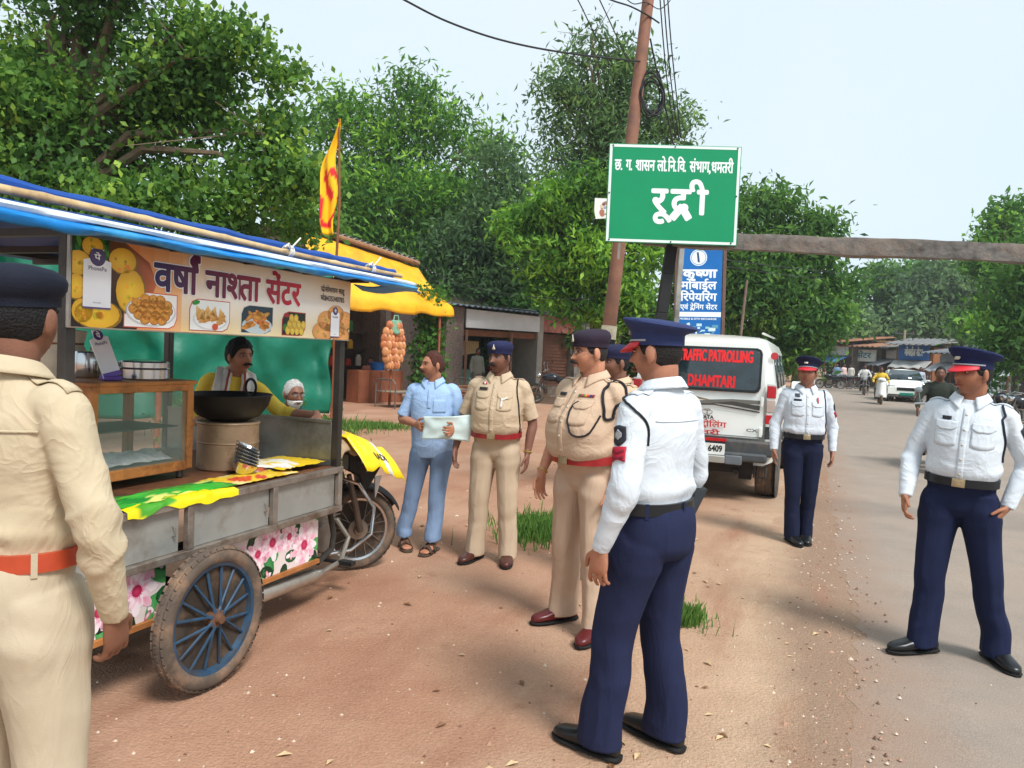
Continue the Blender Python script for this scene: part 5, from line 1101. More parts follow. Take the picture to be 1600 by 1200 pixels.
    for s in (-1, 1):
        def lamp(z0, z1, m, nm, off=.012): 
            x0, x1 = sorted((s * .705, s * .80)); q = MB(); q.box(((x0 + x1) / 2, .020 - off, (z0 + z1) / 2), (x1 - x0, .05, z1 - z0), Matrix.Rotation(s * R(12), 3, 'Z')); return q.build(nm, m, root, bevel=.006)
        lamp(.66, 1.345, S('lamp_housing', (214, 214, 208), rough=.35), 'lamp_housing', .004)
        lamp(1.19, 1.325, RED, 'tail_lamp'); lamp(1.03, 1.165, S('clear_lens', (196, 176, 164), rough=.15), 'reverse_lamp'); lamp(.90, 1.0, RED, 'tail_lamp'); lamp(.73, .87, GLASSD, 'lower_lamp')
        b = MB(); b.box((s * .78, .14, .645), (.12, .3, .05)); b.build('corner_trim', WHITE, root, bevel=.006)
        # side windows on the flank
        for y0, y1 in ((.28, .98), (1.04, 1.75), (1.82, 2.55)):
            q = MB(); xs = lambda z: s * ((.80 - (z - 1.26) * .1705) * 1.01 + .006); q.add([Vector((xs(1.29), y0, 1.29)), Vector((xs(1.29), y1, 1.29)), Vector((xs(1.68), y1, 1.68)), Vector((xs(1.68), y0 + .04, 1.68))], [(0, 1, 2, 3)[::s]]); q.build('side_window', GLASSD, root, thick=.008)
        q = MB(); q.bar((s * .62, .15, 1.91), (s * .62, 2.6, 1.93), .03, .02); q.build('roof_rail', WHITE, root, bevel=.006)
        q = MB(); q.bar((s * .86, .9, .70), (s * .86, 3.6, .70), .03, .10); q.build('side_moulding', BUMP, root, bevel=.006)
        q = MB(); q.box((s * .98, 3.0, 1.25), (.2, .1, .14)); q.build('wing_mirror', WHITE, root, bevel=.02)
        for y in (.62, 3.35):
            car_tyre(root, (s * .71, y, .345), .345, .21, S('steel_rim', (150, 150, 148), rough=.5, metal=.4))
            q = MB(); q.lathe([(.40, -.01), (.43, .0), (.40, .02)], 28, Matrix.Translation((s * .835, y, .40)) @ Matrix.Rotation(R(90), 4, 'Y')); q.build('wheel_arch', BUMP, root)
    b = MB(); b.box((0, -.04, .62), (1.62, .16, .17)); b.box((0, -.09, .52), (1.50, .14, .10)); bm = b.build('bumper', BUMP, root, bevel=.025)
    b = MB(); b.box((.03, -.155, .59), (.54, .012, .125)); pl = b.build('number_plate', S('white_plate', (232, 232, 226), rough=.5), bm, bevel=.003)
    b = MB(); b.box((-.0, -.128, .695), (.62, .014, .035)); b.build('red_reflector', RED, bm)
    b = MB(); b.box((.0, -.185, .485), (.62, .12, .075)); b.build('foot_step', S('step_alloy', (178, 178, 172), rough=.4, metal=.5), bm, bevel=.006); b = MB(); b.box((.40, -.165, .485), (.18, .09, .10)); b.build('step_end', S('grey_plastic', (104, 110, 116), rough=.5), bm, bevel=.01)
    q = Print(.54, .13); q.text(['CG 05 03 6409'], .03, .035, .48, .062, (24, 24, 26), 1, .03); q.build('plate_text', (.03 - .27, -.162, .528), (1, 0, 0), (0, 0, 1), pl, PAINT)
    b = MB(); b.box((0, 2.0, .42), (1.2, 4.0, .2)); b.bar((-.7, .62, .34), (.7, .62, .34), .12, .12); b.box((.5, .3, .30), (.14, .12, .16)); b.tube([(.42, .2, .36), (.42, -.05, .34)], .03, 10); b.tube([(.62, -.02, .42), (.62, -.06, .30), (.74, -.06, .30), (.74, -.02, .42)], .014, 6); b.build('underbody', S('under_iron', (50, 46, 44), rough=.9, var=.3), root)
    b = MB(); b.lathe([(.04, 0), (.042, .003), (0, .004)], 16, Matrix.Translation((.76, .085, 1.66)) @ Matrix.Rotation(R(90), 4, 'X')); b.build('round_sticker', S('red_sticker', (196, 60, 70), rough=.5), root)
jeep()
# ------------------------------------------------------------------ overhead barrier, town sign, blue signboard, poles and cables
def town_sign():
    O = Pt(945, 378, 8.0); TR = Pt(1168, 230, 8.0); BR = Pt(1150, 385, 7.93); TL = Pt(962, 225, 8.0)
    Rv = (BR - O); W = Rv.length; Rv.normalize(); Uv = TL - O; Uv = (Uv - Rv * Uv.dot(Rv)); H = Uv.length; Uv.normalize(); Nv = Rv.cross(Uv)
    # post and beam
    A = Vector((1.66, 8.26, 0)); post = thing('overhead_barrier', 'black and white post carrying a weathered concrete beam across the road', 'barrier', (Pt(990, 790, 8.2).x, 8.2, 0))
    p0 = Vector((Pt(990, 790, 8.2).x, 8.2, 0)); p1 = Pt(1050, 380, 8.2); p1 = p0 + (p1 - p0) * 1.03; d = (p1 - p0)
    b = MB(); k = 7
    for i in range(k): b.bar(p0 + d * (i / k + .0005), p0 + d * ((i + 1) / k), .115, .10, (0, 1, 0), i % 2 if i < 5 else 0)
    b.mi = [((i // 6) % 2 if (i // 6) < 5 else 0) for i in range(len(b.f))]
    b.build('post', [S('black_post_paint', (30, 30, 32), rough=.7, var=.3, scale=8), S('white_post_paint', (228, 228, 222), rough=.7, var=.1, scale=8)], post, True, bevel=.006)
    c0 = Vector((1.35, 8.33, 2.87)); c1 = Vector((8.6, 5.47, 2.50)); b = MB()
    def beam(u, v):
        p = c0.lerp(c1, u); a = v * 2 * math.pi + math.pi / 4; q = Vector((0, max(-1, min(1, 1.35 * math.cos(a))), max(-1, min(1, 1.35 * math.sin(a)))))
        e = noise.noise((u * 40, v * 6, 1)) * .012 + noise.noise((u * 9, v * 3, 5)) * .016
        return p + Vector((RDX, RDY, 0)) * (q.y * (.07 + e)) + Vector((0, 0, q.z * (.085 + e) - .03 * math.sin(u * math.pi)))
    b.grid(beam, 90, 24); b.build('beam', S('weathered_beam', (116, 111, 106), rough=.95, var=.45, scale=9, bump=1., bscale=22, dirt=lin((140, 122, 108)), dscale=3), post, True)
    b = MB(); b.bar((8.0, 5.72, 0), (8.0, 5.72, 2.46), .12, .12); b.build('far_post', S('black_post_paint', (30, 30, 32)), post, True, bevel=.006)
    root = thing('town_sign', 'green rectangular town sign with white border and lettering', 'sign', O)
    T = lambda u, v, w_=0: O + Rv * u + Uv * v + Nv * w_
    b = MB(); b.add([T(0, 0), T(W, 0), T(W, H), T(0, H), T(0, 0, .025), T(W, 0, .025), T(W, H, .025), T(0, H, .025)], [(3, 2, 1, 0), (4, 5, 6, 7), (0, 1, 5, 4), (1, 2, 6, 5), (2, 3, 7, 6), (3, 0, 4, 7)]); b.build('board', S('sign_green', (0, 142, 92), rough=.35, var=.05, scale=3), root, True, bevel=.003)
    p = Print(W, H); m, wd = .008, .026
    for x0, y0, x1, y1 in ((m, m, W - m, m + wd), (m, H - m - wd, W - m, H - m), (m, m + wd, m + wd, H - m - wd), (W - m - wd, m + wd, W - m, H - m - wd)): p.rect(x0, y0, x1, y1, (226, 238, 232), 1)
    p.text(['छ', '.', ' ', 'ग', '.', ' ', 'शासन', ' ', 'लो', '.', 'िन', '.', 'िव', '.', ' ', 'संभाग', ',', 'धमतरी'], .065, .735, W - .14, .105, (232, 242, 238), 1, .022)
    p.text(['रू', ('द', 'rakar'), 'ी'], .46, .31, .56, .24, (236, 244, 240), 1, .03)
    p.build('lettering', T(0, 0, .026), Rv, Uv, root, S_PRINT, True)
    b = MB()
    for u, v in ((.04, H - .02), (W * .5, H - .02), (W - .04, H - .02), (.02, H * .5), (W - .03, H * .5), (.04, .025), (W * .5, .02), (W - .06, .025)): b.ball(T(u, v, .03), .009, 8)
    b.build('bolts', S('bolt_green', (20, 84, 60), rough=.4, metal=.4), root, True)
    b = MB(); b.bar(T(.1, .3, -.02), T(W - .1, .3, -.02), .04, .03); b.bar(T(.1, H - .25, -.02), T(W - .1, H - .25, -.02), .04, .03); b.build('backing_rail', POSTD, root, True)
S_PRINT = M('retroreflective_print', rough=.4, attr='col', var=.03, scale=4)
town_sign()
def blue_sign():
    Y = 14.6; O = Pt(1058, 528, Y); Rv = Pt(1125, 529, Y - .1) - O; W = Rv.length; Rv.normalize(); Uv = Pt(1073, 387, Y) - O; Uv = Uv - Rv * Uv.dot(Rv); H = Uv.length; Uv.normalize(); Nv = Rv.cross(Uv)
    T = lambda u, v, w_=0: O + Rv * u + Uv * v + Nv * w_
    root = thing('shop_signboard', 'tall blue shop signboard with white lettering standing behind the jeep', 'sign', (O.x, O.y, 0))
    b = MB(); b.add([T(0, 0), T(W, 0), T(W, H), T(0, H), T(0, 0, .03), T(W, 0, .03), T(W, H, .03), T(0, H, .03)], [(3, 2, 1, 0), (4, 5, 6, 7), (0, 1, 5, 4), (1, 2, 6, 5), (2, 3, 7, 6), (3, 0, 4, 7)]); b.build('board', S('sign_blue', (14, 104, 178), rough=.4, var=.08, scale=3), root, True, bevel=.004)
    p = Print(W, H); wt = (236, 242, 246); p.disc((W * .45, H - .19), .155, wt, 1, 28); p.disc((W * .45, H - .19), .14, (120, 160, 200), 2, 28); p.disc((W * .45, H - .19), .125, wt, 3, 28)
    p.poly([(W * .45 - .015, H - .28), (W * .45 + .025, H - .28), (W * .45 + .0, H - .09), (W * .45 - .04, H - .09)], (40, 70, 110), 4)
    p.text(['कृ', ('ष', 'half'), 'णा'], W * .1, H - .56, W * .78, .14, wt, 1, .05); p.text(['मोबाईल'], W * .06, H - .78, W * .82, .135, wt, 1, .03); p.text(['िरपेयिरंग'], W * .05, H - 1.0, W * .84, .135, wt, 1, .03)
    p.text(['एवं', ' ', ('टे', 'rakar'), 'िनंग', ' ', 'सें', 'टर'], W * .05, H - 1.16, W * .86, .085, wt, 1, .025)
    p.rect(0, H - 1.30, W, H - 1.21, wt, 1); r = random.Random(8)
    p.text(['MOBILE & DTH RECHARGE'], W * .05, H - 1.355, W * .85, .03, wt, 1, .03)
    for k in range(34): x, y = r.uniform(.04, W - .1), r.uniform(.02, H - 1.46); p.rect(x, y, x + r.uniform(.03, .12), y + r.uniform(.02, .07), r.choice([(190, 220, 230), (90, 150, 180), (150, 200, 200), (30, 90, 140), (210, 230, 235)]), 2 + k % 4)
    p.build('lettering', T(0, 0, .031), Rv, Uv, root, S_PRINT, True)
    for u in (-.04, W + .05): b = MB(); q = T(u, H + .02, -.03); f = T(u, -.0, -.03); g = f + (f - q) * (f.z / max(.2, (q.z - f.z))); b.bar(q, g, .06, .05); b.build('post', S('brown_angle_iron', (104, 78, 70), rough=.7, var=.25, scale=6), root, True)
    # plain grey post left of it
    b = MB(); q = Pt(1066, 380, 12.5); g = Pt(1040, 720, 12.5); g.z = 0; b.bar(q, g, .075, .07, (0, 1, 0)); tag(b.build('grey_post', CONC, bevel=.005), 'thin grey concrete post between the striped post and the blue signboard', 'post')
blue_sign()
def brown_pole():
    p0 = Pt(922, 765, 9.0); p0.z = 0; p1 = Pt(1021, -70, 9.1); root = thing('utility_pole', 'leaning brown steel pole carrying a coil of black cable', 'pole', p0); b = MB(); n = 14
    b.tube([p0.lerp(p1, t / n) for t in range(n + 1)], [.088 - .022 * t / n for t in range(n + 1)], 16); sh = b.build('shaft', S('rusty_pole', (142, 98, 78), rough=.7, var=.2, scale=5, bump=.2, bscale=30, dirt=lin((112, 84, 72)), dscale=3), root, True)
    b = MB(); b.tube([p0 + (p1 - p0) * t for t in (0, .10, .285)], .0905, 16); b.build('black_band', S('black_post_paint', (30, 30, 32)), sh, False)
    b = MB(); b.tube([p0 + (p1 - p0) * t for t in (.285, .295, .31)], .0915, 16); b.build('pale_band', S('cream_paint', (214, 204, 176), rough=.8, var=.2, scale=18), sh, False)
    b = MB(); b.bar(Pt(968, 380, 8.85), Pt(966, 405, 8.85), .03, .02); b.build('bracket', CONC, sh)
    # poster fixed behind the sign
    pr = thing('poster', 'small torn white poster on the pole at the left edge of the green sign', 'poster', Pt(938, 325, 8.8)); O = Pt(928, 342, 8.85); b = MB(); q = Print(.2, .24); q.poly([(.02, 0), (.2, .02), (.2, .24), (-.0, .24), (.0, .1)], (236, 234, 228), 0, False); rr = random.Random(3)
    for k in range(14): q.disc((rr.uniform(.06, .17), rr.uniform(.05, .2)), rr.uniform(.01, .03), rr.choice([(206, 150, 120), (150, 160, 190), (226, 200, 170), (180, 120, 100)]), 1 + k % 3, 9)
    me = q.build('sheet', O, (1, 0, 0), (0, .05, 1), pr, PRINT, True)
    WIRE = S('black_cable', (34, 34, 36), rough=.6)
    def cable(lab, pts, r, grp=None):
        b = MB(); P_ = [Pt(x, y, Y) for x, y, Y in pts]; Q = []
        for i in range(len(P_) - 1):
            a, c, e, g = P_[max(i - 1, 0)], P_[i], P_[i + 1], P_[min(i + 2, len(P_) - 1)]
            for k in range(8): t = k / 8; Q.append(.5 * ((2 * c) + (e - a) * t + (2 * a - 5 * c + 4 * e - g) * t * t + (3 * c - a - 3 * e + g) * t ** 3))
        Q.append(P_[-1]); b.tube(Q, r, 6); tag(b.build('power_cable', WIRE), lab, 'cable', grp)
    cable('thick black cable sagging from the top of the picture to the brown pole', [(600, -18, 7.0), (632, 0, 7.2), (700, 34, 7.6), (785, 63, 8.1), (880, 82, 8.6), (1000, 96, 9.0)], .011)
    cable('thin black cable crossing the airy tree, left of two', [(880, -40, 10), (903, 0, 10.5), (925, 45, 11), (955, 105, 12)], .008); cable('thin black cable crossing the airy tree, nearer the pole', [(922, -30, 10), (937, 0, 10.3), (958, 45, 11), (985, 105, 12)], .008)
    cable('short cable entering the pole top from the left', [(925, -15, 8.3), (955, 0, 8.5), (985, 10, 8.8), (1012, 24, 9.0), (1030, 36, 9.1)], .010)
    cable('looping thin cable near the pole top', [(975, -5, 8.8), (990, 6, 8.9), (1010, 4, 9), (1030, 14, 9.1), (1046, 2, 9.2), (1050, -10, 9.2)], .006)
    for k, (x0, x1, lab) in enumerate(((1030, 1056, 'hanging cable closest to the pole right side'), (1036, 1060, 'middle hanging cable right of the pole'), (1042, 1064, 'outer hanging cable right of the pole'))): cable(lab, [(x0, -20, 9.3), (x0 + 6, 60, 9.6), (x0 + 14, 140, 10.2), (x1, 215, 11)], .008)
    cable('cable leaving the pole below the coil and passing behind the green sign', [(1016, 60, 9.1), (1024, 100, 9.2), (1038, 160, 9.6), (1052, 225, 10.3)], .010)
    cable('thin wire crossing behind the blue signboard toward the far road, upper', [(1120, 404, 20), (1230, 418, 24), (1400, 436, 40), (1500, 446, 60)], .012); cable('thin wire crossing behind the blue signboard toward the far road, lower', [(1120, 414, 20), (1230, 430, 24), (1330, 440, 34)], .010)
    cable('sagging wire from the yellow awning corner to the trees', [(645, 408, 22), (700, 436, 22), (770, 456, 22), (860, 466, 22), (930, 466, 22)], .010)
    b = MB(); rr = random.Random(6)
    for k in range(9):
        c = Pt(1016 + rr.uniform(-4, 6), 148 + rr.uniform(-8, 8), 9.05); ra, rb = rr.uniform(.09, .14), rr.uniform(.18, .28); ph = rr.uniform(-.3, .3)
        b.tube([c + Vector((ra * math.cos(a) + .1 * math.sin(a) * ph, .10 * math.sin(a + k) * .5, rb * math.sin(a))) for a in [q * math.pi / 14 for q in range(28)]], .0075, 6, closed=True)
    tag(b.build('cable_coil', WIRE), 'tangled coil of black cable tied to the brown pole', 'cable coil')
brown_pole()
# ------------------------------------------------------------------ motorcycles, scooters and the far car
def motorcycle(label, loc, rz, paint, group=None, detail=True):
    """Origin on the ground midway between the wheels; front toward local +Y."""
    root = thing('motorcycle', label, 'motorcycle', loc, rz, group); Z = Matrix.Rotation(R(90), 3, 'Z')
    for y, nm in ((.63, 'front_wheel'), (-.63, 'rear_wheel')): wheel(root, (0, y, .29), .29, .085, Z, RUBBER, CHROME, S('spoke_steel', (150, 140, 130)), 20, .004, .06, nm)
    K = S('bike_paint_%d_%d_%d' % paint, paint, rough=.25, coat=.4, var=.05)
    b = MB(); [b.tube([(s * .07, .63, .29), (s * .07, .50, .68), (s * .07, .44, .86)], [.022, .02, .016], 8) for s in (-1, 1)]; b.tube([(-.07, .44, .86), (.07, .44, .86)], .02, 8); b.build('fork', S('grey_fork', (120, 112, 104)), root)
    b = MB(); b.tube([(-.34, .30, 1.02), (-.2, .38, 1.04), (0, .44, .96), (.2, .38, 1.04), (.34, .30, 1.02)], .014, 8); b.build('handlebar', CHROME, root)
    for s in (-1, 1): b = MB(); b.tube([(s * .26, .34, 1.03), (s * .29, .36, 1.2)], .006, 6); b.ball((s * .30, .36, 1.24), (.06, .02, .045), 10); b.build('mirror', S('mirror_shell', (150, 156, 160), rough=.2, metal=.5), root)
    b = MB(); b.lathe([(0, -.08), (.06, -.07), (.085, -.02), (.085, .02), (.06, .045), (0, .05)], 16, Matrix.Translation((0, .56, .86)) @ Matrix.Rotation(R(-90), 4, 'X')); b.build('headlight', CHROME, root)
    b = MB(); b.ball((0, .18, .82), (.15, .27, .13), 16); b.build('tank', K, root)
    b = MB(); b.grid(lambda u, v: ((u - .5) * .25, .0 - .72 * v, .80 + .06 * v - .09 * (2 * u - 1) ** 2 - .03 * math.sin(v * math.pi)), 8, 10); b.build('seat', BLACKP, root, thick=.07)
    for y, a0, a1 in ((.63, 40, 150), (-.63, 20, 125)):
        b = MB(); b.grid(lambda u, v: ((v - .5) * .13, y + .325 * math.cos(R(a0 + (a1 - a0) * u)) * (1 if y > 0 else -1), .29 + .325 * math.sin(R(a0 + (a1 - a0) * u)) - .1 * (v - .5) ** 2), 14, 4); b.build('fender', BLACKP if y > 0 else K, root, thick=.008)
    b = MB(); b.box((0, .08, .42), (.24, .34, .26)); [b.box((0, .22, .48 + k * .03), (.26, .16, .01)) for k in range(4)]; b.tube([(0, .42, .82), (0, .3, .34), (0, -.2, .32)], .025, 8); b.tube([(0, .42, .84), (0, -.1, .66), (0, -.7, .70)], .022, 8); b.build('engine', S('engine_alloy', (118, 108, 98)), root, bevel=.01)
    for s in (-1, 1): b = MB(); b.bar((s * .1, -.63, .29), (s * .12, -.5, .66), .03, .03); b.prism([(-.15, .0), (.18, .02), (.12, .22), (-.18, .20)], .02, Matrix.Translation((s * .11, -.25, .48)) @ Matrix.Rotation(R(90), 4, 'Z')); b.build('side_cover', K, root)
    b = MB(); b.tube([(.12, .28, .40), (.14, .2, .24), (.14, -.1, .24), (.15, -.75, .34)], [.018, .02, .04, .045], 10); b.build('exhaust', CHROME, root)
    b = MB(); b.tube([(-.05, .44, .60), (-.24, .46, .52), (-.27, .44, .32), (-.05, .36, .26)], .012, 6); b.tube([(.05, .44, .60), (.24, .46, .52), (.27, .44, .32), (.05, .36, .26)], .012, 6); b.build('crash_guard', CHROME, root)
    b = MB(); b.tube([(-.12, -.5, .84), (-.12, -.85, .88), (.12, -.85, .88), (.12, -.5, .84)], .012, 6); b.build('grab_rail', CHROME, root)
    b = MB(); b.box((0, -.93, .68), (.14, .04, .07)); b.build('tail_lamp', RED, root, bevel=.01)
    b = MB(); b.box((0, -.95, .52), (.2, .01, .12)); b.build('number_plate', S('white_plate', (232, 232, 226)), root)
    b = MB(); b.tube([(.0, .0, .30), (-.22, -.05, .02)], .012, 6); b.build('side_stand', POSTD, root)
    return root
def scooter(label, loc, rz, paint, group=None):
    root = thing('scooter', label, 'scooter', loc, rz, group); K = S('scooter_paint_%d_%d_%d' % paint, paint, rough=.25, coat=.4, var=.05); Z = Matrix.Rotation(R(90), 3, 'Z')
    for y, nm in ((.60, 'front_wheel'), (-.60, 'rear_wheel')): wheel(root, (0, y, .22), .22, .10, Z, RUBBER, CHROME, POSTD, 8, .012, .06, nm)
    b = MB(); b.grid(lambda u, v: ((u - .5) * (.42 - .1 * v), .42 + .16 * (1 - (2 * u - 1) ** 2) - .12 * v, .30 + .62 * v), 12, 10); b.build('leg_shield', K, root, thick=.03)
    b = MB(); b.ball((0, .36, 1.0), (.17, .12, .11), 14); b.build('handlebar_cowl', K, root); b = MB(); b.ball((0, .47, .99), (.09, .04, .06), 12); b.build('headlight', S('lamp_glass', (190, 196, 198)), root)
    b = MB(); b.tube([(-.34, .30, 1.04), (0, .36, 1.03), (.34, .30, 1.04)], .018, 8); b.build('handlebar', BLACKP, root)
    for s in (-1, 1): b = MB(); b.tube([(s * .24, .33, 1.06), (s * .27, .34, 1.22)], .006, 6); b.ball((s * .28, .34, 1.25), (.06, .02, .04), 10); b.build('mirror', S('mirror_shell', (150, 156, 160)), root)
    b = MB(); b.box((0, .12, .28), (.34, .55, .06)); b.build('floor_board', BLACKP, root, bevel=.02); b = MB(); b.ball((0, -.45, .50), (.20, .50, .24), 16); b.build('rear_body', K, root)
    b = MB(); b.ball((0, -.35, .76), (.15, .42, .07), 14); b.build('seat', BLACKP, root); b = MB(); b.ball((0, .62, .42), (.09, .22, .09), 12); b.build('front_fender', K, root)
    b = MB(); b.tube([(0, .60, .22), (0, .45, .6), (0, .36, 1.0)], .03, 8); b.build('steering_tube', POSTD, root); return root
FWD = R(180) + JRZ       # facing the camera down the road
MB1 = motorcycle('dark motorcycle ridden toward the camera just behind the striding officer', (6.74, 12.1, .02), FWD + R(-6), (28, 28, 32))
p = Pt(1353, 560, 41); motorcycle('motorcycle ridden by a man in a pale shirt far up the road', (p.x, p.y, .02), FWD, (40, 40, 44))
p = Pt(1379, 560, 32); scooter('white scooter coming down the road toward the camera', (p.x, p.y, .02), FWD, (232, 232, 228))
p = Pt(1396.5, 560, 36); scooter('orange scooter following behind the white scooter', (p.x, p.y, .02), FWD, (196, 96, 60))
pk = [(1300, 50, 70, 'leftmost motorcycle parked before the far shops'), (1313, 50, 75, 'second motorcycle parked before the far shops'), (1326, 51, 66, 'third motorcycle parked before the far shops'), (1433, 37, 60, 'motorcycle parked right of the white car'), (1447, 36, 70, 'motorcycle parked behind the rider in the dark jacket'), (1459, 34.5, 64, 'motorcycle parked left of the striding officer, behind his shoulder'), (1468, 33, 72, 'motorcycle parked just behind the striding officer'), (1560, 25, 100, 'motorcycle parked under the right trees, leftmost of those'), (1578, 23.5, 96, 'motorcycle parked at the right edge in the middle of its row'), (1597, 22, 104, 'motorcycle parked at the right edge of the picture, nearest of its row'), (1612, 21, 98, 'motorcycle cut off by the right edge of the picture')]
first = None
for k, (px, Y, a, lb) in enumerate(pk):
    p = Pt(px, 560, Y); l = (p.x, p.y, .0)
    if first is None: first = motorcycle(lb, l, R(a), (36, 40, 48), 'parked motorcycles')
    else: dup(first, l, R(a), lb)
p = G(868, 632); dup(first, (p.x, p.y, 0), R(78), 'black motorcycle parked before the brown-shuttered shop', 'motorcycles by the left shops')
def far_car():
    p = Pt(1413, 560, 36); root = thing('parked_car', 'white car facing the camera at the right side of the far road', 'car', (p.x, p.y, 0), FWD); half = [(.72, .25), (.84, .35), (.87, .6), (.85, .88), (.80, .95), (.66, 1.38), (.55, 1.46), (0, 1.5)]
    sec = []
    for y, h, s in ((-1.9, .9, .92), (-1.85, 1.3, .97), (-1.2, 1.5, 1), (.2, 1.5, 1), (.95, 1.0, 1), (1.75, .88, .97), (1.95, .7, .9)):
        sec.append([Vector((x * s, y, z if z < .88 else (.88 + (z - .88) * max(0.01, (h - .88) / .62)) if h > .88 else min(z, h))) for x, z in half + [(-x, z) for x, z in reversed(half[:-1])]])
    n = len(sec[0]); b = MB(); b.add([v for s in sec for v in s], [(i * n + k, i * n + (k + 1) % n, (i + 1) * n + (k + 1) % n, (i + 1) * n + k) for i in range(6) for k in range(n)] + [tuple(range(n))[::-1], tuple(6 * n + k for k in range(n))]); b.build('body', WHITE, root, bevel=.02)
    b = MB(); b.add([Vector(q) for q in ((-.76, .93, 1.01), (.76, .93, 1.01), (.60, .28, 1.45), (-.60, .28, 1.45))], [(0, 1, 2, 3)]); b.build('windscreen', GLASSD, root, thick=.03)
    for s in (-1, 1):
        b = MB(); b.box((s * .62, 1.88, .72), (.34, .1, .12)); b.build('headlight', S('lamp_glass', (190, 196, 198)), root, bevel=.02); car_tyre(root, (s * .76, 1.25, .31), .31, .19, CHROME); car_tyre(root, (s * .76, -1.25, .31), .31, .19, CHROME); b = MB(); b.box((s * .95, .75, 1.0), (.18, .08, .12)); b.build('wing_mirror', WHITE, root, bevel=.02)
    b = MB(); b.box((0, 1.94, .62), (.8, .06, .14)); b.build('grille', BLACKP, root, bevel=.01); b = MB(); b.box((0, 1.97, .40), (.55, .04, .12)); b.build('number_plate', S('green_plate', (30, 130, 110), rough=.5), root); b = MB(); b.box((0, 1.93, .32), (1.5, .08, .14)); b.build('bumper', BUMP, root, bevel=.02)
far_car()
# ------------------------------------------------------------------ people
def vnoise(P):
    """Smooth value noise in [-1, 1] for an (n,3) array."""
    i = np.floor(P).astype(np.int64); f = P - i; f = f * f * (3 - 2 * f)
    def h(a, b, c):
        n = (a * 374761393 + b * 668265263 + c * 2147483647) & 0xffffffff; n = ((n ^ (n >> 13)) * 1274126177) & 0xffffffff
        return ((n ^ (n >> 16)) & 0xffff) / 32767.5 - 1
    r = 0
    for dx in (0, 1):
        for dy in (0, 1):
            for dz in (0, 1): r = r + h(i[:, 0] + dx, i[:, 1] + dy, i[:, 2] + dz) * (f[:, 0] if dx else 1 - f[:, 0]) * (f[:, 1] if dy else 1 - f[:, 1]) * (f[:, 2] if dz else 1 - f[:, 2])
    return r
A3 = lambda *v: np.array(v, float)
def unit(v): v = np.array(v, float); return v / (np.linalg.norm(v) + 1e-12)
class Soup:
    def __init__(s): s.v = []; s.f = []; s.n = 0
    def add(s, v, f): s.v.append(np.asarray(v, float)); s.f += [tuple(i + s.n for i in q) for q in f]; s.n += len(v); return s
    def limb(s, ctrl, n=20, K=5, ref=(0, 1, 0), fold=None, sq=2.0):
        """ctrl: (point, side radius, front radius); a closed tube through them."""
        P = np.array([c[0] for c in ctrl], float); A = np.array([c[1] for c in ctrl], float); B = np.array([c[2] for c in ctrl], float)
        m = len(ctrl); ts = []
        def cr(X, t):
            i = min(int(t), m - 2); u = t - i; a, b, c, d = X[max(i - 1, 0)], X[i], X[i + 1], X[min(i + 2, m - 1)]
            return .5 * (2 * b + (c - a) * u + (2 * a - 5 * b + 4 * c - d) * u * u + (3 * b - a - 3 * c + d) * u ** 3)
        ts = np.linspace(0, m - 1, (m - 1) * K + 1); Q = np.array([cr(P, t) for t in ts]); ra = np.array([cr(A, t) for t in ts]); rb = np.array([cr(B, t) for t in ts])
        T = np.gradient(Q, axis=0); th = np.arange(n) * 2 * np.pi / n; V = []; ref = A3(*ref)
        for i in range(len(ts)):
            t = unit(T[i]); fr = unit(ref - t * np.dot(ref, t)); sd = np.cross(t, fr)
            cx, sx = np.cos(th), np.sin(th)
            if sq != 2: k = (np.abs(cx) ** sq + np.abs(sx) ** sq) ** (-1 / sq); cx, sx = cx * k, sx * k
            k = 1 if fold is None else (1 + fold(ts[i] / (m - 1), th))
            V.append(Q[i] + np.outer(cx * ra[i] * k, sd) + np.outer(sx * rb[i] * k, fr))
        r = len(ts); F = [(i * n + k, i * n + (k + 1) % n, (i + 1) * n + (k + 1) % n, (i + 1) * n + k) for i in range(r - 1) for k in range(n)]
        F += [tuple(range(n))[::-1], tuple((r - 1) * n + k for k in range(n))]
        return s.add(np.concatenate(V), F)
    def ball(s, c, r, rot=None, n=16):
        h = n // 2; v = []; f = []
        for i in range(h + 1):
            a = np.pi * (i + .001) / (h + .002)
            for k in range(n): q = 2 * np.pi * k / n; v.append((r[0] * math.sin(a) * math.cos(q), r[1] * math.sin(a) * math.sin(q), r[2] * math.cos(a)))
        v = np.array(v)
        if rot is not None: v = v @ np.array(rot).T
        for i in range(h):
            for k in range(n): f.append((i * n + k, (i + 1) * n + k, (i + 1) * n + (k + 1) % n, i * n + (k + 1) % n))
        f += [tuple(range(n)), tuple(h * n + k for k in range(n))[::-1]]
        return s.add(v + np.array(c), f)
    def xf(s, M4, start=0):
        m = np.array(M4); s.v = [v @ m[:3, :3].T + m[:3, 3] for v in s.v]; return s
    def fuse(s, voxel, it=3, fac=.5):
        me = bpy.data.meshes.new('f'); me.from_pydata([tuple(x) for x in np.concatenate(s.v)], [], s.f); me.update()
        o = bpy.data.objects.new('f', me); COL.objects.link(o)
        r = o.modifiers.new('r', 'REMESH'); r.mode = 'VOXEL'; r.voxel_size = voxel; r.use_smooth_shade = True
        if it: q = o.modifiers.new('s', 'SMOOTH'); q.iterations = it; q.factor = fac
        bpy.context.view_layer.update(); dg = bpy.context.evaluated_depsgraph_get(); out = bpy.data.meshes.new_from_object(o.evaluated_get(dg))
        bpy.data.objects.remove(o); bpy.data.meshes.remove(me); out.polygons.foreach_set('use_smooth', [True] * len(out.polygons)); return out
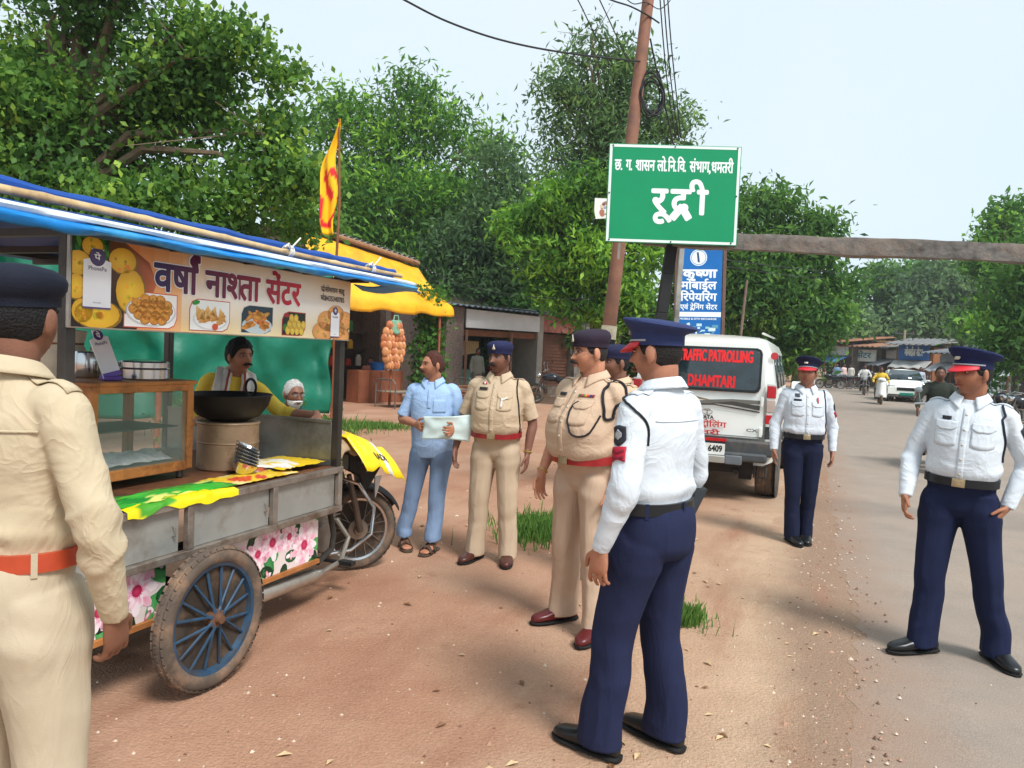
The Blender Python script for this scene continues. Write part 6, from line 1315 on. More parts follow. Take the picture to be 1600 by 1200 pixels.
def getv(me): a = np.zeros(len(me.vertices) * 3, np.float32); me.vertices.foreach_get('co', a); return a.reshape(-1, 3).astype(float)
def setv(me, v): me.vertices.foreach_set('co', v.astype(np.float32).reshape(-1)); me.update()
def normals(me): a = np.zeros(len(me.vertices) * 3, np.float32); me.vertices.foreach_get('normal', a); return a.reshape(-1, 3).astype(float)

def CLOTH(name, rgb, wr=.55, sc=7., zs=1.5):
    if name in _m: return _m[name]
    m = S(name, rgb, rough=.88, var=.07, scale=3.5, spec=.15); t = m.node_tree; n = t.nodes; l = t.links; b = n['Principled BSDF']
    co = n.new('ShaderNodeTexCoord'); mp = n.new('ShaderNodeMapping'); mp.inputs['Scale'].default_value = (1, 1, zs); l.new(co.outputs['Object'], mp.inputs[0])
    z = n.new('ShaderNodeTexNoise'); z.inputs['Scale'].default_value = sc; z.inputs['Detail'].default_value = 3; z.inputs['Roughness'].default_value = .55; z.inputs['Distortion'].default_value = 1.1; l.new(mp.outputs[0], z.inputs['Vector'])
    a = n.new('ShaderNodeMath'); a.operation = 'SUBTRACT'; l.new(z.outputs['Fac'], a.inputs[0]); a.inputs[1].default_value = .5
    c = n.new('ShaderNodeMath'); c.operation = 'ABSOLUTE'; l.new(a.outputs[0], c.inputs[0])
    e = n.new('ShaderNodeMath'); e.operation = 'POWER'; l.new(c.outputs[0], e.inputs[0]); e.inputs[1].default_value = .7
    p = n.new('ShaderNodeBump'); p.inputs['Strength'].default_value = wr; p.inputs['Distance'].default_value = .05; p.invert = True; l.new(e.outputs[0], p.inputs['Height'])
    w2 = n.new('ShaderNodeTexNoise'); w2.inputs['Scale'].default_value = 300; l.new(co.outputs['Object'], w2.inputs['Vector']); q = n.new('ShaderNodeBump'); q.inputs['Strength'].default_value = .18; q.inputs['Distance'].default_value = .004; l.new(w2.outputs['Fac'], q.inputs['Height']); l.new(p.outputs[0], q.inputs['Normal']); l.new(q.outputs[0], b.inputs['Normal'])
    return m
gs = lambda x, s: np.exp(-(x / s) ** 2)
def headP(d, fat=0.):
    d = np.atleast_2d(d); x, y, z = d[:, 0] * .0745, d[:, 1] * .095, d[:, 2] * .116
    k = np.clip(-z / .116, 0, 1); x = x * (1 - .26 * k ** 1.6 + .10 * fat * k); yf = y > 0
    y = np.where(yf, y * (1 - .05 * k), y * (1 - .45 * k)); fr = np.clip(d[:, 1] * 1.6, 0, 1)
    ax = np.abs(x)
    nz = gs(x, .0105) * np.where(z > -.024, np.clip((.026 - z) / .05, 0, 1) ** 1.1, np.clip(1 - (-.024 - z) / .014, 0, 1)) * .026 + gs(x, .017) * gs(z + .026, .010) * .009
    y = y + fr * (nz + gs(z - .036, .010) * gs(x, .045) * .006 - gs(ax - .032, .016) * gs(z - .014, .012) * .011 + gs(ax - .046, .02) * gs(z + .02, .022) * .005
                  + gs(z + .051, .007) * gs(x, .022) * .007 + gs(z + .066, .007) * gs(x, .020) * .007 - gs(z + .0585, .003) * gs(x, .024) * .004 - gs(z + .08, .007) * gs(x, .03) * .003 + gs(z + .098, .015) * gs(x, .024) * .012)
    return np.stack([x, y, z], 1)
def head_soup(S_, fat):
    nu, nv = 72, 60; v = []; f = []
    for j in range(nv + 1):
        a = np.pi * (j + .02) / (nv + .04)
        for i in range(nu): q = 2 * np.pi * i / nu; v.append((math.sin(a) * math.sin(q), math.sin(a) * math.cos(q), math.cos(a)))
    v = headP(np.array(v), fat)
    for j in range(nv):
        for i in range(nu): f.append((j * nu + i, (j + 1) * nu + i, (j + 1) * nu + (i + 1) % nu, j * nu + (i + 1) % nu))
    f += [tuple(range(nu)), tuple(nv * nu + k for k in range(nu))[::-1]]
    S_.add(v, f)
    for s in (-1, 1):
        m = Matrix.Rotation(s * R(-22), 3, 'Z') @ Matrix.Rotation(R(-10), 3, 'X'); S_.ball((s * .078, -.008, .002), (.011, .022, .034), m); S_.ball((s * .074, -.002, -.03), (.007, .009, .011))
def hair_mesh(style, thick):
    nu, nv = 64, 20; v = []; f = []
    for j in range(nv + 1):
        for i in range(nu):
            q = 2 * np.pi * i / nu; az = abs(((q + np.pi) % (2 * np.pi)) - np.pi)      # 0 at the face, pi at the nape
            lim = np.interp(az, [0, .55, .85, 1.25, 1.55, 1.9, 2.4, np.pi], {'short': [48, 50, 60, 92, 96, 112, 122, 124], 'bald': [38, 40, 50, 92, 96, 112, 122, 124], 'fringe': [58, 58, 66, 94, 98, 112, 122, 124]}[style]) * np.pi / 180
            a = lim * (j + .05) / nv; t = j / nv; th = thick * (1 - t ** 4) * (1 + (.22 if thick < .013 else .55) * noise.noise((math.sin(q) * 5, math.cos(q) * 5, a * 6))) + (-.004 if j == nv else 0.0015)
            p = headP(A3(math.sin(a) * math.sin(q), math.sin(a) * math.cos(q), math.cos(a)))[0]; v.append(p + unit(p) * (th * (1 + (.30 * noise.noise((math.sin(q) * 14, math.cos(q) * 14, a * 11)) if thick > .013 and t < .9 else 0))))
    for j in range(nv):
        for i in range(nu): f.append((j * nu + i, (j + 1) * nu + i, (j + 1) * nu + (i + 1) % nu, j * nu + (i + 1) % nu))
    f.append(tuple(range(nu)))
    return me_from(v, f, True, 80)
def hand(S_, W, f, pn, ts, curl=.4, splay=.10, point=None):
    """W wrist, f finger direction, pn the way the palm faces, ts towards the thumb."""
    W = A3(*W); f = unit(f); ts = unit(np.array(ts) - f * np.dot(ts, f)); pn0 = np.cross(f, ts); pn = pn0 if np.dot(pn0, pn) > 0 else -pn0
    S_.limb([(W - f * .03, .027, .021), (W + f * .012, .031, .021), (W + f * .045, .039, .018), (W + f * .078, .042, .0155), (W + f * .094, .038, .011)], 16, 4, tuple(pn))
    def chain(p, d, lens, angs, r0, r1):
        pts = [(p - d * .012, r0, r0)]; c = p; ang = 0
        for q, (l, a) in enumerate(zip(lens, angs)):
            ang += a; dd = unit(d * math.cos(ang) + pn * math.sin(ang)); c = c + dd * l; rr = r0 + (r1 - r0) * (q + 1) / len(lens); pts.append((c, rr, rr))
        pts.append((c + dd * .005, r1 * .5, r1 * .5)); S_.limb(pts, 10, 3, tuple(ts))
    for q, (o, L_) in enumerate(zip((.032, .0105, -.0115, -.032), (.068, .077, .071, .055))):
        d = unit(f + ts * splay * (1.5 - q) * .9); cq = curl * (1 + .12 * q)
        chain(W + f * .088 + ts * o, d, (L_ * .46, L_ * .31, L_ * .23), (.45 * cq, .75 * cq, .55 * cq), .0092, .0072)
    d = unit(f * .62 + ts * .72 + pn * .25); p = W + f * .028 + ts * .030; c1 = p + d * .036; d2 = unit(f * .9 + ts * .25 + pn * .3); c2 = c1 + d2 * .030; c3 = c2 + d2 * .020
    S_.limb([(p - d * .01, .013, .013), (p + d * .012, .0125, .0125), (c1, .0108, .0108), (c2, .0098, .0098), (c3, .0082, .0082), (c3 + d2 * .005, .004, .004)], 10, 3, tuple(pn))

HIP = .93
TORSO = [(.80, .150, .112, 0), (.90, .166, .122, 0), (.98, .164, .116, .004), (1.06, .164, .116, .008), (1.15, .170, .120, .008), (1.25, .180, .124, .004), (1.33, .182, .114, -.002), (1.375, .158, .092, -.008), (1.41, .118, .076, -.012), (1.44, .078, .066, -.010), (1.465, .060, .060, -.006)]
def person(label, loc, h, H=1.70, skin=(128, 84, 62), feet=((-.12, 0, 8), (.12, 0, -8)), hipz=None, hip=(0, 0), lean=0., twist=0., knees=None, side=0.,
           armL=None, armR=None, handL=None, handR=None, yaw=0., pitch=0., roll=0., belly=0., wide=1., fat=.4, shirt=(220, 220, 220), sleeve='long', tuck=True, trousers=(30, 36, 74), belt=(26, 26, 28), buckle=True,
           shoes=(24, 24, 26), hat=None, hatc=(30, 34, 66), hair=('short', (22, 20, 20), .010), moustache=None, beard=None, glasses=False, lo=False, extras=(), group=None, seat=None, cap_tilt=0., seed=0, sandals=False, kn=1.0, ease=1.0, collar=True, cat='person'):
    root = thing('person', label, cat, loc, R(h), group); s = H / 1.70; root.scale = (s, s, s)
    ank = [A3(fx, fy, .085) for fx, fy, _ in feet] if seat is None else [A3(*q) for q in seat['ankle']]
    if hipz is None:
        hipz = HIP
        for sg, a in zip((-1, 1), ank):
            dx, dy = a[0] - (hip[0] + sg * .085), a[1] - hip[1]; hipz = min(hipz, .125 + math.sqrt(max(.1, .803 ** 2 - dx * dx - dy * dy)))
    hz = hipz
    Tm = Matrix.Translation((hip[0], hip[1], hz)) @ Matrix.Rotation(R(twist), 4, 'Z') @ Matrix.Rotation(R(-lean), 4, 'X') @ Matrix.Rotation(R(side), 4, 'Y') @ Matrix.Translation((0, 0, -HIP)); T3 = np.array(Tm.to_3x3())
    tp = lambda p: np.array(Tm @ Vector(p))
    tors = [(z, a * wide * (1 + .06 * belly * gs(z - 1.10, .13)), b * (1 + .12 * (wide - 1)) + .5 * .066 * belly * gs(z - 1.13, .125), y + .75 * .066 * belly * gs(z - 1.13, .125)) for z, a, b, y in TORSO]
    def at_z(z): zs = [t[0] for t in tors]; return [float(np.interp(z, zs, [t[k] for t in tors])) for k in (1, 2, 3)]
    sw = .182 * wide
    sw = sw - .012; shL, shR = A3(-sw, -.012, 1.362), A3(sw, -.012, 1.362)
    def arm(a, sg):
        if a is None: a = ((sg * (.235 + .03 * (wide - 1) * 5), -.03, 1.095), (sg * .245, .045, .855))
        return A3(*a[0]), A3(*a[1])
    arms = [(shL,) + arm(armL, -1), (shR,) + arm(armR, 1)]
    legs = []
    for sg, a, ft in zip((-1, 1), ank, feet):
        hj = A3(hip[0] + sg * .088, hip[1], hz - .04)
        if seat is not None: kn_ = A3(*seat['knee'][0 if sg < 0 else 1])
        else:
            d = np.linalg.norm(hj - a); bend = min(.028, math.sqrt(max(.0002, .405 ** 2 - (d / 2) ** 2))); fy = R(ft[2]); kn_ = (hj + a) / 2 + A3(math.sin(-fy) * .35, 1, 0) / np.linalg.norm(A3(math.sin(-fy) * .35, 1, 0)) * bend * kn
        legs.append((hj, kn_, a, ft))
    # ---- body: one surface
    hp = tp((0, .018, 1.572)); Hm = Matrix.Translation(Vector(hp)) @ Matrix.Rotation(R(yaw), 4, 'Z') @ Matrix.Rotation(R(pitch), 4, 'X') @ Matrix.Rotation(R(roll), 4, 'Y')
    hd = Soup(); head_soup(hd, fat); hd.xf(Hm)
    S_ = Soup(); [S_.add(v, []) for v in hd.v][0:0]; S_.v = hd.v; S_.f = hd.f; S_.n = hd.n
    nb = tp((0, -.012, 1.40)); nt = np.array(Hm @ Vector((0, -.020, -.045))); S_.limb([(nb, .075, .07), (nb * .6 + nt * .4, .058 + .006 * fat, .060), (nt, .055 + .006 * fat, .062), (nt + A3(0, 0, .05), .045, .05)], 18, 4)
    S_.limb([(tp((0, y, z)), a * .84, b * .80) for z, a, b, y in tors if z > .85], 20, 3, tuple(T3[:, 1]))
    for k, (s0, e, w_) in enumerate(arms):
        s0, e, w_ = tp(s0), tp(e), tp(w_); S_.limb([(s0 * .9 + tp((0, 0, 1.375)) * .1, .05, .05), (s0 * .5 + e * .5, .044, .046), (e, .038, .040), (e * .6 + w_ * .4, .037, .039), (w_, .026, .023)], 16, 4, tuple(T3[:, 1]))
        hk = handR if k else handL; sg = 1 if k else -1
        if hk is None: hk = dict(f=(0, .12, -1), pn=(-sg, -.1, 0), ts=(0, 1, .1), curl=.45)
        fd = T3 @ A3(*hk['f']); 
        if lo: S_.limb([(w_, .028, .02), (w_ + unit(fd) * .06, .036, .02), (w_ + unit(fd) * .13, .030, .016), (w_ + unit(fd) * .16, .015, .012)], 10, 3, tuple(T3 @ A3(*hk['pn'])))
        else: hand(S_, w_, fd, T3 @ A3(*hk['pn']), T3 @ A3(*hk['ts']), hk.get('curl', .45), hk.get('splay', .10))
    for hj, kn_, a, ft in legs:
        S_.limb([(hj + A3(0, 0, .02), .055, .06), (kn_, .046, .05), (a + A3(0, 0, .0), .034, .038)], 14, 4)
        if sandals:
            fy = R(ft[2]); fd = A3(-math.sin(fy), math.cos(fy), 0); S_.limb([(a - fd * .055 + A3(0, 0, -.045), .028, .026), (a + fd * .02 + A3(0, 0, -.035), .034, .036), (a + fd * .09 + A3(0, 0, -.05), .042, .022), (a + fd * .15 + A3(0, 0, -.057), .043, .015), (a + fd * .185 + A3(0, 0, -.06), .03, .010)], 14, 4, (0, 0, 1))
    me = S_.fuse(.014 if lo else .0052, 1 if lo else 2, .4)
    SK = M('skin', rough=.48, attr='col', var=.10, scale=16, bump=.15, bscale=150, spec=.35)
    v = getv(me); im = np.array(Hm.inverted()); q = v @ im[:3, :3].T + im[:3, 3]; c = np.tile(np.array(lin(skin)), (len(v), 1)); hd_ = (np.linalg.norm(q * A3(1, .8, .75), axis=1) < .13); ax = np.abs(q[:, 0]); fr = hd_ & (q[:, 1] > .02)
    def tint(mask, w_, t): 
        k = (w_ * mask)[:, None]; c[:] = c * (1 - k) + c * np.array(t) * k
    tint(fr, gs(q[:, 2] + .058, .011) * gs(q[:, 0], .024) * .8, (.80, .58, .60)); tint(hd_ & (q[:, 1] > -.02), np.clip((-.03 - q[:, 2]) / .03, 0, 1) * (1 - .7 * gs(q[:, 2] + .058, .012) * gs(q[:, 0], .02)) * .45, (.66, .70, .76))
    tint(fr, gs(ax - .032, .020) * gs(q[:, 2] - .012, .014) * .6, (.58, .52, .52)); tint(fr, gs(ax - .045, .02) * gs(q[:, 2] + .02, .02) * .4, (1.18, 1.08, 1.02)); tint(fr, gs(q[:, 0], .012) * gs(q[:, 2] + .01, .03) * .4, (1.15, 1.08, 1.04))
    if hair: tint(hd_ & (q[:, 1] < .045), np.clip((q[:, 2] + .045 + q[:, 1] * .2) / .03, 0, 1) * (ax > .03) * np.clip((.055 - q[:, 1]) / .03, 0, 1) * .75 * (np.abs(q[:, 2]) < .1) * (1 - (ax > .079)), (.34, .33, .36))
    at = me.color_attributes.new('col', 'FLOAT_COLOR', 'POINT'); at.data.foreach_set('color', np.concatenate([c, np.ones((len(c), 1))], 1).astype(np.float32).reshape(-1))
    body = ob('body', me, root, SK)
    # ---- face details
    def part(name, soup_or_me, m, parent=None, hm=True, smooth=True):
        if isinstance(soup_or_me, Soup):
            if hm: soup_or_me.xf(Hm)
            q = me_from(np.concatenate(soup_or_me.v), soup_or_me.f, smooth, 60)
        else:
            q = soup_or_me
            if hm: v = getv(q); m4 = np.array(Hm); setv(q, v @ m4[:3, :3].T + m4[:3, 3])
        return ob(name, q, parent or root, m)
    if not lo:
        for sg in (-1, 1):
            e = Soup(); e.ball((sg * .0315, .0765, .0135), (.0130, .0085, .0046)); ey = part('eye', e, S('eye_white', (186, 172, 162), rough=.2))
            e = Soup(); e.ball((sg * .0315 , .0830, .0135), (.0054, .0042, .0046)); part('iris', e, S('iris_brown', (30, 18, 14), rough=.15), ey)
            e = Soup(); e.limb([((sg * .014, .0945, .029), .002, .003), ((sg * .028, .094, .0335), .003, .0042), ((sg * .043, .085, .032), .0025, .0035), ((sg * .052, .075, .027), .001, .002)], 8, 3); part('eyebrow', e, S('brow_hair', (26, 22, 20), rough=.8))
            e = Soup(); e.limb([((sg * .018, .0835, .0185), .0016, .0016), ((sg * .0315, .0875, .0210), .0022, .0020), ((sg * .046, .0805, .0180), .0014, .0014)], 6, 3); part('eyelid', e, S('skin_%d_%d_%d' % tuple(int(q * .62) for q in skin), tuple(int(q * .62) for q in skin)))
        e = Soup(); e.ball((0, .0955, -.0525), (.022, .0085, .0042)); e.ball((0, .0955, -.0640), (.019, .009, .0050)); part('lips', e, S('lips_%d_%d_%d' % skin, (int(skin[0] * .86), int(skin[1] * .66), int(skin[2] * .68)), rough=.45))
        if moustache:
            e = Soup(); [e.limb([((0, .112, -.041), .0085, .006), ((sg * .014, .110, -.0425), .0085, .007), ((sg * .027, .101, -.047), .0065, .006), ((sg * .036, .091, -.054), .003, .003)], 10, 4, (0, 1, 0)) for sg in (-1, 1)]; part('moustache', e, S('moustache_%d_%d_%d' % moustache, moustache, rough=.8, var=.3, scale=120))
        if beard:
            v = []; f = []; nu, nv = 28, 12
            for j in range(nv + 1):
                for i in range(nu + 1):
                    q = (i / nu - .5) * 2 * 1.45; a = np.pi * (.60 + .32 * j / nv); p = headP(A3(math.sin(a) * math.sin(q), math.sin(a) * math.cos(q), math.cos(a)))[0]; t = .016 * math.sin(math.pi * min(1, j / nv * 1.3 + .08)) * (1 - abs(q / 1.45) ** 4) + .002; p = p + unit(p) * t; p[2] -= .03 * (j / nv) ** 2 * (1 - (q / 1.45) ** 2); v.append(p * (1 + .04 * noise.noise(Vector(p) * 60)))
            for j in range(nv):
                for i in range(nu): k = j * (nu + 1) + i; f.append((k, k + nu + 1, k + nu + 2, k + 1))
            part('beard', me_from(v, f, True, 80), S('beard_%d_%d_%d' % beard, beard, rough=.9, bump=.6, bscale=90))
        if glasses:
            b = MB()
            for sg in (-1, 1):
                b.tube([(sg * .0335 + .021 * math.cos(a), .104 - .004 * abs(math.cos(a)), .012 + .0150 * math.sin(a)) for a in [k * math.pi / 10 for k in range(20)]], .0014, 6, closed=True); b.tube([(sg * .054, .100, .016), (sg * .072, .06, .018), (sg * .080, -.005, .016)], .0014, 6)
            b.tube([(-.013, .106, .014), (0, .112, .016), (.013, .106, .014)], .0012, 6); b.v = [Hm @ v for v in b.v]; g_ = b.build('glasses', S('black_frame', (30, 26, 24), rough=.3), root)
            for sg in (-1, 1):
                b = MB(); b.grid(lambda u, v: (sg * .0335 + .0205 * (u * 2 - 1) * math.sqrt(max(0, 1 - (v * 2 - 1) ** 2 * .75)), .1035, .012 + .0145 * (v * 2 - 1) * math.sqrt(max(0, 1 - (u * 2 - 1) ** 2 * .6))), 8, 8); b.v = [Hm @ v for v in b.v]; b.build('lens', S('spectacle_glass', (230, 236, 236), rough=.03, alpha=.16, spec=.8), g_)
    if hair:
        st, hc, th = hair; part('hair', hair_mesh(st, th), S('hair_%d_%d_%d' % hc, hc, rough=.65, var=.35, scale=70, bump=.9, bscale=160, spec=.3))
    # ---- trousers
    def foldleg(seed_, kz):
        def f(u, th):
            stack = gs(u - .95, .07) * .035 * np.sin(u * 95 + 2.0 * np.sin(th * 2 + seed_) + seed_) + gs(u - kz, .10) * .022 * np.sin(u * 60 + 2.2 * np.sin(th + seed_)) + gs(u - .05, .12) * .03 * np.sin(u * 50 + 3 * np.sin(th + seed_))
            crease = .055 * (gs(np.abs(np.angle(np.exp(1j * (th - np.pi / 2)))), .16) + .6 * gs(np.abs(np.angle(np.exp(1j * (th + np.pi / 2)))), .16)) * min(1, u * 3) * (1 - gs(u - .95, .05))
            drape = .022 * np.sin(th * 3 + u * 4 + seed_) + .030 * (np.abs(np.sin(th * 2.5 + u * 2.2 + seed_)) - .6) * min(1, .3 + u)
            return stack + crease + drape
        return f
    Tt = Soup()
    for q, (hj, kn_, a, ft) in enumerate(legs):
        fy = R(ft[2]); fd = A3(-math.sin(fy), math.cos(fy), 0); E = ease; back = A3(0, -1, 0)
        dz = unit(kn_ - hj); ds = unit(a - kn_)
        end = a + A3(0, 0, -.045 if not sandals else .01) + fd * .012
        Tt.limb([(hj - dz * .03, .088, .110), (hj + dz * .09, .092 * E, .110 * E), (hj * .5 + kn_ * .5, .082 * E, .092 * E), (kn_, .069 * E, .076 * E), (kn_ * .55 + a * .45 - fd * .008, .065 * E, .076 * E), (a + A3(0, 0, .09), .064 * E, .080 * E), (end + A3(0, 0, .03) - fd * .006, .064 * E, .086 * E), (end - fd * .006, .063 * E, .088 * E)], 36, 9, tuple(unit(fd * .5 + A3(0, 1, 0) * .5)) if seat is None else (0, .3, 1), foldleg(q * 2.3 + seed, .52), 2.2)
    if seat is None:
        pel = [(z, at_z(z)) for z in (.80, .84, .88, .94, .99, 1.012)]
        Tt.limb([(tp((0, y - (.018 if z < .97 else .004), z)), a * (.80 if z < .81 else .94 if z < .85 else 1.0) + .003, b * (.8 if z < .81 else 1) + (.008 if z < .97 else .003)) for z, (a, b, y) in pel], 32, 5, tuple(T3[:, 1]), None, 2.2)
    else: Tt.limb([(tp((0, 0, z)), a, b + .01) for z, a, b in ((.84, .15, .12), (.92, .165, .125), (1.03, .165, .12))], 24, 4, tuple(T3[:, 1]))
    tm = Tt.fuse(.018 if lo else .0085, 2, .5)
    if not lo:
        v = getv(tm); nn = normals(tm); w_ = (1 - np.abs(vnoise(v * A3(15, 15, 4.5) + seed * 3.1))) ** 3 * .5 + vnoise(v * A3(22, 22, 16)) * .2; lowm = .45 + .7 * gs(v[:, 2] - .16, .12) + .5 * gs(v[:, 2] - .5, .1) + .5 * gs(v[:, 2] - .83, .08); setv(tm, v + nn * (w_ * lowm * .0075)[:, None])
    tro = ob('trousers', tm, root, CLOTH('cloth_%d_%d_%d' % trousers, trousers, .15, 8., .30))
    # ---- shirt
    Sh = Soup(); zb = 1.0 if tuck else .80
    rows = [zb] + [z for z in (.84, .90, .96, 1.0, 1.02, 1.06, 1.10, 1.15, 1.20, 1.25, 1.30, 1.345, 1.385, 1.415, 1.44, 1.452) if z > zb + .012]
    ctrl = []
    for z in rows:
        a, b, y = at_z(z); e = .007 + (.011 * gs(z - 1.065, .03) if tuck else .010 * (z < 1.1)); e = e if z < 1.40 else .005
        if z <= 1.025 and tuck: e = .002
        ctrl.append((tp((0, y, z)), a + e, b + e))
    Sh.limb(ctrl, 44, 3, tuple(T3[:, 1]), lambda u, th: .012 * np.sin(th * 5 + seed) * gs(u - .12, .2) + .008 * np.sin(th * 9 + u * 12 + seed), 2.25)
    for k, (s0, e, w_) in enumerate(arms):
        s0, e, w_ = tp(s0), tp(e), tp(w_); mid = tp((0, -.005, 1.37)); inner = s0 * .72 + mid * .28
        if sleeve == 'mid': w_ = e * .62 + w_ * .38
        if sleeve != 'short':
            Sh.limb([(inner, .054, .060), (s0, .059, .063), (s0 * .55 + e * .45, .055, .059), (e, .049, .052), (e * .55 + w_ * .45, .046, .048), (e * .12 + w_ * .88, .039, .039), (w_ + unit(w_ - e) * -.004, .037, .034), (w_ + unit(w_ - e) * .012, .037, .034)], 28, 8, tuple(T3[:, 1]),
                    lambda u, th, k=k: .055 * gs(u - .45, .13) * np.sin(u * 70 + 2.4 * np.sin(th + k * 2 + seed)) + .05 * gs(u - .82, .12) * np.sin(u * 90 + 2 * np.sin(th * 2 + k)) + .03 * np.sin(th * 2 + u * 9 + k + seed) + .035 * gs(u - .12, .1) * np.sin(u * 80 + 3 * np.sin(th)))
        else:
            q = e + (s0 - e) * .10
            Sh.limb([(inner, .054, .060), (s0, .060, .064), (s0 * .6 + q * .4, .058, .063), (s0 * .15 + q * .85, .058, .064), (q, .060, .066)], 28, 8, tuple(T3[:, 1]), lambda u, th, k=k: .04 * gs(u - .4, .3) * np.sin(u * 30 + 2.4 * np.sin(th + k * 2 + seed)) + .02 * np.sin(th * 3 + u * 6))
    sm = Sh.fuse(.018 if lo else .0082, 2, .5)
    if not lo:
        v = getv(sm); nn = normals(sm); loc_ = (v - np.array(Tm.translation)) 
        warp = v + .03 * np.stack([vnoise(v * 6 + 5), vnoise(v * 6 + 11), vnoise(v * 6 + 17)], 1)
        w_ = (1 - np.abs(vnoise(warp * A3(6, 6, 9) + seed * 5.7))) ** 4 * .75 + vnoise(warp * A3(14, 14, 18) + seed) * .2
        zz = v[:, 2] - (hz - HIP); msk = .35 + .9 * gs(zz - 1.05, .08) + .35 * gs(zz - 1.30, .06)
        for s0, e, w2 in arms: msk = msk + .8 * gs(np.linalg.norm(v - tp(e), axis=1), .10) + .35 * gs(np.linalg.norm(v - tp(s0) , axis=1), .10)
        setv(sm, v + nn * (w_ * msk * .0095 - .002)[:, None])
    SHM = CLOTH('shirt_%d_%d_%d' % shirt, shirt, .26, 5.5, 1.1)
    sho = ob('shirt', sm, root, SHM)
    ctx = dict(root=root, Tm=Tm, T3=T3, Hm=Hm, tp=tp, at_z=at_z, arms=arms, sho=sho, tro=tro, seed=seed, legs=legs)
    if not lo: ctx['bvh'] = BVHTree.FromPolygons([tuple(q) for q in getv(sm)], [tuple(p.vertices) for p in sm.polygons]); ctx['tbvh'] = BVHTree.FromPolygons([tuple(q) for q in getv(tm)], [tuple(p.vertices) for p in tm.polygons])
    if collar and not lo:
        v = []; f = []; n = 40; rows = 6
        for j in range(rows + 1):
            for i in range(n + 1):
                u = i / n * 2 - 1; az = u * R(158); au = abs(u); tipk = max(0, (au - .72) / .28)
                zb0 = 1.446 + .012 * (1 - au) - .030 * au ** 2; rx, ry = .072, .068
                if j <= 2: t = j / 2; z = zb0 + .034 * t; r_ = 1 + .05 * t
                else: t = (j - 2) / (rows - 2); z = zb0 + .034 - t * (.038 + .030 * tipk ** 1.5); r_ = 1.06 + t * (.36 + .16 * tipk)
                v.append(tp((math.sin(az) * rx * r_, -math.cos(az) * ry * r_ - .008 + .012 * tipk * (j > 2) * (j - 2) / 4, z)))
        for j in range(rows):
            for i in range(n): k = j * (n + 1) + i; f.append((k, k + 1, k + n + 2, k + n + 1))
        o = ob('collar', me_from(v, f, True, 60), root, SHM); q = o.modifiers.new('t', 'SOLIDIFY'); q.thickness = .003
    # ---- belt
    if belt:
        bt = MB(); n = 48; zc = 1.0; vs = []; a, b, y = at_z(zc)
        for rz, rr in ((-.022, .004), (-.022, .0185), (.022, .0185), (.022, .004)):
            for k in range(n):
                th = 2 * math.pi * k / n; cx, sx = math.cos(th), math.sin(th); kk = (abs(cx) ** 2.2 + abs(sx) ** 2.2) ** (-1 / 2.2); r2 = rr + .016 * belly * max(0, sx) ** 2; vs.append(Vector(tp((cx * kk * (a + r2), y + sx * kk * (b + r2), zc + rz - .012 * belly * max(0, sx)))))
        bt.add(vs, [(i * n + k, i * n + (k + 1) % n, ((i + 1) % 4) * n + (k + 1) % n, ((i + 1) % 4) * n + k) for i in range(4) for k in range(n)])
        bo = bt.build('belt', S('leather_%d_%d_%d' % belt, belt, rough=.4, var=.12, scale=18), root, ang=50)
        if buckle and not lo:
            q = MB(); q.box((0, 0, 0), (.062, .008, .046)); q.box((0, .004, 0), (.046, .006, .032)); q.v = [Vector(tp(v + Vector((0, y + b + .024 + .016 * belly, zc - .012 * belly)))) for v in q.v]; q.build('buckle', S('brass_plate', (178, 160, 128), rough=.35, metal=.7, var=.2, scale=40), bo, bevel=.002)
        if not lo:
            for th in (35, 145, 215, 325, 270):
                cx, sx = math.cos(R(th)), math.sin(R(th)); q = MB(); q.box((0, 0, 0), (.014, .005, .058)); m = Matrix.Translation(Vector((cx * (a + .021), y + sx * (b + .021), zc - .004))) @ Matrix.Rotation(R(th - 90), 4, 'Z'); q.v = [Vector(tp(m @ v)) for v in q.v]; q.build('belt_loop', tro.data.materials[0], tro)
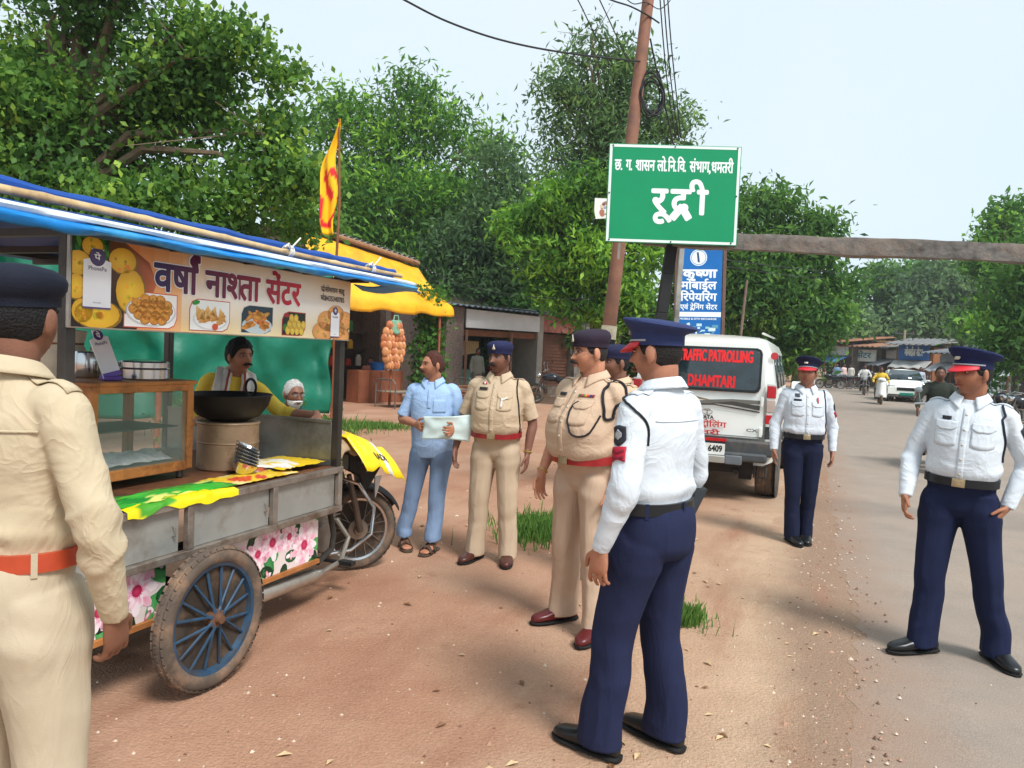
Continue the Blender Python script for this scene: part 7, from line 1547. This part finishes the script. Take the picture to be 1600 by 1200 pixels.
    # ---- shoes
    if shoes or sandals:
        for hj, kn_, a, ft in legs:
            fy = R(ft[2]); fd = A3(-math.sin(fy), math.cos(fy), 0); sd_ = A3(math.cos(fy), math.sin(fy), 0); base = a - A3(0, 0, .085)
            def shoe(secs, zb_, n=18):
                vs = []; fs = []
                for (t, wd, ht) in secs:
                    for k in range(n): th = 2 * math.pi * k / n; c, q = math.cos(th), math.sin(th); kk = (abs(c) ** 2.6 + abs(q) ** 2.6) ** (-1 / 2.6); vs.append(Vector(base + fd * t + sd_ * (c * kk * wd) + A3(0, 0, zb_ + (q * kk * .5 + .5) * ht)))
                m_ = len(secs)
                for i in range(m_ - 1):
                    for k in range(n): fs.append((i * n + k, i * n + (k + 1) % n, (i + 1) * n + (k + 1) % n, (i + 1) * n + k))
                fs += [tuple(range(n))[::-1], tuple((m_ - 1) * n + k for k in range(n))]; q = MB(); q.add(vs, fs); return q
            if shoes:
                so = shoe([(-.086, .014, .045), (-.080, .026, .058), (-.06, .035, .085), (-.01, .040, .105), (.04, .043, .092), (.09, .047, .066), (.14, .047, .052), (.18, .040, .044), (.205, .026, .034), (.215, .010, .022)], .012).build('shoe', S('shoe_%d_%d_%d' % shoes, shoes, rough=.32, var=.15, scale=14) if not lo else S('shoe_%d_%d_%d' % shoes, shoes), root, ang=70)
                shoe([(-.094, .016, .020), (-.086, .033, .022), (-.06, .040, .022), (.03, .042, .014), (.09, .051, .018), (.15, .051, .018), (.19, .042, .018), (.222, .014, .016)], .0).build('sole', S('sole_black', (22, 20, 20), rough=.8), so, ang=50)
            else:
                so = shoe([(-.094, .016, .018), (-.07, .038, .02), (.03, .040, .016), (.10, .052, .016), (.17, .050, .016), (.21, .03, .014)], .0).build('sandal', S('sandal_brown', (78, 62, 50), rough=.8, var=.2, scale=20), root, ang=50)
                for t0 in (.10, .02): q = MB(); q.grid(lambda u, v: Vector(base + fd * (t0 + .04 * v + .02 * abs(u - .5)) + sd_ * ((u - .5) * .108) + A3(0, 0, .012 + (.062 if t0 > .05 else .085) * math.sin(u * math.pi) ** .7)), 12, 2); q.build('strap', S('sandal_brown', (78, 62, 50)), so, thick=.005)
    # ---- headgear
    HM = S('hat_%d_%d_%d' % hatc, hatc, rough=.8, var=.10, scale=12, bump=.25, bscale=200, spec=.25) if hat else None
    def ringed(name, secs, m, n=48, cap=True, parent=None):
        vs = []; fs = []
        for (z, rx, ry, ox, oy, tl) in secs:
            for k in range(n): th = 2 * math.pi * k / n; x, y = math.cos(th) * rx + ox, math.sin(th) * ry + oy; vs.append(Hm @ Vector((x, y, z + y * tl)))
        r_ = len(secs)
        for i in range(r_ - 1):
            for k in range(n): fs.append((i * n + k, i * n + (k + 1) % n, (i + 1) * n + (k + 1) % n, (i + 1) * n + k))
        if cap: fs.append(tuple((r_ - 1) * n + k for k in range(n)))
        return ob(name, me_from(vs, fs, True, 50), parent or root, m)
    if hat == 'beret':
        o = ringed('beret', [(.036, .074, .092, 0, 0, .05), (.038, .0835, .1045, 0, 0, .05), (.060, .084, .105, 0, 0, .05), (.064, .087, .108, .001, -.001, .05), (.080, .095, .114, .004, -.003, .04), (.100, .097, .115, .006, -.006, .02), (.118, .090, .106, .007, -.008, -.02), (.131, .068, .084, .008, -.008, -.04), (.138, .036, .048, .008, -.008, -.04), (.140, .004, .005, .008, -.008, -.04)], HM)
        if not lo: q = MB(); q.add([Vector(p) for p in ((-.012, 0, 0), (.012, 0, 0), (.014, 0, .012), (.005, 0, .022), (0, 0, .042), (-.005, 0, .022), (-.014, 0, .012))], [tuple(range(7))]); q.v = [Hm @ (v + Vector((-.018, .1135, .068))) for v in q.v]; q.build('badge', S('silver_badge', (206, 196, 176), rough=.3, metal=.6), o, thick=.004)
    if hat == 'cap':
        o = ringed('peaked_cap', [(.034, .076, .094, 0, 0, .03), (.036, .083, .104, 0, 0, .03), (.076, .084, .105, 0, 0, .05), (.084, .088, .110, 0, 0, .07), (.098, .106, .128, 0, -.004, .12), (.110, .118, .142, 0, -.006, .15), (.119, .121, .146, 0, -.007, .16), (.127, .116, .140, 0, -.007, .16), (.131, .09, .11, 0, -.007, .15), (.136, .045, .055, 0, -.006, .14), (.137, .004, .005, 0, -.006, .14)], HM)
        q = MB()
        def vis(u, v):
            az = R(-68 + 136 * u); r0x, r0y = .0835, .1045; ex = 1 + (.44 * math.cos(az) ** 1.1 + .05) * v
            return Vector((math.sin(az) * r0x * (1 + .10 * v), math.cos(az) * r0y * ex, .044 - .034 * v ** 1.2 * math.cos(az) - .004 * v + .003))
        q.grid(vis, 24, 6); q.v = [Hm @ v for v in q.v]; q.build('visor', S('red_visor', (206, 40, 52), rough=.5, var=.05), o, thick=.004)
        q = MB(); q.tube([Hm @ Vector((math.sin(a) * .0855, math.cos(a) * .1085, .054)) for a in [R(-84 + 7 * k) for k in range(25)]], .0045, 6); q.build('cap_cord', S('silver_cord', (170, 170, 176), rough=.4, metal=.3), o)
        if not lo: q = MB(); q.add([Vector(p) for p in ((-.015, 0, 0), (.015, 0, 0), (.018, 0, .014), (.006, 0, .024), (0, .001, .046), (-.006, 0, .024), (-.018, 0, .014))], [tuple(range(7))]); q.v = [Hm @ (Matrix.Rotation(R(22), 4, 'X') @ v + Vector((0, .117, .078))) for v in q.v]; q.build('badge', S('silver_badge', (206, 196, 176)), o, thick=.004)
    for ex in extras: ex(ctx)
    return root
# ---- things sewn or pinned on the clothes: patches cast on to the garment
def patch(ctx, name, m, O, d, up, w, h, off=.003, th=.002, bot=None, top=None, nx=10, ny=6, parent=None, bvh='bvh', corner=None, local=True):
    """Cloth patch w x h, cast along d (torso frame) from O; bot(u) raises the lower edge to shape it."""
    T3 = ctx['T3']; tp = ctx['tp']; d = T3 @ unit(d); up = T3 @ unit(up); O = tp(O); r_ = unit(np.cross(d, up)); up = np.cross(r_, d); b = ctx[bvh]; g = MB(); vs = []; last = None
    for j in range(ny + 1):
        for i in range(nx + 1):
            u, v = i / nx, j / ny; lo_ = bot(u) if bot else 0; hi = top(u) if top else 1; vv = lo_ + (hi - lo_) * v
            p = O + r_ * (u - .5) * w + up * (vv - .5) * h; hit = b.ray_cast(Vector(p - d * .6), Vector(d))
            q = np.array(hit[0]) if hit[0] is not None and np.linalg.norm(np.array(hit[0]) - p) < .35 else (last if last is not None else p); last = q
            vs.append(Vector(q - d * off))
    g.add(vs, [(j * (nx + 1) + i, j * (nx + 1) + i + 1, (j + 1) * (nx + 1) + i + 1, (j + 1) * (nx + 1) + i) for j in range(ny) for i in range(nx)])
    return g.build(name, m, parent or ctx['sho'], thick=th, ang=60)
def shirt_front(shirt, flapm=None, pocket=True, button=(206, 196, 176)):
    def f(c):
        m = c['sho'].data.materials[0]
        patch(c, 'placket', m, (0, .2, 1.19), (0, -1, 0), (0, 0, 1), .034, .40, .0025, .002, nx=3, ny=26)
        for k in range(5): patch(c, 'button', S('button_%d' % button[0], button, rough=.4), (0, .2, 1.04 + .08 * k), (0, -1, 0), (0, 0, 1), .011, .011, .005, .002, nx=2, ny=2)
        if pocket:
            for s in (-1, 1):
                patch(c, 'pocket', m, (s * .088, .2, 1.245), (0, -1, 0), (0, 0, 1), .108, .125, .003, .0025, bot=lambda u: .10 * abs(2 * u - 1) ** 3)
                patch(c, 'pocket_flap', m, (s * .088, .2, 1.295), (0, -1, 0), (0, 0, 1), .112, .05, .0075, .003, bot=lambda u: .38 * (2 * abs(u - .5)) ** 2 * (1 - .0) + .10 * math.cos(u * 4 * math.pi) * .5, nx=14)
    return f
def epaulettes(m=None, strap=None, bars=0):
    def f(c):
        mm = m or c['sho'].data.materials[0]
        for s in (-1, 1):
            o = patch(c, 'epaulette', mm, (s * .140, -.012, 1.45), (0, 0, -1), (0, 1, 0), .115, .046, .006, .003, nx=8, ny=3)
            for k in range(bars): patch(c, 'rank_star', S('silver_badge', (206, 196, 176)), (s * (.115 + .026 * k), -.012, 1.45), (0, 0, -1), (0, 1, 0), .014, .014, .011, .004, nx=2, ny=2, parent=o)
    return f
def cord(pts, r, rgb, name='lanyard', cast=True):
    """Cord laid on the shirt: torso points, pushed on to the cloth from outside."""
    def f(c):
        b = MB(); Q = []
        P = [np.array(p, float) for p in pts]; n = len(P)
        for i in range(n - 1):
            a, q, e, g = P[max(i - 1, 0)], P[i], P[i + 1], P[min(i + 2, n - 1)]
            for k in range(7): t = k / 7; Q.append(.5 * (2 * q + (e - a) * t + (2 * a - 5 * q + 4 * e - g) * t * t + (3 * q - a - 3 * e + g) * t ** 3))
        Q.append(P[-1]); W = []
        for q in Q:
            w_ = Vector(c['tp'](q))
            if cast:
                hit = c['bvh'].find_nearest(w_)
                if hit[0] is not None: w_ = hit[0] + hit[1] * (r * .8)
            W.append(w_)
        b.tube(W, r, 7); b.build(name, S('cord_%d_%d_%d' % rgb, rgb, rough=.7), c['sho'])
    return f
def badge(name, rgb, O, d, w, h, off=.006, th=.003, up=(0, 0, 1), **k):
    return lambda c: patch(c, name, S('badge_%d_%d_%d' % rgb, rgb, rough=.5, var=.06, scale=60), O, d, up, w, h, off, th, nx=k.get('nx', 5), ny=k.get('ny', 5), bot=k.get('bot'), top=k.get('top'))
def ribbons(O, cols, w=.012, h=.012):
    def f(c):
        for k, q in enumerate(cols): patch(c, 'ribbon', S('ribbon_%d_%d_%d' % q, q, rough=.6), (O[0] + (k - len(cols) / 2 + .5) * (w + .001), O[1], O[2]), (0, -1, 0), (0, 0, 1), w, h, .008, .003, nx=2, ny=2)
    return f
def arm_badge(sg, big=True):
    """Dark shield with a pale emblem over a red chevron patch on the upper sleeve."""
    def f(c):
        s0, e, w_ = c['arms'][0 if sg < 0 else 1]; p = s0 + (e - s0) * .36; d = (-sg, -.25, -.12); up = tuple(s0 - e); ax = unit(s0 - e)
        k = patch(c, 'arm_shield', S('shield_dark', (34, 36, 44), rough=.6), tuple(p), d, up, .058, .072, .005, .003, bot=lambda u: .28 * abs(2 * u - 1) ** 2, top=lambda u: 1 - .08 * math.cos(u * 6.28 * 1.0) * .5)
        q = p + ax * .004
        patch(c, 'shield_emblem', S('emblem_grey', (150, 152, 154), rough=.5, var=.5, scale=90), tuple(q), d, up, .030, .040, .009, .002, bot=lambda u: .3 * abs(2 * u - 1), top=lambda u: 1 - .35 * abs(2 * u - 1), parent=k)
        p2 = s0 + (e - s0) * .36 - ax * .068
        r_ = patch(c, 'chevron_patch', S('patch_red', (176, 22, 48), rough=.6, var=.1, scale=30), tuple(p2), d, up, .066, .056, .005, .003, bot=lambda u: .22 * (1 - abs(2 * u - 1)), top=lambda u: 1 - .0 * u)
        for t in (-.012, .010): patch(c, 'chevron_stripe', S('stripe_dark', (120, 14, 40), rough=.6), tuple(p2 + ax * t), d, up, .060, .016, .0085, .0015, bot=lambda u: .5 * abs(2 * u - 1) * .9, top=lambda u: .45 + .5 * abs(2 * u - 1), parent=r_)
    return f
def watch(sg, rgb=(190, 160, 90)):
    def f(c):
        s0, e, w_ = c['arms'][0 if sg < 0 else 1]; e, w_ = c['tp'](e), c['tp'](w_); d = unit(w_ - e); p = w_ - d * .012; x = unit(np.cross(d, A3(0, 1, .2))); y = np.cross(d, x); b = MB(); b.tube([p + x * .031 * math.cos(a) + y * .028 * math.sin(a) for a in [k * math.pi / 12 for k in range(24)]], .0055, 6, closed=True); q = p + x * .033; b.build('bracelet', S('wrist_%d' % rgb[0], rgb, rough=.3, metal=.6), c['root'])
    return f
KH = (202, 174, 150); KT = (196, 168, 138); NAVY = (34, 40, 92); WSH = (208, 214, 220)
def towel(c):
    """White towel hung round the neck, one end down each side of the chest."""
    b = MB(); P = [(.085, .16, 1.10), (.09, .165, 1.20), (.09, .15, 1.30), (.085, .10, 1.40), (.078, .02, 1.455), (.04, -.07, 1.465), (0, -.085, 1.465), (-.04, -.07, 1.465), (-.078, .02, 1.455), (-.085, .10, 1.40), (-.09, .15, 1.30), (-.09, .165, 1.18), (-.085, .16, 1.06)]
    Q = []
    for i in range(len(P) - 1):
        for k in range(4): Q.append(Vector(P[i]).lerp(Vector(P[i + 1]), k / 4))
    Q.append(Vector(P[-1])); n = len(Q); N_ = 8; vs = []
    for i, q in enumerate(Q):
        t = (Q[min(i + 1, n - 1)] - Q[max(i - 1, 0)]).normalized(); out = Vector((q.x * .3, q.y + .02, .1 if q.z > 1.42 else 0)).normalized(); sd = t.cross(out).normalized()
        for k in range(N_ + 1):
            u = k / N_ * 2 - 1; p = q + sd * u * .052 + out * (.016 + .010 * math.cos(u * 5 + i * .3)); w_ = Vector(c['tp'](p)); hit = c['bvh'].find_nearest(w_)
            if hit[0] is not None and (w_ - hit[0]).dot(hit[1]) < .008: w_ = hit[0] + hit[1] * (.009 + .004 * math.cos(u * 5))
            vs.append(w_)
    b.add(vs, [(i * (N_ + 1) + k, i * (N_ + 1) + k + 1, (i + 1) * (N_ + 1) + k + 1, (i + 1) * (N_ + 1) + k) for i in range(n - 1) for k in range(N_)], 0)
    b.mi = [1 if f % N_ == 6 else 0 for f in range(len(b.f))]
    b.build('towel', [S('towel_white', (226, 218, 208), rough=.95, bump=.5, bscale=120), S('towel_stripe', (170, 80, 60), rough=.95)], c['root'], thick=.006, ang=70)
def gp(px, py): p = G(px, py); return (p.x, p.y, .003)
side_cord = cord([(-.150, .02, 1.44), (-.158, .06, 1.39), (-.165, .09, 1.30), (-.172, .09, 1.18), (-.168, .08, 1.06), (-.165, .06, 1.0)], .0055, (22, 22, 26))
# officer in white and navy, nearest, seen from behind
person('traffic officer in white shirt and navy trousers, seen from behind, nearest to the camera', (.55, 3.06, .003), 47, 1.745, (172, 116, 90), feet=((-.13, .06, 4), (.13, -.07, -6)), yaw=8, pitch=-2, shirt=WSH, trousers=(36, 41, 68), hip=(.0, -.045), hat='cap', hatc=(46, 56, 96), wide=1.06, fat=.8, seed=1, ease=1.06,
       armL=((-.262, -.04, 1.10), (-.262, .05, .855)), armR=((.27, -.02, 1.10), (.255, .10, .88)), hair=('short', (30, 24, 22), .003),
       extras=(epaulettes(), arm_badge(-1), cord([(-.165, .045, 1.42), (-.20, .02, 1.40), (-.215, -.03, 1.36), (-.20, -.07, 1.31), (-.18, -.095, 1.24)], .005, (24, 24, 28)),
               badge('radio_pouch', (28, 28, 30), (.17, -.03, .97), (-1, .2, 0), .05, .13, .02, .03, nx=3, ny=3), lambda c: patch(c, 'yoke_seam', c['sho'].data.materials[0], (0, -.2, 1.33), (0, 1, 0), (0, 0, 1), .30, .006, .003, .002, nx=16, ny=1)))
# officer with spectacles and moustache
person('khaki officer with spectacles and thick moustache standing with a big belly and red belt', (.455, 4.40, .003), 132, 1.73, (196, 136, 106), feet=((-.15, .03, 16), (.15, -.02, -14)), yaw=-26, pitch=-3, shirt=(200, 172, 146), trousers=(194, 167, 143), sleeve='short', belt=(150, 34, 34), shoes=(90, 28, 30), hat='beret', hatc=(46, 36, 50), wide=1.13, fat=1., belly=1.25, glasses=True, moustache=(30, 24, 22), seed=2, ease=1.1,
       armR=((.255, -.01, 1.10), (.245, .12, .875)), hair=('short', (40, 34, 32), .003),
       extras=(shirt_front(KH), epaulettes((lambda: S('strap_khaki', (196, 166, 140), rough=.8))(), bars=2), badge('name_plate', (30, 28, 28), (.088, .2, 1.345), (0, -1, 0), .065, .016, .008), ribbons((-.088, .2, 1.345), [(150, 30, 50), (40, 60, 120), (200, 60, 60), (220, 140, 60), (60, 120, 60), (180, 40, 40), (40, 100, 80)]), 
               cord([(-.155, .05, 1.44), (-.175, .10, 1.37), (-.185, .10, 1.28), (-.175, .09, 1.22), (-.19, .04, 1.24), (-.215, .0, 1.32), (-.20, -.01, 1.40), (-.165, .01, 1.44)], .008, (22, 20, 28)), cord([(-.165, .11, 1.24), (-.14, .15, 1.16), (-.085, .16, 1.13), (-.035, .16, 1.18), (-.03, .15, 1.26), (-.06, .14, 1.30)], .0055, (24, 20, 26)), watch(1)))
# officer left of him
person('khaki officer in navy beret with dark moustache, standing right of the man in pale blue', (-.095, 5.76, .003), 166, 1.655, (124, 84, 68), feet=((-.125, .0, 10), (.13, .02, -16)), yaw=-20, pitch=0, shirt=(193, 171, 144), trousers=(190, 169, 144), sleeve='short', belt=(142, 30, 34), shoes=(78, 42, 34), hat='beret', hatc=(32, 34, 70), wide=1.06, fat=.8, belly=.85, moustache=(26, 22, 22), seed=3, ease=1.08,
       armR=((.285, -.03, 1.10), (.315, .06, .865)), armL=((-.265, -.05, 1.09), (-.25, .02, .86)),
       extras=(shirt_front(KH), epaulettes((lambda: S('strap_khaki', (196, 166, 140), rough=.8))()), side_cord, badge('name_plate', (30, 28, 28), (.088, .2, 1.345), (0, -1, 0), .07, .018, .008), ribbons((.088, .2, 1.385), [(200, 60, 70), (230, 230, 230), (190, 50, 60)]), badge('service_medal', (206, 202, 190), (-.085, .2, 1.275), (0, -1, 0), .05, .012, .011, .004, up=(.5, 0, 1)), badge('service_medal', (206, 202, 190), (-.07, .2, 1.245), (0, -1, 0), .014, .07, .011, .004), watch(-1, (196, 168, 80))))
# man in pale blue with a sheet of cloth
SKB = (176, 120, 92)
person('short man in pale blue shirt and jeans, holding a white plastic sheet', (-.66, 6.05, .003), 172, 1.575, SKB, feet=((-.12, .10, -12), (.155, .02, 26)), hip=(-.06, 0), yaw=-48, pitch=2, shirt=(158, 186, 222), trousers=(124, 146, 176), sleeve='short', tuck=False, belt=None, shoes=None, sandals=True, hair=('short', (78, 40, 30), .013), moustache=(40, 30, 28), seed=4, ease=1.0, fat=.3, belly=.25,
       armR=((.27, .0, 1.12), (.09, .20, 1.09)), armL=((-.26, .04, 1.12), (-.255, .27, 1.07)), handR=dict(f=(-.45, .6, -.1), pn=(-.5, -.3, -.6), ts=(0, .1, 1), curl=1.0), handL=dict(f=(.2, .8, -.1), pn=(.7, -.3, -.3), ts=(0, 0, 1), curl=1.0), side=2,
       extras=(lambda c: patch(c, 'placket', c['sho'].data.materials[0], (0, .2, 1.30), (0, -1, 0), (0, 0, 1), .03, .16, .0025, .002, nx=3, ny=12), lambda c: patch(c, 'pocket', c['sho'].data.materials[0], (-.085, .2, 1.24), (0, -1, 0), (0, 0, 1), .10, .11, .003, .002)))
def held_sheet():
    b = MB(); O = Pt(661, 650, 5.79); e = Pt(737, 645, 5.74); d = e - O
    b.grid(lambda u, v: O + d * u + Vector((.008 * math.sin(v * 4), -.015 - .03 * math.sin(u * 3.0) + .012 * noise.noise((u * 4, v * 3, 2)), -.205 * v * (.86 + .14 * u) + .02 * math.sin(u * math.pi) * (v - .3) - .012 * u)), 24, 14)
    tag(b.build('plastic_sheet', S('pale_plastic', (206, 224, 222), rough=.4, var=.05, scale=6, bump=.3, bscale=20), thick=.003), 'white plastic sheet held open in the hands of the man in blue', 'sheet')
held_sheet()
# officer half hidden behind the spectacled one
person('khaki officer almost hidden behind the spectacled officer, only beret and shoulder showing', (.73, 5.35, .003), 120, 1.66, (128, 88, 70), yaw=-8, shirt=(210, 178, 148), trousers=(200, 172, 142), sleeve='short', belt=(142, 30, 34), shoes=(70, 36, 32), hat='beret', hatc=(34, 36, 66), seed=5, extras=(epaulettes(bars=1),))
# officer beside the jeep
person('traffic officer in white and navy standing beside the jeep tail lamp with chin raised', (2.63, 6.86, .003), 170, 1.63, (152, 104, 82), feet=((-.06, .02, -4), (.075, .10, 14)), yaw=-22, pitch=9, shirt=(206, 212, 220), trousers=(25, 30, 52), hat='cap', hatc=(26, 30, 58), wide=1.0, fat=.5, belly=.35, seed=6, moustache=None,
       armR=((.25, -.03, 1.10), (.265, .05, .86)), armL=((-.262, -.06, 1.10), (-.262, .0, .87)), extras=(shirt_front(WSH), epaulettes(), arm_badge(-1), side_cord, badge('name_plate', (30, 30, 32), (.09, .2, 1.33), (0, -1, 0), .065, .02, .008), badge('pin', (60, 64, 76), (.09, .2, 1.375), (0, -1, 0), .04, .028, .007), badge('pen', (170, 60, 60), (-.085, .2, 1.335), (0, -1, 0), .014, .05, .012, .006)))
# officer striding on the road
person('traffic officer in white and navy striding on the asphalt at the right, feet wide apart', (2.50, 4.215, .014), 144, 1.70, (160, 106, 80), feet=((-.205, -.06, 34), (.125, .06, -44)), yaw=-40, pitch=2, shirt=WSH, trousers=(29, 35, 62), hat='cap', hatc=(26, 34, 74), wide=.98, fat=.7, belly=.45, seed=7, ease=1.08, side=-2,
       armR=((.252, .02, 1.11), (.248, .15, .885)), armL=((-.285, -.07, 1.12), (-.225, .02, .89)), handL=dict(f=(.45, .35, -.8), pn=(.9, -.2, .3), ts=(0, 1, .3), curl=.9), handR=dict(f=(-.1, .5, -.85), pn=(-1, -.2, 0), ts=(-.1, .9, .3), curl=.7),
       extras=(shirt_front(WSH), epaulettes(), arm_badge(-1), cord([(-.155, .035, 1.44), (-.17, .075, 1.38), (-.185, .075, 1.30), (-.192, .045, 1.22), (-.185, .02, 1.12)], .006, (24, 30, 50)), badge('name_plate', (30, 30, 32), (.09, .2, 1.335), (0, -1, 0), .045, .018, .008)))
# khaki officer in the left foreground, seen from behind
person('khaki officer in dark beret at the left edge, seen from behind', (-1.27, 1.95, .003), -14, 1.75, (126, 84, 64), yaw=14, shirt=(194, 177, 148), trousers=(190, 175, 150), sleeve='long', belt=(182, 72, 44), shoes=(60, 32, 28), hat='beret', hatc=(24, 28, 42), wide=.96, fat=.6, belly=.2, seed=8, ease=1.12, armR=((.275, -.02, 1.09), (.25, .07, .85)), handR=dict(f=(-.1, .25, -1), pn=(-1, -.3, 0), ts=(0, 1, .1), curl=.7),
       extras=(epaulettes(), lambda c: patch(c, 'yoke_seam', c['sho'].data.materials[0], (0, -.2, 1.315), (0, 1, 0), (0, 0, 1), .32, .007, .003, .002, nx=16, ny=1)))
# vendor and the elderly man
vp = Pt(349, 560, 5.12)
person('snack vendor in yellow shirt with a white towel round his neck, reaching across the cart', (vp.x, vp.y, .003), 204, 1.61, (172, 118, 92), yaw=30, pitch=0, shirt=(250, 212, 84), trousers=(70, 66, 64), sleeve='mid', belt=None, shoes=(60, 50, 44), hair=('fringe', (24, 20, 19), .022), moustache=(24, 20, 20), seed=9, side=-9, lean=8, fat=.1, wide=.94,
       armL=((-.35, .12, 1.25), (-.54, .34, 1.32)), armR=((.235, .10, 1.12), (.12, .30, 1.12)), handL=dict(f=(-.2, .8, -.5), pn=(.4, -.2, -.8), ts=(.8, .3, .2), curl=.6), handR=dict(f=(-.3, .9, -.2), pn=(-.6, 0, -.7), ts=(-.3, .3, .9), curl=1.1),
       extras=(lambda c: towel(c),))

ep = Pt(457, 600, 6.35)
def stool(p, lab):
    r_ = thing('stool', lab, 'stool', (p.x, p.y, 0)); b = MB(); b.box((0, 0, .43), (.34, .34, .04)); b.build('seat', WOODB, r_, bevel=.006)
    for sx in (-1, 1):
        for sy in (-1, 1): b = MB(); b.bar((sx * .14, sy * .14, .41), (sx * .15, sy * .15, 0), .035, .035); b.build('leg', WOODB, r_)
stool(ep, 'plain wooden stool under the elderly man behind the cart')
person('elderly man with white hair and beard and spectacles, seated behind the cart', (ep.x, ep.y, .003), 208, 1.66, (128, 86, 66), seat=dict(knee=((-.13, .44, .50), (.13, .44, .50)), ankle=((-.13, .46, .085), (.13, .46, .085))), hipz=.54, yaw=14, pitch=-4, lean=4, shirt=(38, 78, 66), trousers=(180, 176, 170), belt=None, tuck=False, hair=('short', (186, 184, 180), .014), moustache=(214, 212, 208), beard=(226, 222, 214), glasses=True, seed=10, shoes=(50, 44, 40), armL=((-.27, .05, 1.12), (-.16, .34, 1.0)), armR=((.27, .05, 1.12), (.16, .34, 1.0)), fat=.1)
# people farther off
LOW = dict(lo=True, collar=False)
p = PY(3.55, 1.75, .0); person('shopkeeper in a pink shirt seated beside the orange shop counter', (p.x, p.y, 0), 190, 1.6, (150, 96, 74), seat=dict(knee=((-.12, .42, .5), (.12, .42, .5)), ankle=((-.12, .44, .085), (.12, .44, .085))), hipz=.54, shirt=(226, 150, 130), trousers=(90, 80, 80), belt=None, tuck=False, seed=11, **LOW)
p = PW(.15, -.55, 0); person('person in patterned grey clothes standing at the white-fronted shop', (p.x, p.y, 0), 210, 1.62, (110, 76, 60), shirt=(128, 128, 116), trousers=(110, 108, 100), sleeve='long', belt=None, tuck=False, seed=12, **LOW)
p = PW(1.9, .7, 0); person('woman in red standing inside the white-fronted shop', (p.x, p.y, 0), 175, 1.55, (120, 80, 64), shirt=(160, 44, 50), trousers=(120, 40, 46), sleeve='long', belt=None, tuck=False, seed=13, hair=('short', (20, 18, 18), .014), **LOW)
def rider(lab, px, Y, shirt, trou, seed, dy=0., skin=(112, 76, 60), h=FWD, loc=None, dz=0.):
    q = Pt(px, 560, Y); l = loc or (q.x, q.y + dy, .02)
    hd = math.degrees(h); back = .28; ox, oy = -math.sin(h) * -back, math.cos(h) * -back
    return person(lab, (l[0] + ox, l[1] + oy, l[2]), hd, 1.66, skin, seat=dict(knee=((-.20, .42, .66), (.20, .42, .66)), ankle=((-.17, .30, .30), (.17, .30, .30))), hipz=.90 + dz, lean=8, shirt=shirt, trousers=trou, belt=None, tuck=False, armL=((-.30, .16, 1.16), (-.30, .44, 1.08)), armR=((.30, .16, 1.16), (.30, .44, 1.08)), seed=seed, shoes=(60, 44, 36), **LOW)
rider('rider in dark jacket and blue jeans on the motorcycle behind the striding officer', 0, 0, (52, 56, 50), (60, 108, 160), 14, loc=(6.74, 12.1, .02), h=FWD + R(-6))
rider('rider in a pale shirt on the far dark motorcycle', 1353, 41, (206, 204, 200), (70, 72, 80), 15)
rider('rider in yellow on the white scooter', 1379, 32, (222, 186, 70), (120, 110, 100), 16, dz=-.06)
rider('rider in orange-brown on the orange scooter', 1396.5, 36, (196, 110, 70), (90, 80, 78), 17, dz=-.06)
for px, Y, sh, tr, hh, lab in ((1320, 55, (226, 196, 190), (70, 72, 84), 200, 'man in a pale pink shirt standing before the far pale-signed shop'), (1309, 54, (120, 150, 180), (60, 60, 70), 150, 'man in a blue shirt standing among the far parked motorcycles'), (1331, 54, (216, 210, 200), (90, 84, 80), 120, 'man in a white shirt standing before the far pale-signed shop'), (1440, 40, (180, 190, 204), (60, 64, 80), 170, 'person in pale blue standing right of the white car'), (1551, 27, (190, 200, 206), (120, 130, 140), 160, 'person in pale grey standing among the motorcycles under the right trees')):
    q = Pt(px, 560, Y); person(lab, (q.x, q.y, 0), hh, 1.65, (112, 76, 60), shirt=sh, trousers=tr, belt=None, tuck=False, seed=px % 17, **LOW)
# ------------------------------------------------------------------ thin moist air
def haze():
    b = MB(); b.box((0, 270, 14), (830, 690, 30)); m = bpy.data.materials.new('haze_air'); m.use_nodes = True; n = m.node_tree.nodes; l = m.node_tree.links
    n.remove(n['Principled BSDF']); v = n.new('ShaderNodeVolumePrincipled'); v.inputs['Color'].default_value = (.93, .97, 1, 1); v.inputs['Density'].default_value = .0008; v.inputs['Anisotropy'].default_value = .2
    l.new(v.outputs[0], n['Material Output'].inputs['Volume']); o = b.build('haze', m, smooth=False); tag(o, 'thin pale air over the whole roadside', kind='stuff')
haze()
